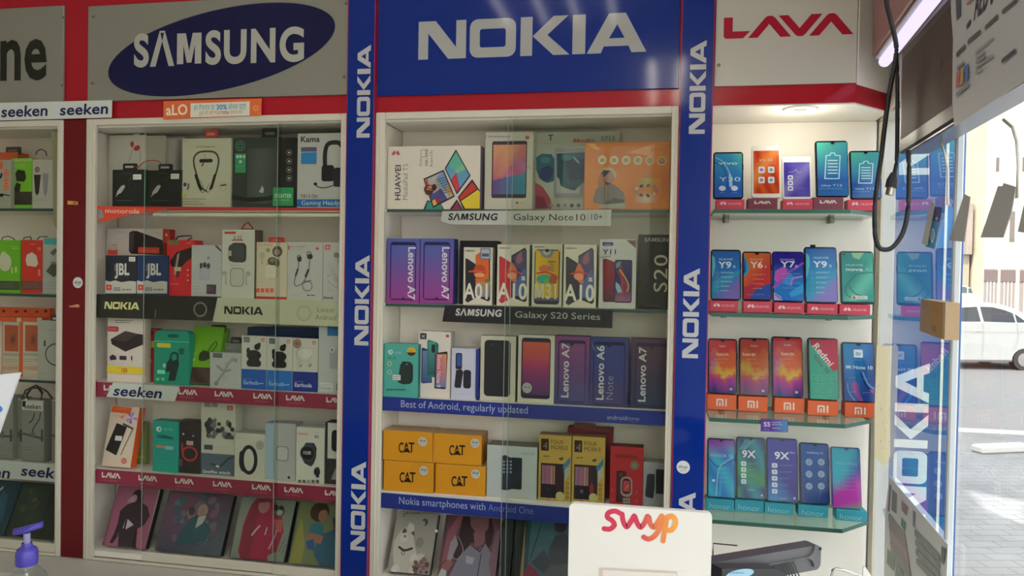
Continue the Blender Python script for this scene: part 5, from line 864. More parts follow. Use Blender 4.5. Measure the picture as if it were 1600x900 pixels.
b2 = cat(680, 727, 758.5, 777, .028, Z4, 'yellow box at the bottom of the stack next to the white box', 705, 759, 743, 740.5)
cat(598.5, 674, 675.5, 720, .018, b1.z + b1.h + .0008, 'yellow box on top of the stack beside the cabinet side', 622.5, 706.5, 660.5, 690)
cat(676.5, 679, 752.5, 726, .03, b2.z + b2.h + .0008, 'yellow box on top of the stack next to the white box', 701.5, 710.5, 742, 692.5)
b = Box(760.5, 697, 839, 780, .035, Z4, .07, 'a4aca8', sides=(None, '8a8c80', None, None, None, '6a6860')); b.pg([(784, 712), (790, 711), (800, 716), (815, 717), (815, 763), (800, 764), (792, 766), (783, 765)], '262c3c'); b.rr(798, 715, 815.5, 764.5, 2, '20262f')
for j in range(4):
    for k in range(3): b.rr(786 + 5.4 * k, 719.5 + 5.5 * j, 789 + 5.4 * k, 722.5 + 5.5 * j, .8, '8a94a0')
b.tx('Nokia 2720', 815, 710, 3.4, '77807c', 20); b.done('phone_box', 'wide whitish box with a dark folding keypad phone pictured', 'phone box', G)
for l, t_, r, bt, lab in ((841.5, 680, 892.5, 786, 'yellow and brown phone box next to the wide white box, fourth shelf'), (893.5, 682.5, 945, 789, 'yellow and brown phone box next to the red boxes, fourth shelf')):
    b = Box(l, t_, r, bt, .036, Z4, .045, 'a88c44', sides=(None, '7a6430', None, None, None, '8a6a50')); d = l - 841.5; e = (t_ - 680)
    b.q(845.5 + d, 685.5 + e, 857.5 + d, 704 + e, '30181c'); b.tx('4', 847.5 + d, 702 + e, 12, '8a7c70', 8, 'l', sh=.1); b.tx('FOUR', 860.5 + d, 693 + e, 6, '4a3820', 20); b.tx('MOBILE', 860.5 + d, 701.5 + e, 6, '4a3820', 27); b.scrib(861 + d, 704 + e, 884 + d, 706.5 + e, 1, '80683c'); b.scrib(849 + d, 711 + e, 862 + d, 714 + e, 1, '3c2e20', 1.6); b.pg([(873 + d, 716 + e), (880 + d, 713.5 + e), (880 + d, 718 + e), (875 + d, 719.5 + e)], '4a4020')
    b.q(845 + d, 724 + e, 881.5 + d, 778 + e, '30222c'); b.gr(847 + d, 727 + e, 867 + d, 756 + e, 12, 4, lambda u, v: mix((.30, .07, .10), (.20, .13, .26) if int(u * 12) % 3 else (.5, .36, .12), .5 + .5 * math.sin(u * 20))); b.q(846 + d, 756 + e, 868 + d, 777 + e, '1e1a26'); b.el(857 + d, 765 + e, 2.6, 3, '7a5a50' if d else '3c2430')
    if d: b.pg([(869 + d, 758 + e), (872 + d, 750 + e), (876 + d, 758 + e), (875 + d, 774 + e), (870 + d, 774 + e)], '7c2830')
    b.pg([(879 + d, 728 + e), (891 + d, 714 + e), (891 + d, 723 + e), (881 + d, 735 + e)], '2c6c90'); b.pg([(881.5 + d, 735 + e), (890 + d, 727 + e), (890 + d, 742 + e), (882 + d, 752 + e)], '9c9c88'); b.el(875 + d, 775 + e, 6.8, 7, 'a8a468')
    for k, yy in enumerate((755, 762, 770, 777)): b.ring(886.5 + d, yy + e, 2.6, .9, '4a4a20' if not d else '70401c', 10)
    b.ln([(853 + d, 776 + e), (860 + d, 783 + e)], 1, '33301e'); b.done('phone_box', lab, 'phone box', G)
b = Box(886, 669, 957, 790, .10, Z4, .04, '6c2228', sides=(None, '8a2830', None, None, None, None)); b.done('phone_box', 'dark red box behind the yellow and brown ones, fourth shelf', 'phone box', G); tab(b, 896, 662, 931, 674, '6c2a2c', '77554c')
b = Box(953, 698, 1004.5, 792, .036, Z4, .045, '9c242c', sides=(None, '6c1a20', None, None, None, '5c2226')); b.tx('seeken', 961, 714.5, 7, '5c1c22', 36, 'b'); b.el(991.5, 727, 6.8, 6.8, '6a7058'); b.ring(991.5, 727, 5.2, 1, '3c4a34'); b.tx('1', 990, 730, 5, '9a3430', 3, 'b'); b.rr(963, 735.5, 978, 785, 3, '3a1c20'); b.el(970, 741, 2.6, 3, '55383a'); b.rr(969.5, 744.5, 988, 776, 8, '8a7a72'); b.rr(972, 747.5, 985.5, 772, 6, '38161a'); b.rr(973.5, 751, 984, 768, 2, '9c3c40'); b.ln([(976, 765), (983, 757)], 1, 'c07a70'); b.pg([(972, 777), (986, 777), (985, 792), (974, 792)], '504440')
for k in range(3):
    for j in range(3): b.rr(974 + 3.8 * k, 778.5 + 4.4 * j, 976.8 + 3.8 * k, 781.5 + 4.4 * j, .6, '90867c')
for x, y in ((957, 765), (957, 780), (995, 769), (995, 782)): b.ring(x, y, 2, .8, 'b05c5c', 10)
b.done('phone_box', 'bright red phone box with a round badge and keypad phone pictured', 'phone box', G)
b = Box(1004.5, 722.5, 1045, 797, .04, Z4, .045, '88888c'); b.pg([(1011, 742), (1014, 740), (1023, 741), (1023, 760), (1021, 777), (1019, 779), (1009, 776), (1008, 773)], '22252c'); b.rr(1024.5, 733.5, 1045, 772, 2, '1e2026'); b.scrib(1013, 786, 1032, 790, 1, '6a6a70'); b.q(1024, 758, 1024.6, 796, '70707a'); b.done('phone_box', 'grey phone box with two black phones pictured, beside the cabinet frame', 'phone box', G)
b = flat('shelf_strip', 'blue shelf strip with white words under the yellow boxes', 'shelf strip', [(594, 769.5), (1038, 806), (1038, 832), (593.5, 793)], '1e2c74', .0085, .0012)
b.tx('Nokia smartphones with', 622.5, 787, 10.5, '94a0c0', 134); b.tx('Android One', 763, 798, 10.5, '7c8cb0', 70, 'l'); b.done()
# leaning picture cases at the bottom
def f(b):
    b.pg([(590, 905), (618, 798), (684, 804), (668, 912)], '8a887c'); b.scrib(636, 801, 660, 803.5, 1, '5a5850', 1.8); b.ln([(631, 808), (632, 803), (638, 801)], 1.6, '55534c'); b.el(664, 816, 5, 5.5, '4a4644'); b.el(661, 818, 3.6, 4, '8a887c')
    b.pg([(616, 846), (626, 829), (633, 824), (639, 824), (646, 832), (647, 847), (650, 860), (654, 880), (646, 895), (630, 898), (616, 892), (614, 864)], 'a8a598'); b.pg([(628, 832), (632, 825), (636, 828), (634, 834)], '4a4440'); b.pg([(642, 833), (647, 830), (648, 838)], '4a4440'); b.pg([(637, 822), (641, 816), (647, 820), (648, 829), (640, 832)], 'b0ada0'); b.el(632, 840, 6, 7, 'b4b2a6'); b.el(633, 838, 2.4, 2, '6a665c'); b.ln([(624, 855), (632, 860), (644, 857)], 3.4, '33312c', 4); b.ring(630, 864, 3, 1, '4a4842'); b.el(656, 848, 6, 8, '77746a')
    for k in range(16): b.ln([(640 + k * 1.2, 876 + (k * 7) % 5), (644 + k * 1.3, 870 - (k * 5) % 7)], 1, 'c0bdb2')
    b.el(618, 891, 7, 8, 'b8b6aa'); b.el(616, 894, 3, 3, 'd0cec4'); b.el(645, 890, 7, 9, 'b0aea2'); blobs(b, 646, 872, 668, 896, ('7a5c58', '6a4c4c', '8a6c64', '55403f'), 22, 5, 2, 4)
case(((600, 905), (668, 912), (687, 803), (624, 798)), .03, 30, '77766c', 'picture_case', 'picture case of a white fluffy cat with a dark collar', f, side='23243a'); KZ = Z5
b = flat('seal', 'small bright seal on the frame between the cat case and its neighbour', 'sticker', [(680, 827), (683.5, 828), (683.5, 832), (680, 831.5)], 'c8c8c4', .020, .0008); b.done()
def f(b):
    b.pg([(676, 908), (702, 805), (786, 811), (780, 912)], '5c3a44'); b.pg([(690, 880), (700, 830), (716, 806), (724, 806), (712, 835), (704, 868)], '7c4a52'); b.pg([(724, 806), (768, 808), (772, 830), (768, 850), (760, 862), (750, 850), (736, 848), (722, 872), (710, 876), (708, 862), (716, 840)], '2c1c20'); b.pg([(735, 808), (765, 809), (763, 826), (756, 834), (744, 833), (736, 822)], '6c4c4c'); b.el(746, 823, 4, 2, '7a3c40'); b.pg([(740, 832), (758, 832), (758, 850), (742, 856)], '75504e')
    b.pg([(700, 910), (716, 872), (734, 852), (748, 860), (758, 848), (768, 866), (772, 910)], '6a6a74'); b.ln([(740, 855), (750, 862), (759, 846)], 2, '3c3238'); b.ln([(752, 866), (746, 900)], 1.6, '3a3840'); b.pg([(728, 868), (742, 872), (738, 882), (728, 880)], '8a8a92'); b.pg([(704, 848), (712, 836), (716, 850), (704, 878), (698, 876)], '80797c'); b.ln([(704, 868), (714, 874), (724, 860), (716, 838)], 1, '8a8488', 3); b.pg([(690, 884), (700, 874), (708, 880), (700, 892), (690, 890)], '7c5450'); b.pg([(684, 902), (690, 888), (698, 892), (696, 906)], '9a9c9c'); b.pg([(764, 880), (776, 830), (784, 826), (780, 910), (768, 910)], '6a5058')
case(((677, 908), (770, 914), (787, 811), (702, 805)), .03, 30, '4a343c', 'picture_case', 'picture case of a person with long dark hair in grey dungarees', f, z=KZ)
def f(b):
    b.pg([(816, 912), (824, 813), (930, 822), (930, 914)], '244850'); b.gr(826, 815, 925, 910, 10, 10, lambda u, v: mix((.075, .10, .16), (.045, .15, .17), v)); b.ln([(829, 872), (839, 842), (846, 818)], 1.5, '1c2c34'); b.el(876, 822, 10, 10, '3c3038'); b.pg([(858, 855), (868, 838), (884, 832), (892, 850), (890, 884), (866, 888), (856, 872)], '3e404c'); b.pg([(850, 880), (868, 884), (890, 880), (890, 912), (846, 912)], '50505c'); b.pg([(818, 896), (826, 882), (838, 892), (848, 912), (816, 912)], '7a2c40'); b.pg([(830, 880), (850, 858), (862, 880), (850, 896)], '38404e')
    b.pg([(812, 912), (818, 812), (822, 812), (817, 912)], '8a7048')
case(((812, 912), (924, 920), (932, 822), (818, 812)), .03, 30, '223a44', 'picture_case', 'teal picture case behind the white tablet stand', f, z=KZ, side='5c2430')
for l, r, lab in ((784, 800, 'black case edge just right of the long haired person'), (802, 816, 'black case edge left of the teal picture case')):
    b = Box(l, 808, r, 908, .045, KZ, .06, '1c2020', lean=20); b.ln([(l + 6, 812), (l + 4, 900)], 1, '3c4442'); b.ln([(l + 10, 812), (l + 8, 900)], 1, '2c3432'); b.done('picture_case', lab, 'picture case', 'leaning picture cases')

# =================================================================== PHONES ON THE OPEN GLASS SHELVES
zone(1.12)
# screens of the dummy phones are printed darker than the signs
ZR = (1.791, 1.504, 1.211, .926)
GP, GS = 'display phones on the glass shelves', 'small brand stands on the glass shelves'
def stand(l, t_, r, bt, row, y, col, brand, lab):
    """a low block with a printed front and a leaning back plate for the phone"""
    z = ZR[row] + .0006; b = Box(l, t_, r, bt, y, z, .046, col, sides=(None, None, None, None, None, None), bev=.001); h = bt - t_; xm, ym = (l + r) / 2, (t_ + bt) / 2; w = r - l
    if brand == 'h':
        b.wm(PETAL, l + w * .14, bt - h * .3, h * .5, 'e0c8c8'); b.tx('HUAWEI', l + w * .42, bt - h * .33, h * .26, 'd8a0a4', w * .46, 'b')
    elif brand == 'l': b.wm(LAVA, l + w * .22, bt - h * .36, h * .36, 'd8ccc4', w * .56)
    elif brand == 'm': b.wm(MIL, l + w * .31, bt - h * .25, h * .52, 'dcc8b8', w * .36)
    else: b.tx('honor', l + w * .1, bt - h * .26, h * .52, '9cd0d8', w * .76, 'l', rot=-2)
    b.done('display_stand', lab, 'display stand', GS, PAINT)
    p = MB(b.M); ca, sa = math.cos(RAD(14)), math.sin(RAD(14)); hw = b.w * .3; y0, z0 = .010 + .0142, b.h - .001
    pts = [(y0, z0), (y0 + .075 * sa, z0 + .075 * ca), (y0 + .075 * sa + .002, z0 + .075 * ca), (y0 + .003, z0)]
    for k in range(4): q, s2 = pts[k], pts[(k + 1) % 4]; p.face([(-hw, *q), (hw, *q), (hw, *s2), (-hw, *s2)], C('9a9a98'))
    p.face([(-hw, *q) for q in pts][::-1], C('9a9a98')); p.face([(hw, *q) for q in pts], C('9a9a98')); p.build('back_plate', PAINT, b.ob)
    return b
def phone(l, t_, r, bt, st, body, lab, art, bez=(2.0, 2.4, 2.0, 3.6), bezel='16141e', rad=4.5, notch=1, dx=0, side=None):
    base = st.M @ Vector((0, .010, st.h + .0027)); y = base.y
    xm = (l + r) / 2; a, c = onY(l, (t_ + bt) / 2, y + .012), onY(r, (t_ + bt) / 2, y + .012)
    b = MB(frame(Vector(((a.x + c.x) / 2, y, base.z)), 0, 13.5)); hh = b.px(xm, t_)[1]; w = (c.x - a.x) / 2
    u = w * 2 / (r - l); b.prism(rrpts(-w, 0, w, hh, rad * u, 5), .0006, .0092, body, side or body); b.prism(rrpts(-w + .0008, .0008, w - .0008, hh - .0008, rad * u * .9, 5), -.0002, .0006, bezel)
    b.y0 = -.0002; o = tag(b.build('display_phone', GLOSS), lab, 'phone', GP)
    p = MB(b.M); p.y0 = -.0003; L, T, R_, B_ = l + bez[0], t_ + bez[1], r - bez[2], bt - bez[3]
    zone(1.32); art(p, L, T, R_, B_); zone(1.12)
    p.build('screen', GLOSS, o)
    if notch: p = MB(b.M); p.y0 = -.004; p.pg([(xm - 4, T - .6), (xm + 4, T - .6), (xm + 1.6, T + 2.6), (xm - 1.6, T + 2.6)], bezel); p.build('notch', GLOSS, o)
    p = MB(b.M); p.box(w - .0003, w + .0009, .002, .0055, hh * .62, hh * .74, body, .0003); p.build('side_button', GLOSS, o)
    return b, o
def swirl(a, c, d, fr=7., ph=0., tilt=1.):
    return lambda u, v: mix(mix(a, c, .5 + .5 * math.sin(fr * (u * tilt + v) + ph + 1.6 * math.sin(3 * v + ph))), d, max(0, math.sin(3.2 * (v - u * .8) + ph)) ** 3)
def lines(p, x0, y0, x1, n, gap, col, w=.8):
    for k in range(n): p.scrib(x0, y0 + k * gap - 1.4, x1, y0 + k * gap + 1.4, 1, col, w)
RED_, MAR, ORA, TEA = 'c8304a', '74223a', 'd85c28', '2a96a8'

# --- highest shelf
def a1(p, l, t, r, b):
    p.gr(l, t, r, b, 14, 22, lambda u, v: mix(mix(C('2c62b8'), C('3a9ac8'), v * 1.3 - .2), C('5cc0a8'), max(0, 1.6 * (u + v) - 2.3)))
    p.ln([(l + 1, t + 6), (l + 14, t + 14), (l + 24, t + 32), (l + 26, b - 22)], 1.4, '9ccce0', 4); p.pg([(l + 22, t + 26), (l + 27, t + 36), (l + 28, t + 52), (l + 23, t + 52)], 'a0cce4'); p.ln([(l, t + 14), (l + 12, t + 20), (l + 20, t + 40), (l + 20, b - 12)], 1, '1c4a98', 4)
    p.tx('vivo', l + 6, t + 17.5, 5, 'bce4e8', 30, 'b'); p.tx('Y30', l + 7, b - 25, 7, 'c4e0ec', 34, 'r')
    for x in (l + 12, r - 12): p.el(x, b - 14, 5.4, 4.4, 'ccdcec'); p.scrib(x - 4, b - 8, x + 4, b - 6, 1, '90b8dc')
def a2(p, l, t, r, b):
    p.gr(l, t, r, b, 14, 22, swirl(C('a83420'), C('cc5626'), C('d88040'), 9, .5, 1.6)); p.tx('iris 65', l + 9, t + 17, 5.5, 'd8a890', 21, 'b'); p.ln([(l + 5, t + 21), (r - 5, t + 20)], .7, 'c89078')
    for x in (l + 12.5, r - 12.5):
        for y in (t + 30, t + 46): p.rr(x - 5, y - 5, x + 5, y + 5, 2, 'dcd4d4'); p.el(x, y, 2.8, 2.8, '8a7cb0' if x < r - 20 else '5ca0c0')
def a3(p, l, t, r, b):
    p.gr(l, t, r, b, 12, 18, swirl(C('46389a'), C('5a50a8'), C('7a74b8'), 5, 1.2, 1.3)); p.ln([(l + 7, t + 16), (l + 16, t + 14), (l + 19, t + 11), (l + 21, t + 16), (l + 28, t + 15)], .8, 'a8a4cc', 3)
    for k in range(3): p.rr(l + 6, t + 20.5 + k * 8.6, l + 14, t + 27.5 + k * 8.6, 1.5, 'dcdcec'); p.q(l + 8, t + 22.5 + k * 8.6, l + 12, t + 25.5 + k * 8.6, '6a64a4'); p.scrib(l + 17, t + 23 + k * 8.6, l + 33, t + 25 + k * 8.6, 1, '7c78b8')
def a4(p, l, t, r, b):
    p.gr(l, t, r, b, 8, 20, lambda u, v: mix(mix(C('2c62a4'), C('2c4e98'), v * 3) if v < .33 else mix(C('2e64a8'), C('54b89c'), (v - .33) * 1.5), C('3478b8'), .4 * u)); xm = (l + r) / 2; w, h = r - l, b - t
    P = [(xm - .21 * w, t + .25 * h), (xm - .08 * w, t + .245 * h), (xm - .06 * w, t + .2 * h), (xm + .07 * w, t + .2 * h), (xm + .09 * w, t + .245 * h), (xm + .25 * w, t + .25 * h), (xm + .21 * w, t + .68 * h), (xm - .25 * w, t + .68 * h)]; p.ln(P + [P[0]], 1.5, 'b8e0e0')
    for k in range(5): p.ln([(xm - .16 * w, t + (.34 + .06 * k) * h), (xm + .17 * w, t + (.34 + .06 * k) * h)], 2, 'b4dcdc')
    p.tx('vivo Y12', l + .12 * w, t + .83 * h, 4, '90c0dc', w * .7, 'b'); p.scrib(l + 3, t + .855 * h, r - 4, t + .875 * h, 1, '80b0d4'); p.q(l + 2, t + .885 * h, r - 2, t + .89 * h, '5488b8')
y = .06
s = stand(1119, 311.5, 1163.5, 324, 0, y, RED_, 'h', 'red stand under the blue phone at the left end of the topmost glass shelf'); phone(1114.5, 237.5, 1161.5, 312, s, '141826', 'blue phone at the left end of the topmost glass shelf, two white dots low', a1, notch=0)
s = stand(1168.5, 310, 1215, 323.5, 0, y, MAR, 'l', 'maroon stand under the white framed phone with an orange screen'); phone(1175, 227.5, 1220, 311, s, 'd4d0c8', 'white framed phone with an orange red screen and four app tiles', a2, (2.4, 8, 2.6, 8.5), 'd4d0c8', 4, 0)
s = stand(1223, 312, 1270, 324, 0, y, RED_, 'h', 'red stand under the white framed phone with a violet screen'); phone(1222.5, 244.5, 1268.5, 313, s, 'd0cec8', 'small white framed phone with a violet screen', a3, (2.4, 9, 3, 5.5), 'd0cec8', 3.5, 0)
s = stand(1270.5, 308, 1318, 323.5, 0, y, MAR, 'l', 'maroon stand under the tall phone showing a battery'); phone(1275, 220, 1326.5, 309.5, s, '12202e', 'tall phone showing a battery drawing, on a maroon stand', a4)
s = stand(1324.5, 312, 1372.5, 325, 0, y, RED_, 'h', 'red stand at the right end of the topmost glass shelf'); phone(1328.5, 235.5, 1377, 312.5, s, '12202e', 'phone showing a battery drawing at the right end of the topmost shelf', a4)
# --- second shelf
def y9(c1, c2):
    def f(p, l, t, r, b):
        w, h = r - l, b - t
        p.gr(l, t, r, b, 16, 24, lambda u, v: mix(mix(C(c1), C('2a62a8'), max(0, 1.5 * v - .5)), C(c2), max(0, min(1, (u * .9 - v * 1.6 + .1) * 2.2)))); p.pg([(l, t + .08 * h), (l + .1 * w, t + .14 * h), (l + .13 * w, t + .3 * h), (l + .06 * w, t + .5 * h), (l, t + .56 * h)], '5cb0c4'); p.pg([(l, t + .66 * h), (l + .4 * w, t + .52 * h), (r, t + .4 * h), (r, t + .48 * h), (l + .5 * w, t + .66 * h), (l, t + .9 * h)], '2c90b4')
        p.tx('HUAWEI', l + .24 * w, t + .19 * h, 3.2, '9cc8d8', w * .5, 'b'); p.tx('Y9', l + .24 * w, t + .35 * h, 10, 'd4e4e8', w * .46, 'b'); p.tx('s', l + .75 * w, t + .35 * h, 6, 'c0d8e0', w * .1)
        for k in range(5): p.ring(l + .19 * w, t + (.46 + .095 * k) * h, 2.6, .6, '78a8c8', 8); p.scrib(l + .32 * w, t + (.45 + .095 * k) * h - 1.4, l + (.86 - .05 * k) * w, t + (.45 + .095 * k) * h + 1.6, 2, 'a8cce0', .7)
    return f
def y6(p, l, t, r, b):
    w, h = r - l, b - t
    p.gr(l, t, r, b, 14, 20, lambda u, v: mix(C('c86830'), C('b83838'), max(0, min(1, (u + .9 - v * 1.5) * 1.2)))); p.pg([(l, t + .05 * h), (l + .12 * w, t + .16 * h), (l + .22 * w, t + .34 * h), (l + .1 * w, t + .48 * h), (l, t + .52 * h)], '3a90b0'); p.pg([(l, t + .1 * h), (l + .07 * w, t + .2 * h), (l + .08 * w, t + .4 * h), (l, t + .46 * h)], '2a4a98'); p.pg([(l + .2 * w, b), (l + .45 * w, b - .22 * h), (r, b - .34 * h), (r, b)], '2c509c'); p.pg([(l, b - .25 * h), (l + .5 * w, b - .36 * h), (l + .2 * w, b), (l, b)], 'a43444')
    p.tx('HUAWEI', l + .22 * w, t + .16 * h, 3.2, 'd8a090', w * .5, 'b'); p.tx('Y6', l + .26 * w, t + .32 * h, 10, 'e4d4c4', w * .46, 'b'); p.tx('s', l + .77 * w, t + .32 * h, 5.5, 'd8c0b4', w * .1)
    for k in range(4): p.scrib(l + .34 * w, t + (.47 + .1 * k) * h - 1, l + (.88 - .06 * k) * w, t + (.47 + .1 * k) * h + 1, 1, 'dca890', .7)
    p.scrib(l + .1 * w, b - 8, r - 4, b - 6, 1, '9a8cb0', .6)
def y7(p, l, t, r, b):
    w, h = r - l, b - t
    p.gr(l, t, r, b, 16, 24, lambda u, v: mix(C('2a74bc'), C('2a2484'), max(0, min(1, v * 2.4 - .9)))); p.pg([(l + .05 * w, t + .38 * h), (l + .3 * w, t + .29 * h), (l + .48 * w, t + .34 * h), (l + .4 * w, t + .5 * h), (l + .1 * w, t + .62 * h), (l + .02 * w, t + .56 * h)], 'b458a8'); p.ln([(l + .02 * w, t + .72 * h), (l + .3 * w, t + .56 * h), (l + .5 * w, t + .42 * h)], 5, '9a54b4', 4); p.pg([(l + .3 * w, t + .6 * h), (l + .55 * w, t + .44 * h), (l + .7 * w, t + .5 * h), (l + .5 * w, t + .7 * h)], '3a8ccc')
    p.ln([(r - 1, t + .22 * h), (l + .75 * w, t + .32 * h), (l + .55 * w, t + .38 * h)], 4, '7a50b4', 4); p.ln([(l + .58 * w, t + .68 * h), (l + .66 * w, t + .54 * h), (r - 2, t + .5 * h)], 3, 'a878c0', 4); p.pg([(l, b - .17 * h), (l + .25 * w, b - .08 * h), (l + .3 * w, b), (l, b)], 'a8a0d0'); p.ln([(l + .04 * w, b - .12 * h), (l + .26 * w, b - .03 * h)], 1.6, '5a50a8'); p.pg([(r, b - .36 * h), (r, b - .16 * h), (l + .6 * w, b - .06 * h), (l + .5 * w, b - .15 * h)], '3a98d0')
    p.tx('HUAWEI', l + .2 * w, t + .16 * h, 3.2, 'a090c8', w * .5, 'b'); p.tx('Y7', l + .24 * w, t + .3 * h, 10, 'd4d0e0', w * .48, 'b'); p.tx('p', l + .72 * w, t + .3 * h, 5, 'b8b0d8', w * .1, 'b'); lines(p, l + .3 * w, t + .44 * h, r - 4, 4, .1 * h, '90a8dc', .7)
def nova(p, l, t, r, b):
    w, h = r - l, b - t
    p.gr(l, t, r, b, 14, 22, swirl(C('1f7f78'), C('2f9c86'), C('58b098'), 4, 2.2, .8)); p.pg([(l + .3 * w, t), (l + .7 * w, t), (l + .55 * w, t + .14 * h), (l + .36 * w, t + .1 * h)], '88b48c'); p.ln([(r, t + .4 * h), (l + .5 * w, t + .44 * h), (l + .28 * w, t + .56 * h), (l + .1 * w, t + .74 * h), (l + .2 * w, t + .88 * h), (l + .4 * w, t + .93 * h)], 1.4, '1a5f5c', 4); p.ln([(l + .2 * w, t + .66 * h), (l + .4 * w, t + .82 * h), (l + .7 * w, t + .9 * h)], 2, '20706a', 4)
    p.tx('HUAWEI', l + .12 * w, t + .27 * h, 3.2, '90c8b8', w * .55, 'b'); p.tx('nova', l + .12 * w, t + .37 * h, 5.6, 'bcd8cc', w * .55, 'b'); p.tx('7i', l + .74 * w, t + .37 * h, 4.6, 'a0c8bc', w * .12, 'l'); p.rr(l + .3 * w, b - .12 * h, l + .82 * w, b - .045 * h, 2, 'b8c8bc'); p.q(l + .34 * w, b - .105 * h, l + .42 * w, b - .06 * h, '8a3a38'); p.scrib(l + .5 * w, b - .1 * h, l + .78 * w, b - .05 * h, 2, '77908a'); p.el(l + 3, t + 3, 1.4, 1.4, '10302e')
s = stand(1108.5, 470, 1153.5, 483.5, 1, y, RED_, 'h', 'red stand first from the tall blue board on the second glass shelf'); phone(1110.5, 390, 1158, 470.5, s, '10182a', 'blue and violet phone first from the tall blue board, second glass shelf', y9('2c7cb4', '7468ac'), notch=0)
s = stand(1161.5, 471, 1206.5, 485.5, 1, y, RED_, 'h', 'red stand under the orange phone of the second glass shelf'); phone(1160, 393, 1206, 471, s, '141828', 'orange and blue phone on a red stand', y6)
s = stand(1209.5, 473, 1256.5, 487.5, 1, y, RED_, 'h', 'red stand under the phone with pink and blue waves'); phone(1207, 393, 1257, 473, s, '1a1450', 'blue phone with pink waves on a red stand', y7, bezel='221c60')
s = stand(1261, 475, 1309, 489, 1, y, RED_, 'h', 'red stand under the phone with the raised camera'); b, o = phone(1257.5, 386, 1309, 475, s, '10182a', 'tall blue phone with a raised camera on its top edge', y9('2c94bc', '8074b8'), notch=0)
p = MB(b.M); q0, q1 = p.px(1266.5, 387), p.px(1274.5, 382); p.box(q0[0], q1[0], .002, .008, q0[1] - .003, q1[1], '1a1a22', .0008); p.build('raised_camera', GLOSS, o)
s = stand(1311.5, 476, 1360, 490.5, 1, y, RED_, 'h', 'red stand at the right end of the second glass shelf'); phone(1313.5, 392.5, 1366.5, 475, s, '12302e', 'green phone at the right end of the second glass shelf', nova, notch=0)
# --- third shelf
def flame(dull=0):
    def g(u, v):
        t = v + .05 * math.sin(9 * u + 3) + .03 * math.sin(21 * u + 8 * v); R1, O1, Y1, P1, N1 = C('c03438'), C('cc5a2c'), C('d0b030'), C('9a3488'), C('28306c')
        c = mix(N1, P1, t * 5) if t < .22 else mix(P1, O1, (t - .22) * 9) if t < .33 else mix(O1, Y1, math.sin((t - .33) * 10 + 2.2 * u) * .9) if t < .78 else R1
        c = mix(c, R1, max(0, min(1, (t - .62) * 3 - u * .8 + .5 * math.sin(14 * t + 5 * u)))) if t > .33 else c
        c = mix(c, P1, max(0, 1 - 2.2 * u - abs(t - .5) * 2)) if not dull else mix(c, C('8a5a3c'), .35)
        return c
    def f(p, l, t, r, b):
        w, h = r - l, b - t; p.gr(l, t, r, b, 14, 28, g); p.tx('Redmi', l + .37 * w, t + .13 * h, 3, 'd8a898', w * .25, 'b'); p.tx('Redmi 8A', l + (.27 if not dull else .08) * w, t + .29 * h, 4.4, 'dcc0ac', w * .46, 'b'); p.scrib(l + .2 * w, t + .345 * h, l + .75 * w, t + .375 * h, 1, 'd8a890')
        for k in range(3): p.scrib(l + .26 * w, t + (.42 + .1 * k) * h, l + .7 * w, t + (.44 + .1 * k) * h, 1, 'd89c80'); p.ring(l + .12 * w, t + (.42 + .1 * k) * h, 2, .6, 'd09080', 8)
        p.scrib(l + .4 * w, t + .68 * h, r - 3, t + .72 * h, 2, 'c8a8b0', .6); p.rr(r - .24 * w, b - .09 * h, r - .14 * w, b - .05 * h, .8, 'b8b4cc')
    return f
def rnote(p, l, t, r, b):
    w, h = r - l, b - t; p.gr(l, t, r, b, 2, 4, lambda u, v: C('3c9c80')); p.pg([(l, t), (r, t), (r, t + .5 * h), (l + .84 * w, t + .53 * h), (l + .02 * w, t + .06 * h)], 'b82c44')
    p.tx('Redmi', l + .08 * w, t + .11 * h, 10.5, 'dcd4cc', 43, 'b', rot=-52); p.tx('Note 9S', l + .1 * w, t + .28 * h, 6.5, '5a4450', 36, 'r', rot=-52)
    for i in (0, 1):
        for j in (0, 1): x, yy = l + (.07 + .47 * i) * w, t + (.6 + .2 * j) * h; p.ln([(x, yy), (x + .4 * w, yy), (x + .4 * w, yy + .17 * h), (x, yy + .17 * h), (x, yy)], .6, '60b89c'); p.ring(x + .2 * w, yy + .06 * h, 3, .6, '74c4aa', 10); p.scrib(x + 3, yy + .12 * h, x + .38 * w, yy + .15 * h, 1, '78c4ac')
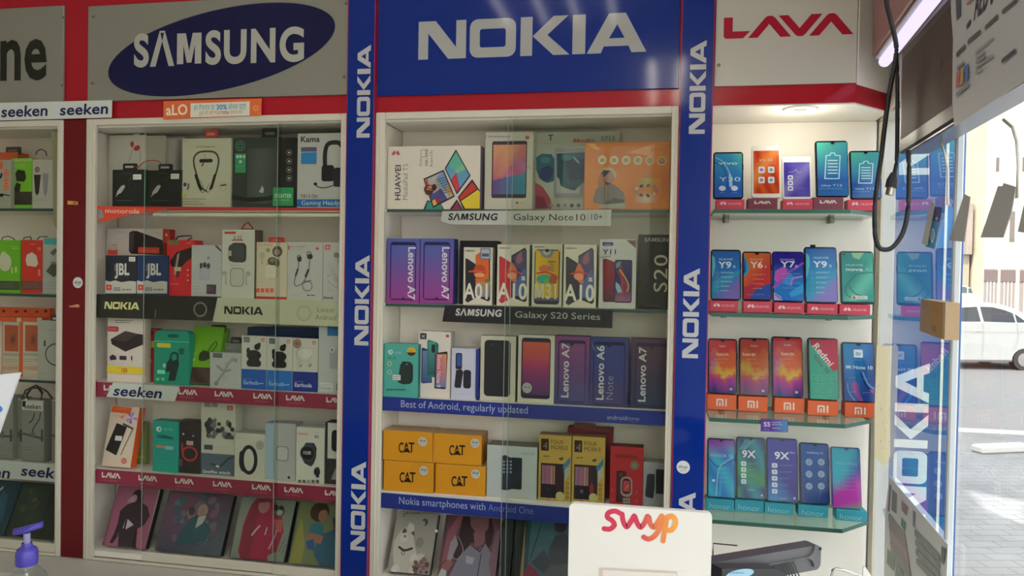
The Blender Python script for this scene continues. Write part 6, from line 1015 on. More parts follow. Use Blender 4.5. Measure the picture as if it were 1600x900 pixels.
def note10(p, l, t, r, b):
    w, h = r - l, b - t
    p.gr(l, t, r, b, 14, 24, lambda u, v: mix(mix(C('24448c'), C('2c74b0'), max(0, min(1, v * 1.4 - .4 + .5 * math.sin(4 * u)))), C('2a8cb0'), max(0, .6 - 2 * abs(u - .12) - abs(v - .85)))); p.ln([(l + .62 * w, t + .5 * h), (l + .8 * w, t + .7 * h), (r - 1, t + .78 * h)], 3, '6a94b8', 4); p.ln([(l + .56 * w, t + .5 * h), (l + .72 * w, t + .72 * h), (r - 1, t + .86 * h)], 2, '1c2c60', 4); p.pg([(l + .24 * w, t + .7 * h), (l + .32 * w, t + .66 * h), (l + .46 * w, t + .68 * h), (l + .52 * w, t + .86 * h), (l + .64 * w, b), (l + .5 * w, b), (l + .3 * w, t + .82 * h)], '8c5090'); p.ln([(l + .12 * w, t + .68 * h), (l + .16 * w, t + .84 * h), (l + .36 * w, b - 1)], 1.6, '6c94c0', 4); p.pg([(r, t + .8 * h), (l + .84 * w, t + .8 * h), (r, t + .9 * h)], '9c4c88')
    p.rr(l + .32 * w, t + .1 * h, l + .62 * w, t + .24 * h, 1.5, 'd0dce0'); p.wm(MIL, l + .4 * w, t + .2 * h, 5, '3c7ca8', 7); p.scrib(l + .34 * w, t + .27 * h, l + .62 * w, t + .29 * h, 1, '90bcd4'); p.tx('Mi Note 10', l + .06 * w, t + .43 * h, 5.5, 'c8dce4', w * .88, 'b'); p.scrib(l + .2 * w, t + .58 * h, l + .4 * w, t + .6 * h, 1, '78a0c8'); p.scrib(l + .6 * w, t + .6 * h, l + .9 * w, t + .62 * h, 1, '78a0c8'); p.scrib(l + .2 * w, t + .82 * h, l + .5 * w, t + .86 * h, 1, '90a4cc'); p.scrib(l + .62 * w, t + .83 * h, r - 3, t + .87 * h, 1, '90a4cc')
def ypos(xm, yb, row): return max(.015, min(.13, onZ(xm, yb, ZR[row]).y))
for i, (sl, stt, sr, sb, pl, pt, pr, fn, lab, slab_) in enumerate((
    (1105, 617, 1150.5, 640, 1106, 529, 1152, flame(), 'flame patterned phone with a pink left edge, beside the tall blue board', 'orange stand beside the tall blue board'),
    (1153.5, 620, 1199.5, 643, 1155, 528, 1202.5, flame(1), 'dull flame patterned phone, second on the orange stands', 'orange stand under the dull flame patterned phone'),
    (1210, 622.5, 1256.5, 646, 1206.5, 526, 1255, flame(), 'bright flame patterned phone next to the red and green one', 'orange stand under the bright flame patterned phone next to the red and green one'),
    (1262, 627, 1310, 650, 1263, 528, 1311, rnote, 'red and green phone with slanting white lettering', 'orange stand under the red and green phone'),
    (1320, 630, 1368.5, 653, 1316.5, 535, 1368, note10, 'dark blue phone with a white square logo at the right end of the third shelf', 'orange stand at the right end of the third glass shelf'))):
    s = stand(sl, stt, sr, sb, 2, ypos((sl + sr) / 2, sb, 2), ORA, 'm', slab_); phone(pl, pt, pr, stt + .5, s, '14121e', lab, fn, notch=0 if fn is rnote else 1)
# --- lowest shelf
def ho1(p, l, t, r, b):
    w, h = r - l, b - t; p.gr(l, t, r, b, 14, 24, lambda u, v: mix(mix(C('2a78b8'), C('30a8c4'), .5 + .5 * math.sin(7 * u + 9 * v)), C('8c3ca0'), max(0, v * 3.4 - 2.5 + .3 * (1 - u)))); p.ln([(l, t + .3 * h), (l + .3 * w, t + .46 * h), (l + .6 * w, t + .44 * h), (r, t + .34 * h)], 2, '2458a4', 4); p.ln([(l + .3 * w, b - 2), (l + .36 * w, t + .6 * h), (l + .5 * w, t + .44 * h), (r - 2, t + .3 * h)], 1.5, '80c4dc', 4); p.ln([(l + .44 * w, b - 2), (l + .48 * w, t + .66 * h)], 3, '3a9cd0'); p.tx('HONOR 10i', l + .08 * w, t + .29 * h, 4.6, 'a8c4dc', w * .86, 'r'); lines(p, l + .38 * w, t + .42 * h, r - 3, 5, .08 * h, '88c0e0', .6); p.rr(l + .14 * w, t + .69 * h, l + .25 * w, t + .73 * h, .8, 'c8dce8')
def nx(green):
    def f(p, l, t, r, b):
        w, h = r - l, b - t
        if green: p.gr(l, t, r, b, 14, 24, lambda u, v: mix(mix(C('1c4470'), C('24808c'), .5 + .5 * math.sin(8 * (v + u) + 2)), C('3a8c50'), max(0, .9 - 3 * abs(v - .48 + .2 * u) if v > .2 else .8 - 3 * u)))
        else: p.gr(l, t, r, b, 14, 24, lambda u, v: mix(mix(C('2c2474'), C('3a3c9c'), v), C('2a88c0'), max(0, .9 - 1.5 * v - abs(u - .2))))
        if green:
            for k in range(4): p.ln([(l + (.3 + .1 * k) * w, t + 2), (l + (.1 + .06 * k) * w, t + .18 * h)], 1.2, '5cb0b4')
        p.tx('9X', l + (.16 if green else .22) * w, t + .31 * h, 11, 'd4dcd8', w * .5, 'b')
        if not green: p.tx('PRO', l + .74 * w, t + .225 * h, 2.6, 'a0a0cc', w * .18, 'b')
        for k in range(4 if green else 5): yy = t + (.42 + (.1 if green else .105) * k) * h; p.rr(l + .13 * w, yy - 3.6, l + .32 * w, yy + 3.6, 1.6, 'c4d4d0' if green else 'c8ccdc'); p.el(l + .225 * w, yy, 1.6, 1.6, '7a94a0'); p.scrib(l + .38 * w, yy - 1, r - 4 - 3 * k, yy + 1.4, 1, 'a0b860' if green and k < 2 else '80a0c8')
        p.tx('HONOR', l + .36 * w, b - (.13 if green else .03) * h, 2.8, '90b4b8', w * .28, 'b'); p.rr(r - 6, b - 6, r - 2.5, b - 2.5, .6, 'a8b0c4')
    return f
def lumi(p, l, t, r, b):
    w, h = r - l, b - t; p.gr(l, t, r, b, 8, 16, lambda u, v: mix(C('26447e'), C('2c5898'), v)); p.tx('Luminous 1S', l + .2 * w, t + .15 * h, 3.4, 'a8b4cc', w * .58, 'b')
    for i in (0, 1):
        for j in range(3): x, yy = l + (.28 + .44 * i) * w, t + (.3 + .205 * j) * h; p.el(x, yy, 5.4, 5.6, '90a4b8'); p.el(x, yy, 3, 3, '7c94b0'); p.scrib(x - 4, yy + 7, x + 4, yy + 8.5, 1, '6484b0')
    p.ln([(r - 4, t + .5 * h), (l + .62 * w, b - .06 * h)], .8, '4c78a8')
def lite(p, l, t, r, b):
    w, h = r - l, b - t
    p.gr(l, t, r, b, 16, 26, lambda u, v: mix(mix(mix(C('2c9cae'), C('36449c'), max(0, min(1, 1.8 * (u - .55) + .5 * math.sin(4 * v)))), C('b03ca0'), max(0, min(1, 4 * (.42 - v + .25 * u)))), mix(C('3a9c58'), C('7c3cac'), max(0, 1 - 3 * u)), max(0, min(1, 6 * (.12 * u + .02 - v)))))
    p.tx('honor 10 Lite', l + .12 * w, t + .26 * h, 4.4, '84bccc', w * .76, 'l'); lines(p, l + .34 * w, t + .37 * h, r - 5, 6, .065 * h, '8cb4d4', .6); p.ring(l + .18 * w, t + .56 * h, 3, .6, '90a4d4', 8); p.ring(l + .18 * w, t + .67 * h, 3, .6, '90a4d4', 8)
for sl, stt, sr, sb, pl, pt, pr, fn, lab, slab_, bz in (
    (1103, 780.5, 1147, 798, 1105, 685, 1149.5, ho1, 'light blue phone with a purple top, beside the tall blue board', 'turquoise stand beside the tall blue board', '3c2c6c'),
    (1148, 782.5, 1193.5, 800.5, 1150.5, 683, 1196.5, nx(1), 'green phone with a column of white tiles', 'turquoise stand under the green phone with white tiles', '16243a'),
    (1194.5, 787, 1240, 804, 1198, 684.5, 1247.5, nx(0), 'dark blue phone with a column of five white tiles', 'turquoise stand under the dark blue phone with five tiles', '1c1a40'),
    (1247, 790.5, 1294, 808.5, 1250, 692, 1297, lumi, 'blue phone with six pale round icons', 'turquoise stand under the phone with six round icons', '1a1c30'),
    (1306.5, 797.5, 1354.5, 815, 1299, 698.5, 1346.5, lite, 'turquoise and magenta phone at the right end of the lowest shelf', 'turquoise stand at the right end of the lowest shelf, set off to the side', 'b0a8b0')):
    s = stand(sl, stt, sr, sb, 3, ypos((sl + sr) / 2, sb, 3), TEA, 'o', slab_); phone(pl, pt, pr, stt - .5, s, bz, lab, fn, bezel='141626' if fn is not lite else '3a3c6c')
b = flat('shelf_tag', 'small purple printed tag on the edge of the third glass shelf', 'tag', [(1189, 654), (1231.5, 656.5), (1231, 675.5), (1188.5, 674)], '5a3c90', -.003, .0012)
b.gr(1190, 656, 1230, 674, 8, 3, lambda u, v: mix(C('54308c'), C('4c88b8'), max(0, u * 1.5 - .6))); b.tx('S5', 1193, 666, 7, 'cfc4dc', 11, 'b'); b.tx('Pro', 1194, 672, 3, '9a80c0', 8); b.scrib(1206, 658.5, 1226, 665, 2, 'b8b4d4', 1.3); b.scrib(1207, 667, 1225, 671, 1, 'a4b8d4', 1.3); b.done()

# =================================================================== WINDOW SIDE
zone(.98)
# fixed glass beside the shelves, and the blue board that stands outside behind it
DOORG = glass_mat('side_glass', (.90, .94, .96), 1.35)
b = MB(WM); b.box(-.03, SW - .0105, 0, .008, .02, 2.068, (1, 1, 1), .0006); sg = struct(b.build('window_2', DOORG))
YO = .34; bx0, bx1 = onY(1379, 600, YO).x, onY(1500, 600, YO).x
b = MB(frame(Vector(((bx0 + bx1) / 2, YO, -.4)))); w = (bx1 - bx0) / 2; b.box(-w, w, 0, .05, 0, 2.9, (.012, .07, .26), .003)
bl = tag(b.build('vertical_sign', VINYL), 'blue board standing outside behind the side glass, large white upward lettering', 'vertical sign')
def upword(x0, x1, yb, yt, xm):
    p = MB(b.M); p.y0 = -.0004; p.wm(NOKIA, x1, yb, x1 - x0, (.62, .66, .68), yb - yt, rot=90); p.build('lettering', PAINT, bl)
upword(1393, 1446, 815, 546, 680); upword(1404, 1452, 273, 20, 260)
p = MB(b.M); xa, xb = p.px(1463, 780)[0], p.px(1467.5, 780)[0]; p.box(xa, xb, -.004, -.0002, .2, 2.85, (.70, .72, .66), .0006); p.build('edge_tape', PAINT, bl)
def sheet(name, lab, cat, pts, col, off, th=.001, M=None, m=None, group=None):
    b = MB(M or WM); b.y0 = off; P = [b.px(*q) for q in pts]
    if sum(P[i][0] * P[(i + 1) % len(P)][1] - P[(i + 1) % len(P)][0] * P[i][1] for i in range(len(P))) < 0: P = P[::-1]
    b.prism(P, off, off + th, col); b.done = lambda: tag(b.build(name, m or CARD), lab, cat, group); return b
b = sheet('poster', 'white poster with faint pink and green print low on the window side', 'poster', [(1389.5, 744), (1424, 784), (1481, 851), (1477, 960), (1380, 960), (1383, 800)], 'e2e3de', -.0075)
for P, c in (([(1390, 756), (1393, 759), (1390, 800), (1387, 798)], '8a7c78'), ([(1394, 764), (1402, 772), (1401, 803), (1393, 797)], '84947c'), ([(1409, 781), (1420, 793), (1417, 806), (1409, 797)], 'a88a86'), ([(1409, 808), (1416, 818), (1414, 831), (1408, 820)], '84947c'), ([(1387, 856), (1399, 872), (1397, 893), (1386, 880)], '8c9a84'), ([(1400, 878), (1413, 896), (1412, 905), (1399, 905)], '8c9a84'), ([(1427, 797), (1431, 801), (1430, 825), (1427, 822)], '9a8c98')): b.pg(P, c)
for k in range(5): b.ln([(1390 + k, 810 + 13 * k), (1402 + 2 * k, 826 + 14 * k), (1414 + 2 * k, 842 + 14 * k)], 3.2, ('b09a98', 'a89492', 'b4a09c', 'a89492', '9aa096')[k])
for k in range(4): b.ln([(1431 + k, 832 + 15 * k), (1450, 852 + 14 * k), (1468, 872 + 13 * k)], 2.4, '98a09a')
b.pg([(1473, 853), (1480, 860), (1476, 882), (1471, 878)], '6c7670'); b.done()
b = sheet('card_box', 'small tan and yellow folded card box hung on the window side', 'box', [(1439, 467), (1477.5, 473), (1475.5, 531), (1437, 517)], 'a89070', -.030, .024)
b.pg([(1454.5, 469.5), (1477, 473), (1475, 530), (1453, 523)], 'b08a48'); b.pg([(1474.5, 473.5), (1477, 474), (1475, 530), (1472.5, 529)], 'c4b08a'); b.scrib(1442, 472, 1451, 482, 3, '5a4a38', 1); b.scrib(1459, 480, 1470, 490, 2, '7a5c30', 1.2); b.pg([(1458, 508), (1463, 510), (1463, 520), (1457, 517)], '8a7440'); b.scrib(1440, 505, 1450, 514, 3, '77644c'); b.done()
GT = 'folded leaflets stuck on the window'
b = sheet('leaflet', 'leaflet with a purple and light blue face stuck beside the blue board', 'leaflet', [(1460, 322), (1473, 324), (1459.5, 389), (1446, 385)], '3a9cd0', -.012, .001, group=GT); b.pg([(1460, 322.5), (1472.5, 324.5), (1468, 347), (1455, 344)], '4c4890'); b.rr(1453, 362, 1462, 374, 2, '90c8e4'); b.ring(1457.5, 368, 3, 1, 'd8ecf4', 12); b.rr(1462, 339, 1466, 344, 1, 'c8d8e8'); b.done()
for pts, lab, off in (([(1454.5, 316), (1460.5, 318), (1448.5, 383), (1440, 380)], 'narrow grey leaflet in front of the purple and blue one', -.016),
    ([(1506.5, 303), (1516, 308), (1506.5, 378), (1482, 375.5), (1493, 345)], 'grey leaflet stuck nearest the edge of the clear window', -.004),
    ([(1550, 318), (1559, 291), (1566, 290.5), (1568, 286), (1587.5, 292), (1585, 304), (1580, 332), (1567, 371.5), (1532, 371)], 'wide grey double leaflet in the middle of the clear window', -.004),
    ([(1600, 318), (1625, 325), (1614, 366), (1590, 362)], 'grey leaflet cut by the right photo edge', -.004)):
    b = sheet('leaflet', lab, 'leaflet', pts, 'b8b8b4', off, .0012, group=GT); b.done()
b = flat('backing_board', 'torn cream board hanging in the corner right of the orange stands', 'board', [(1370, 540), (1375, 536), (1380, 540.5), (1389, 541), (1391.5, 548), (1391, 712), (1384, 731), (1366, 714), (1366.5, 640)], 'c4b898', .034, .003)
rnd = random.Random(2)
for k in range(10): b.el(1370 + 16 * rnd.random(), 600 + 100 * rnd.random(), 1 + rnd.random(), 1.5 + 2 * rnd.random(), 'aab48c', 8)
b.done()

# ---- television with a poster over it
F = onY(1404.5, 241.5, -.48); N = onZ(1600, 118, F.z); d = (N - F); yw = math.degrees(math.atan2(d.y, d.x)); TM = frame(F, yw)
b = MB(TM); L_ = b.px(1600, 118)[0] + .35; H_ = b.px(1404.5, 84)[1]
b.box(0, L_, 0, .05, 0, H_, (.030, .028, .028), .004); b.box(.06, L_ - .06, .05, .075, .06, H_ - .06, (.05, .05, .05), .004)
tv = tag(b.build('television', PLAST), 'wall television in a dark frame with a white sheet taped over its screen', 'television')
p = MB(TM); p.y0 = -.0005; p._flat([(.014, .028), (L_ - .02, .028), (L_ - .02, H_ - .02), (.014, H_ - .02)], (.085, .058, .045), -.0006); rnd = random.Random(5)  # brown screen colour is a painted stand-in for a reflection
for x, y in ((1434, 131), (1472, 96)): p.ln([(x, y), (x - .4, y + 8)], 2.2, (.03, .02, .02))
p.build('screen', mat('screen_reflection', .55, spec=.25, wear=.12, scale=7), tv)
p = MB(TM); p.box(.04, L_ - .01, .003, .048, -.006, 0.0005, (.42, .42, .42), .002); p.build('bottom_frame', METAL, tv)
for q in (((1440, 216), (1447, 240), (1452, 265), (1452, 320)), ((1532, 188), (1545, 200), (1551, 222), (1553, 255), (1551, 310)), ((1590, 160), (1598, 170), (1602, 190), (1604, 230))):
    p = MB(TM); pts = [p.px(*t) for t in q]; p.tube([(x, .03, z) for x, z in pts], .0024, (.55, .55, .52), 6); p.build('cord', RUBBER, tv)
b = sheet('poster', 'grey white printed sheet taped over the television', 'poster', [(1485, -40), (1486, 20), (1489, 60), (1488, 120), (1488, 160), (1491, 198), (1640, 100), (1640, -60), (1560, -60)], 'b0b2b0', -.006, .001, M=TM)
b.y0 = -.0062; KB = '3c4044'
b.pg([(1493, -10), (1502, -14), (1502.5, 25), (1495, 33)], '4a4e54'); b.tx('AED 50', 1522, 31, 15, '33363a', 34, 'b', rot=0, sh=.12); b.ln([(1512, 41), (1516, 35)], 3, KB); b.pg([(1510, 5), (1522, -4), (1522, -1), (1512, 8)], 'a86a6c')
for q in (((1496, 85), (1508, 73)), ((1514, 65), (1532, 50)), ((1541, 43), (1559, 26)), ((1568, 18), (1590, 0))): b.ln(q, 2.6, '55585a')
for k, (x0, y0, x1, y1) in enumerate(((1525, 83, 1553, 60), (1526, 90, 1539, 82), (1526, 97, 1541, 88), (1526, 106, 1553, 87), (1526, 114, 1537, 107))): b.ln([(x0, y0), (x1, y1)], 1.6, '8c8e8e')
b.ln([(1568, 95), (1588, 79)], 2.4, '4a4d50'); b.ln([(1497, 107), (1508, 98)], 1.6, '77797a')
b.pg([(1497, 113), (1502, 109), (1501, 134), (1495.5, 138)], 'a8605c'); b.pg([(1503, 108), (1508, 105), (1507.5, 130), (1502, 134)], 'b08850'); b.pg([(1510, 103), (1515.5, 99), (1515, 124), (1509.5, 128)], '3c6cac'); b.ln([(1496, 148), (1502, 143), (1516, 131)], 2, '77797a'); b.done()

# ---- bulkhead and light bar over the window
F2 = onY(1362.5, 88, -.03); N2 = onZ(1424, 0, F2.z); d2 = N2 - F2; M2 = frame(F2, math.degrees(math.atan2(d2.y, d2.x)))
b = MB(M2); Lb = 1.9; b.box(0, Lb, 0, .10, 0, 2.97 - F2.z, (.33, .16, .15), .003); struct(b.build('trim_8', PAINT))
BAR = emit_mat('light_bar', (.74, .66, 1.0), 1.0)
t = thing('light_bar', 'violet white light bar under the brown bulkhead over the window', 'light', M2 @ Matrix.Translation((0, .03, -.012)))
b = MB(); b.box(.002, Lb - .05, -.022, .022, .003, .0115, (.6, .6, .6), .002); b.build('housing', PAINT, t)
b = MB(); b.tube([(.004, 0, -.004), (Lb - .06, 0, -.004)], .015, (1, 1, 1), 12); b.build('diffuser', BAR, t)

# ---- black cable and its plug
mb = MB(frame(onY(1390, 250, -.57)))
def path(q): return [(mb.px(*t)[0], 0, mb.px(*t)[1]) for t in q]
def smooth(P, n=5):
    P = [Vector(P[0])] + [Vector(p) for p in P] + [Vector(P[-1])]; out = []
    for i in range(1, len(P) - 2):
        for k in range(n):
            t = k / n; a, b_, c, d_ = P[i - 1], P[i], P[i + 1], P[i + 2]; out.append(.5 * ((2 * b_) + (c - a) * t + (2 * a - 5 * b_ + 4 * c - d_) * t * t + (3 * b_ - a - 3 * c + d_) * t ** 3))
    return out + [P[-1]]
mb.tube(smooth(path(((1384, -60), (1385, 0), (1391, 28), (1400, 68), (1399, 95), (1390, 143), (1382, 200), (1377, 245), (1368, 310), (1367, 362), (1372, 384), (1381, 390), (1395, 386), (1411, 363), (1419, 325), (1420.5, 270), (1419, 235)))), .0046, (.012, .012, .015), 8)
tag(mb.build('power_cable', RUBBER), 'black cable looping below the left end of the television', 'cable')
m2 = MB(frame(onY(1398, 250, -.545))); mb = m2
m2.tube(smooth(path(((1400, 84), (1402, 120), (1402, 200), (1401, 250), (1397, 273)))), .0040, (.012, .012, .015), 8); uc = tag(m2.build('charging_cable', RUBBER), 'straight black cable ending in a plug beside the television', 'cable')
p = MB(m2.M); mb = p; q = path(((1397, 270), (1394.5, 282), (1392.5, 293))); p.tube(q, [.006, .0115, .012], (.015, .015, .018), 8); p.build('plug_body', RUBBER, uc)
p = MB(m2.M); mb = p; q = path(((1392.5, 293), (1390, 305))); p.tube(q, .0085, (.5, .48, .45), 4); p.build('plug_tip', METAL, uc)

# =================================================================== COUNTER AND THINGS IN FRONT
CZ = .965
b = MB(); b.box(-1.75, -.02, -1.62, -.95, .86, CZ, (.66, .66, .62), .004); b.box(-.02, .42, -1.62, -.64, .86, CZ, (.66, .66, .62), .004); b.box(-1.70, .38, -1.58, -1.0, .0, .86, (.5, .5, .47), .004); tag(b.build('counter', PAINT), 'white counter below the lower edge of the view', 'counter')
# white stand with the orange red word
Y_ = -1.0
b = Box(888.5, 794, 1112, 890, Y_, CZ, .012, 'e4e2dc', body=False); w = b.w / 2
b.prism(rrpts(-w, 0, w, b.h, .008, 5), 0, .012, 'dcdad4'); 
def sc(p): return mix(C('c42c4c'), C('e89a3c'), max(0, min(1, (p[0] - 1000) / 55)))
for st in (((944, 826), (953, 826.5), (960, 820), (956, 813), (949, 808), (951, 801), (961, 798.5), (969, 802)), ((972, 803), (974, 815), (979, 823), (985, 816), (991, 806)), ((992, 807), (996, 818), (1001, 823.5), (1007, 817), (1012, 806.5)), ((1014, 808), (1016, 818), (1021, 823.5), (1028, 816), (1034, 806)), ((1034, 808), (1030, 826), (1022, 838), (1013, 842), (1006, 839)), ((1042, 808), (1039, 826), (1036, 845)), ((1041, 811), (1049, 806), (1055, 811), (1055, 820), (1049, 828), (1041, 828))): b.ln(st, 8.0, sc, 6)
b.pg([(936, 887), (1058, 893), (1059, 903), (936, 903)], 'c8b8a8'); b.pg([(942, 890), (1057, 896), (1057, 903), (942, 903)], 'd8d2cc')
so = b.done('tablet_stand', 'white upright stand with an orange red word in front of the shelves', 'display stand', None, PAINT)
p = MB(b.M); p.box(-w, w, -.05, .10, 0, .010, 'dcdad4', .002); p.build('foot', PAINT, so)
# monitor seen from the back
E_ = lambda px, py, dd: EYE + ray(px, py) * dd
A = E_(1283, 851, 1.5); B_ = onZ(1112, 879.5, A.z); d = A - B_; MM = frame(Vector((A.x, A.y, A.z)), math.degrees(math.atan2(d.y, d.x)))
b = MB(MM); hh = .30; ww = .40; zr = -(A.z - CZ - .07)
pl = rrpts(-ww, zr, .0, 0, .012, 4); b.prism(pl, 0, .03, (.105, .105, .11), (.06, .058, .07)); mo = tag(b.build('monitor', PLAST), 'dark grey monitor seen from behind, vents on its back', 'monitor')
p = MB(MM); p.y0 = -.0005
p.prism(rrpts(-ww + .03, zr + .03, -.022, -.020, .02, 4), -.006, .0004, (.115, .115, .12)); p.build('back_cover', PLAST, mo)
p = MB(MM); p.y0 = -.0065
for k in range(8): p.ln([(1208.5 + 4.2 * k, 883 - .9 * k), (1216 + 4.6 * k, 906 - .8 * k)], 2.0, (.010, .010, .012))
p.build('vents', PLAST, mo)
p = MB(MM); p.y0 = -.0065; P = [p.px(x, y) for x, y in ((1112, 905), (1112, 880), (1198, 880.5), (1212, 890), (1222, 908))]
p.prism([(x, z) for x, z in P][::-1] if sum(P[i][0] * P[(i + 1) % 5][1] - P[(i + 1) % 5][0] * P[i][1] for i in range(5)) < 0 else P, -.035, -.006, (.028, .028, .034)); p.build('connector_hump', PLAST, mo)
p = MB(MM); p.y0 = -.0355; p.el(1156, 897, 22, 6, (.30, .50, .62)); p.scrib(1140, 893, 1170, 897, 1, (.1, .2, .3), 1.2); p.build('round_sticker', CARD, mo)
p = MB(MM); p.y0 = -.0005; p.el(1281.5, 857.5, 2.2, 2.2, (.008, .008, .01)); p.build('screw', PLAST, mo)
p = MB(MM); p.box(-ww / 2 - .03, -ww / 2 + .03, .0, .025, zr - .06, zr + .02, (.05, .05, .055), .004); p.box(-ww / 2 - .1, -ww / 2 + .1, -.06, .1, zr - .069, zr - .055, (.05, .05, .055), .004); p.build('foot', PLAST, mo)
b = Box(1114, 850, 1155, 874, -.42, None, .004, 'b0b4b0', body=False); P = [b.px(x, y) for x, y in ((1114, 860), (1114, 849), (1117, 848.5), (1152, 852), (1117, 850.5), (1116, 860))]
mb = MB(frame(onY(1110, 880, -.62))); P = [mb.px(x, y) for x, y in ((1114, 862), (1114.5, 849), (1152, 852.5))]; mb.tube([(x, 0, z) for x, z in P] , .0012, (.05, .05, .055), 6); mb.tube([(P[0][0], 0, P[0][1]), (P[0][0], 0, CZ + .0 - mb.M.translation.z)], .0012, (.05, .05, .055), 6); tag(mb.build('wire_holder', METAL), 'thin dark wire behind the monitor, left end', 'wire holder')
# wire rack and its white end plate
mb = MB(frame(onY(1330, 890, -.93))); bz = CZ - mb.M.translation.z
P = [(mb.px(*t)[0], 0, mb.px(*t)[1]) for t in ((1299.5, 899), (1301, 891), (1306, 888.5), (1318, 890.5), (1345, 900))]; P = [(P[0][0], 0, bz + .004)] + P + [(P[-1][0] + .02, 0, bz + .004)]; mb.tube(P, .0022, (.62, .62, .60), 8)
ro = tag(mb.build('leaflet_rack', METAL), 'pale wire rack at the lower right beside the monitor', 'rack')
p = MB(mb.M); q = [p.px(*t) for t in ((1343, 905), (1345.5, 882), (1349, 881), (1361, 900), (1364, 905))]; q = [(q[0][0], bz + .003), (q[4][0], bz + .003)] + [q[3], q[2], q[1]]
p.prism(q, -.012, -.008, (.66, .66, .64)); p.build('end_plate', PAINT, ro)
# white card at the left edge
b = MB(frame(E_(-60, 700, 1.1), 8)); P = [b.px(*t) for t in ((31, 582), (-150, 602), (-330, 1116), (-150, 1116))]; zc = CZ + .001 - b.M.translation.z
P = [(x, max(z, zc)) for x, z in P]; b.prism(P[::1], 0, .004, (.66, .68, .72)); b.y0 = 0; b.el(-4, 639, 8.5, 6, (.06, .22, .62)); cs = tag(b.build('price_card', CARD), 'white slanting card with a blue dot at the left photo edge', 'card')
p = MB(b.M); p.box(P[2][0], P[3][0], -.03, .05, zc, zc + .006, (.6, .62, .64), .001); p.build('foot', PAINT, cs)
# pump bottle
c = E_(42, 858, 1.26); dz = 1.26 / FPX; M_ = frame(Vector((c.x, c.y, CZ + .0008)), 16); hz = c.z - CZ
t = thing('sanitizer_bottle', 'clear pump bottle with a violet pump at the lower left', 'bottle', M_)
VIO = (.075, .055, .42)
r = .036; zs = hz - .030
b = MB(); b.lathe([(0, 0), (r - .004, 0), (r, .004), (r, zs - .055), (r - .001, zs - .035), (r - .008, zs - .014), (.019, zs - .003), (.0145, zs), (.0145, zs + .006)], (1, 1, 1), n=32); b.build('bottle_body', ACRYL, t)
b = MB(); b.lathe([(0, .003), (r - .006, .003), (r - .0025, .008), (r - .0025, zs - .06), (0, zs - .06)], (.55, .60, .55), n=28); b.build('gel', glass_mat('clear_gel', (.72, .78, .72), .6), t)
b = MB(); b.lathe([(.0155, zs + .004), (.0165, zs + .006), (.0165, zs + .024), (.0155, zs + .026), (.0155, zs + .027), (.0145, zs + .030), (.0085, zs + .034), (.0075, zs + .040)], VIO, n=28); b.build('collar', PLAST, t)
b = MB(); b.tube([(0, 0, zs + .036), (0, 0, zs + .056)], .0052, (.30, .29, .50), 14); b.build('stem', PLAST, t)
b = MB()
rows = []
for k in range(9):
    s_ = k / 8; xx = -.021 + .045 * s_; wv = .013 * (math.sin(math.pi * min(1, .12 + s_ * .95)) ** .5 if 0 < s_ < 1 else .25); zz = zs + .057 + .012 * s_ ** 1.3
    rows.append([(xx, wv * math.cos(a * .7854), zz + .0045 * math.sin(a * .7854) + (.002 if a < 4 else 0)) for a in range(8)])
b.grid(rows, VIO, True, True); b.face(rows[0][::-1], VIO); b.face(rows[-1], VIO); b.build('pump_head', PLAST, t)
b = MB(); b.tube([(0, 0, zs - .01), (.003, 0, zs - .09), (.006, 0, .01)], .0022, (.5, .52, .52), 8); b.build('dip_tube', PLAST, t)

# =================================================================== THE STREET
SZ = -.4
zone(1.0)
def pave_mat():
    m = bpy.data.materials.new('paving'); m.use_nodes = True; nt = m.node_tree; b = nt.nodes['Principled BSDF']; b.inputs['Roughness'].default_value = .85
    tc = nt.nodes.new('ShaderNodeTexCoord'); mp = nt.nodes.new('ShaderNodeMapping'); mp.inputs['Rotation'].default_value = (0, 0, RAD(-14)); nt.links.new(tc.outputs['Object'], mp.inputs[0])
    br = nt.nodes.new('ShaderNodeTexBrick'); br.inputs['Scale'].default_value = 1.9; br.inputs['Color1'].default_value = (.20, .21, .215, 1); br.inputs['Color2'].default_value = (.225, .235, .24, 1); br.inputs['Mortar'].default_value = (.13, .14, .145, 1); br.inputs['Mortar Size'].default_value = .012
    nz = nt.nodes.new('ShaderNodeTexNoise'); nz.inputs['Scale'].default_value = 1.4; nz.inputs['Detail'].default_value = 8; nt.links.new(mp.outputs[0], br.inputs['Vector']); nt.links.new(mp.outputs[0], nz.inputs['Vector'])
    cr = nt.nodes.new('ShaderNodeMapRange'); cr.inputs['From Min'].default_value = .3; cr.inputs['From Max'].default_value = .7; cr.inputs['To Min'].default_value = .75; cr.inputs['To Max'].default_value = 1.1; nt.links.new(nz.outputs['Fac'], cr.inputs['Value'])
    mx = nt.nodes.new('ShaderNodeMix'); mx.data_type = 'RGBA'; mx.blend_type = 'MULTIPLY'; mx.inputs[0].default_value = 1; cc = nt.nodes.new('ShaderNodeCombineColor')
    for i in range(3): nt.links.new(cr.outputs[0], cc.inputs[i])
    nt.links.new(br.outputs['Color'], mx.inputs[6]); nt.links.new(cc.outputs[0], mx.inputs[7]); nt.links.new(mx.outputs[2], b.inputs['Base Color']); return m
b = MB(); b.box(-4, 40, -12, 9.2, SZ - .2, SZ, (.3, .3, .3), .01); struct(b.build('pavement', pave_mat()))
ROAD = mat('asphalt', .9, wear=.25, scale=6, color=(.2, .21, .215)); b = MB(); b.box(-40, 80, 9.2, 70, SZ - .3, SZ - .09, (.3, .3, .3), .01); struct(b.build('road', ROAD))
b = MB(); b.box(-4, 40, 9.0, 9.22, SZ - .25, SZ + .02, (.36, .36, .35), .02); struct(b.build('kerb', mat('concrete', .9, wear=.2, scale=8, color=(.4, .4, .39))))
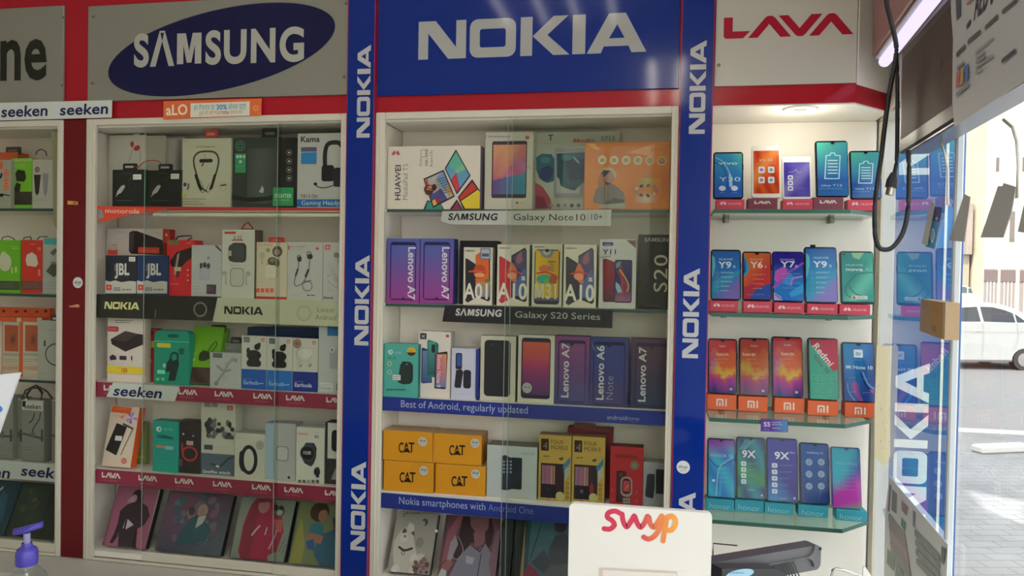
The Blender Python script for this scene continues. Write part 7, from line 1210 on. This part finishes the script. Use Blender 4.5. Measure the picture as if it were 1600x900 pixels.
# loose kerb stone lying on the paving
q = onZ(1565, 706, SZ); b = MB(frame(q, 24)); b.box(-.36, .36, -.09, .09, 0, .09, (.42, .42, .41), .02); tag(b.build('kerb_stone', PAINT), 'loose pale kerb stone lying on the street paving', 'kerb stone')
# the shop's roof, and an added wall to keep the sun off the paving
# unseen wall added to shade the street, its hole shaped to cast the sun patch
UX, UT = .60, .30
def back(px, py):                                            # where the sunlight of a paving point passes the wall
    g = onZ(px, py, SZ); k = (g.y - .30) / SUN_DIR.y; h = g - SUN_DIR * k; return h.x, h.z
Q4 = [back(1505, 762), back(1610, 782), back(1610, 826), back(1541, 799)]
hx0, hx1 = min(q[0] for q in Q4), max(q[0] for q in Q4); hz0, hz1 = min(q[1] for q in Q4), max(q[1] for q in Q4)
b = MB(); ww = (.55, .50, .42)
for q in ((-18, hx0, 3.09, 26), (hx1, max(UX, hx1 + .2), 3.09, 26), (hx0, hx1, 3.09, hz0), (hx0, hx1, hz1, 26)): b.box(q[0], q[1], .20, .40, q[2], q[3], ww, .004)
def leaf(pts):
    n = len(pts); b.face([(x, .20, z) for x, z in pts], ww); b.face([(x, .40, z) for x, z in pts][::-1], ww)
    for i in range(n): p_, q_ = pts[i], pts[(i + 1) % n]; b.face([(p_[0], .20, p_[1]), (p_[0], .40, p_[1]), (q_[0], .40, q_[1]), (q_[0], .20, q_[1])], ww)
cor = [(hx0, hz0), (hx1, hz0), (hx1, hz1), (hx0, hz1)]; cen = (sum(q[0] for q in Q4) / 4, sum(q[1] for q in Q4) / 4)
Q4.sort(key=lambda q: math.atan2(q[1] - cen[1], q[0] - cen[0]))
near = [min(range(4), key=lambda j: (Q4[j][0] - c[0]) ** 2 + (Q4[j][1] - c[1]) ** 2) for c in cor]
for i in range(4):
    i2 = (i + 1) % 4; pts = [cor[i], cor[i2], Q4[near[i2]], Q4[near[i]]]
    if near[i] == near[i2]: pts = pts[:3]
    leaf(pts)
struct(b.build('added_sun_blocker', PAINT))
b = MB(); b.box(-6, .60, -4.8, .20, 3.09, 3.3, (.5, .48, .44), .01); struct(b.build('roof_slab', PAINT))
# buildings across the road
PL = mat('plaster', .9, wear=.12, scale=3)
def facade(name, lab, x0, y0, yaw, w, dpt, h, col, wins, extra=None):
    M_ = frame(Vector((x0, y0, SZ - .09)), yaw); b = MB(M_); b.box(0, w, 0, dpt, 0, h, col, .02); o = tag(b.build(name, PL), lab, 'building')
    for (a, c, z0, z1, k) in wins:
        p = MB(M_); p.box(a, c, -.02, .12, z0, z1, (.09, .075, .07) if k == 'w' else (.18, .155, .145), .01)
        if k == 'd':
            for q in range(1, 4): xx = a + (c - a) * q / 4; p.box(xx - .03, xx + .03, -.05, -.01, z0, z1 - .5, (.3, .28, .26), .005)
            p.box(a, c, -.06, -.01, z1 - .55, z1 - .05, (.10, .075, .07), .01)
        p.build('window' if k == 'w' else 'shutter', PAINT, o)
    return o, M_
def at(px, y): return onY(px, 440, y).x
YB = 34.
xb = at(1536, YB)
def lx(px): return (at(px, YB) - xb)
def lz(py): return onY(1560, py, YB).z - (SZ - .09)
facade('corner_building', 'cream plastered building across the street with brown shutters', xb, YB, 0, 16, 2.8, lz(80), (.50, .41, .29),
       [(lx(1537), lx(1558), .1, lz(420), 'd'), (lx(1563), lx(1586), .1, lz(420), 'd'), (lx(1575), lx(1583), lz(378), lz(330), 'w'), (lx(1551), lx(1556), lz(268), lz(246), 'w'), (lx(1592), lx(1600), lz(268), lz(246), 'w'), (lx(1593), lx(1620), .1, lz(420), 'd')])
facade('tower_building', 'pale building across the street with a projecting grey brown bay', at(1440, 37), 37, 0, at(1537, 37) - at(1440, 37), 4, onY(1500, 120, 37).z, (.62, .57, .50),
       [(at(1508, 37) - at(1440, 37), at(1514, 37) - at(1440, 37), onY(1510, 386, 37).z + .5, onY(1510, 345, 37).z + .5, 'w'), (at(1532, 37) - at(1440, 37), at(1538, 37) - at(1440, 37) - .1, onY(1510, 275, 37).z + .5, onY(1510, 255, 37).z + .5, 'w')])
M_ = frame(Vector((at(1517, 35) - .25, 34.9, onY(1520, 398, 35).z))); b = MB(M_); BWD = xb - .12 - M_.translation.x; b.box(0, BWD, 0, 1.9, 0, onY(1520, 318, 35).z - M_.translation.z, (.24, .20, .18), .02)
b.box(.2, BWD,   .3, 1.9, SZ - .09 - M_.translation.z, 0, (.34, .28, .2), .02); tag(b.build('bay_tower', PL), 'grey brown bay standing against the pale building across the street', 'building')
# white saloon car
P0 = onZ(1540, 578, SZ - .09); CY = 10.68
b = MB(frame(P0, CY)); sc_ = 1.0
def cp(pts): return [b.px(*t) for t in pts]
WHITEC = (.38, .40, .40)
def zc(q): return q
body = [(1330, 572), (1330, 530), (1345, 518), (1410, 505), (1450, 503), (1640, 507), (1700, 510), (1718, 520), (1722, 545), (1716, 572)]
roofl = [(1448, 504), (1475, 487), (1497, 477), (1520, 473.5), (1550, 473), (1575, 476), (1598, 484), (1632, 507)]
def shell(b, outline, hw0, hw1, zlo, zhi, col):
    """side outline pushed to both sides; the half width narrows towards the top"""
    P = cp(outline)
    if sum(P[i][0] * P[(i + 1) % len(P)][1] - P[(i + 1) % len(P)][0] * P[i][1] for i in range(len(P))) < 0: P = P[::-1]
    def hw(z): t = max(0, min(1, (z - zlo) / (zhi - zlo))); return hw0 + (hw1 - hw0) * t
    A_ = [(x, .88 - hw(z), z) for x, z in P]; B2 = [(x, .88 + hw(z), z) for x, z in P]
    b.face(A_, col); b.face(B2[::-1], col)
    for i in range(len(P)): j = (i + 1) % len(P); b.face([A_[i], B2[i], B2[j], A_[j]], col, True)
# wheel arches cut into the body outline
def arch(cx, cz, r): return [(cx + r * math.cos(RAD(a)), cz - r * math.sin(RAD(a))) for a in range(0, 181, 20)]
low = [(1330, 566)] + [(x, y) for x, y in reversed(arch(1392, 565, 20))] + [(x, y) for x, y in reversed(arch(1602, 565, 20))] + [(1716, 566)]
outl = [(1722, 545), (1718, 520), (1700, 510), (1640, 507), (1450, 503), (1410, 505), (1345, 518), (1330, 530)] + low
shell(b, outl, .86, .84, 0, .8, WHITEC)
shell(b, roofl, .80, .58, b.px(1540, 504)[1], b.px(1540, 473)[1], WHITEC)
car = tag(b.build('car', mat('car_paint', .4, wear=.02, spec=.3)), 'white saloon car parked across the road, seen from the side', 'car')
zw0, zw1 = b.px(1540, 504)[1], b.px(1540, 473)[1]
def glasspane(pts, col=(.035, .045, .055)):
    p = MB(b.M); Q = [b.px(*t) for t in pts]; 
    def yy(z): t = max(0, min(1, (z - zw0) / (zw1 - zw0))); return .88 - (.80 - .22 * t) - .006
    f = [(x, yy(z), z) for x, z in Q]; p.face(f if sum(Q[i][0] * Q[(i + 1) % len(Q)][1] - Q[(i + 1) % len(Q)][0] * Q[i][1] for i in range(len(Q))) > 0 else f[::-1], col); p.build('side_window', GLOSS, car)
glasspane([(1470, 502), (1488, 488), (1503, 481.5), (1536, 480), (1536, 502.5)]); glasspane([(1541, 502.5), (1541, 480), (1560, 480.5), (1578, 485), (1590, 490), (1590, 504)]); glasspane([(1593, 504), (1593, 491), (1608, 504)])
p = MB(b.M); p.y0 = .013
for x in (1520, 1598): p.ln([(x, 516), (x + 14, 516)], 2.2, (.6, .62, .62))
for q in (((1537, 503), (1537, 540), (1534, 556)), ((1470, 518), (1620, 519)), ((1590, 504), (1592, 530), (1584, 548))): p.ln(q, .7, (.35, .36, .36))
p.ln([(1415, 563), (1580, 564)], 3, (.12, .12, .13)); p.build('door_lines', PAINT, car)
for cx in (1392, 1602):
    X_, Z_ = b.px(cx, 562.5); r = b.unit(cx, 562) * 17
    for y0, y1 in ((.03, .24), (1.52, 1.73)):
        p = MB(b.M); p.prism([(X_ + r * math.cos(RAD(a)), Z_ + r * math.sin(RAD(a))) for a in range(0, 360, 15)], y0, y1, (.03, .03, .03)); wo = p.build('wheel', RUBBER, car)
        p = MB(b.M); p.prism([(X_ + r * .62 * math.cos(RAD(a)), Z_ + r * .62 * math.sin(RAD(a))) for a in range(0, 360, 15)], y0 - .01, y0 + .02, (.5, .5, .5)); p.build('rim', METAL, wo)
# pickup behind
P1 = onZ(1512, 470.5, SZ - .09) if False else Vector((at(1512, 27), 27., SZ - .09)); b2 = MB(frame(P1, CY)); b = b2
tp = onY(1512, 446, 27).z - P1.z
def bx(px): return b2.px(px, 470)[0]
b2.box(bx(1440), bx(1534), 0, 1.7, .45, b2.px(1512, 460)[1], (.74, .74, .72), .05); b2.prism([(bx(1450), b2.px(1512, 461)[1]), (bx(1522), b2.px(1512, 461)[1]), (bx(1517), b2.px(1512, 449)[1]), (bx(1508), b2.px(1512, 446)[1]), (bx(1462), b2.px(1512, 446)[1])], .1, 1.6, (.76, .76, .74)); pk = tag(b2.build('pickup_truck', PAINT), 'white pickup parked behind the saloon car', 'pickup')
p = MB(b2.M); p.y0 = .09; p.pg([(1480, 458), (1480, 448), (1508, 448), (1511, 450), (1511, 458)], (.06, .08, .08)); p.pg([(1513, 458), (1513, 450), (1517, 451), (1520, 458)], (.06, .08, .08)); p.build('side_window', GLOSS, pk)
p = MB(b2.M); p.y0 = -.002; p.scrib(1484, 465, 1528, 471, 2, (.5, .35, .28), 2); p.build('lettering', PAINT, pk)
for cx in (1458, 1520):
    p = MB(b2.M); X_, Z_ = bx(cx), .36; p.prism([(X_ + .36 * math.cos(RAD(a)), Z_ + .36 * math.sin(RAD(a))) for a in range(0, 360, 18)], -.02, .2, (.03, .03, .03)); p.build('wheel', RUBBER, pk)
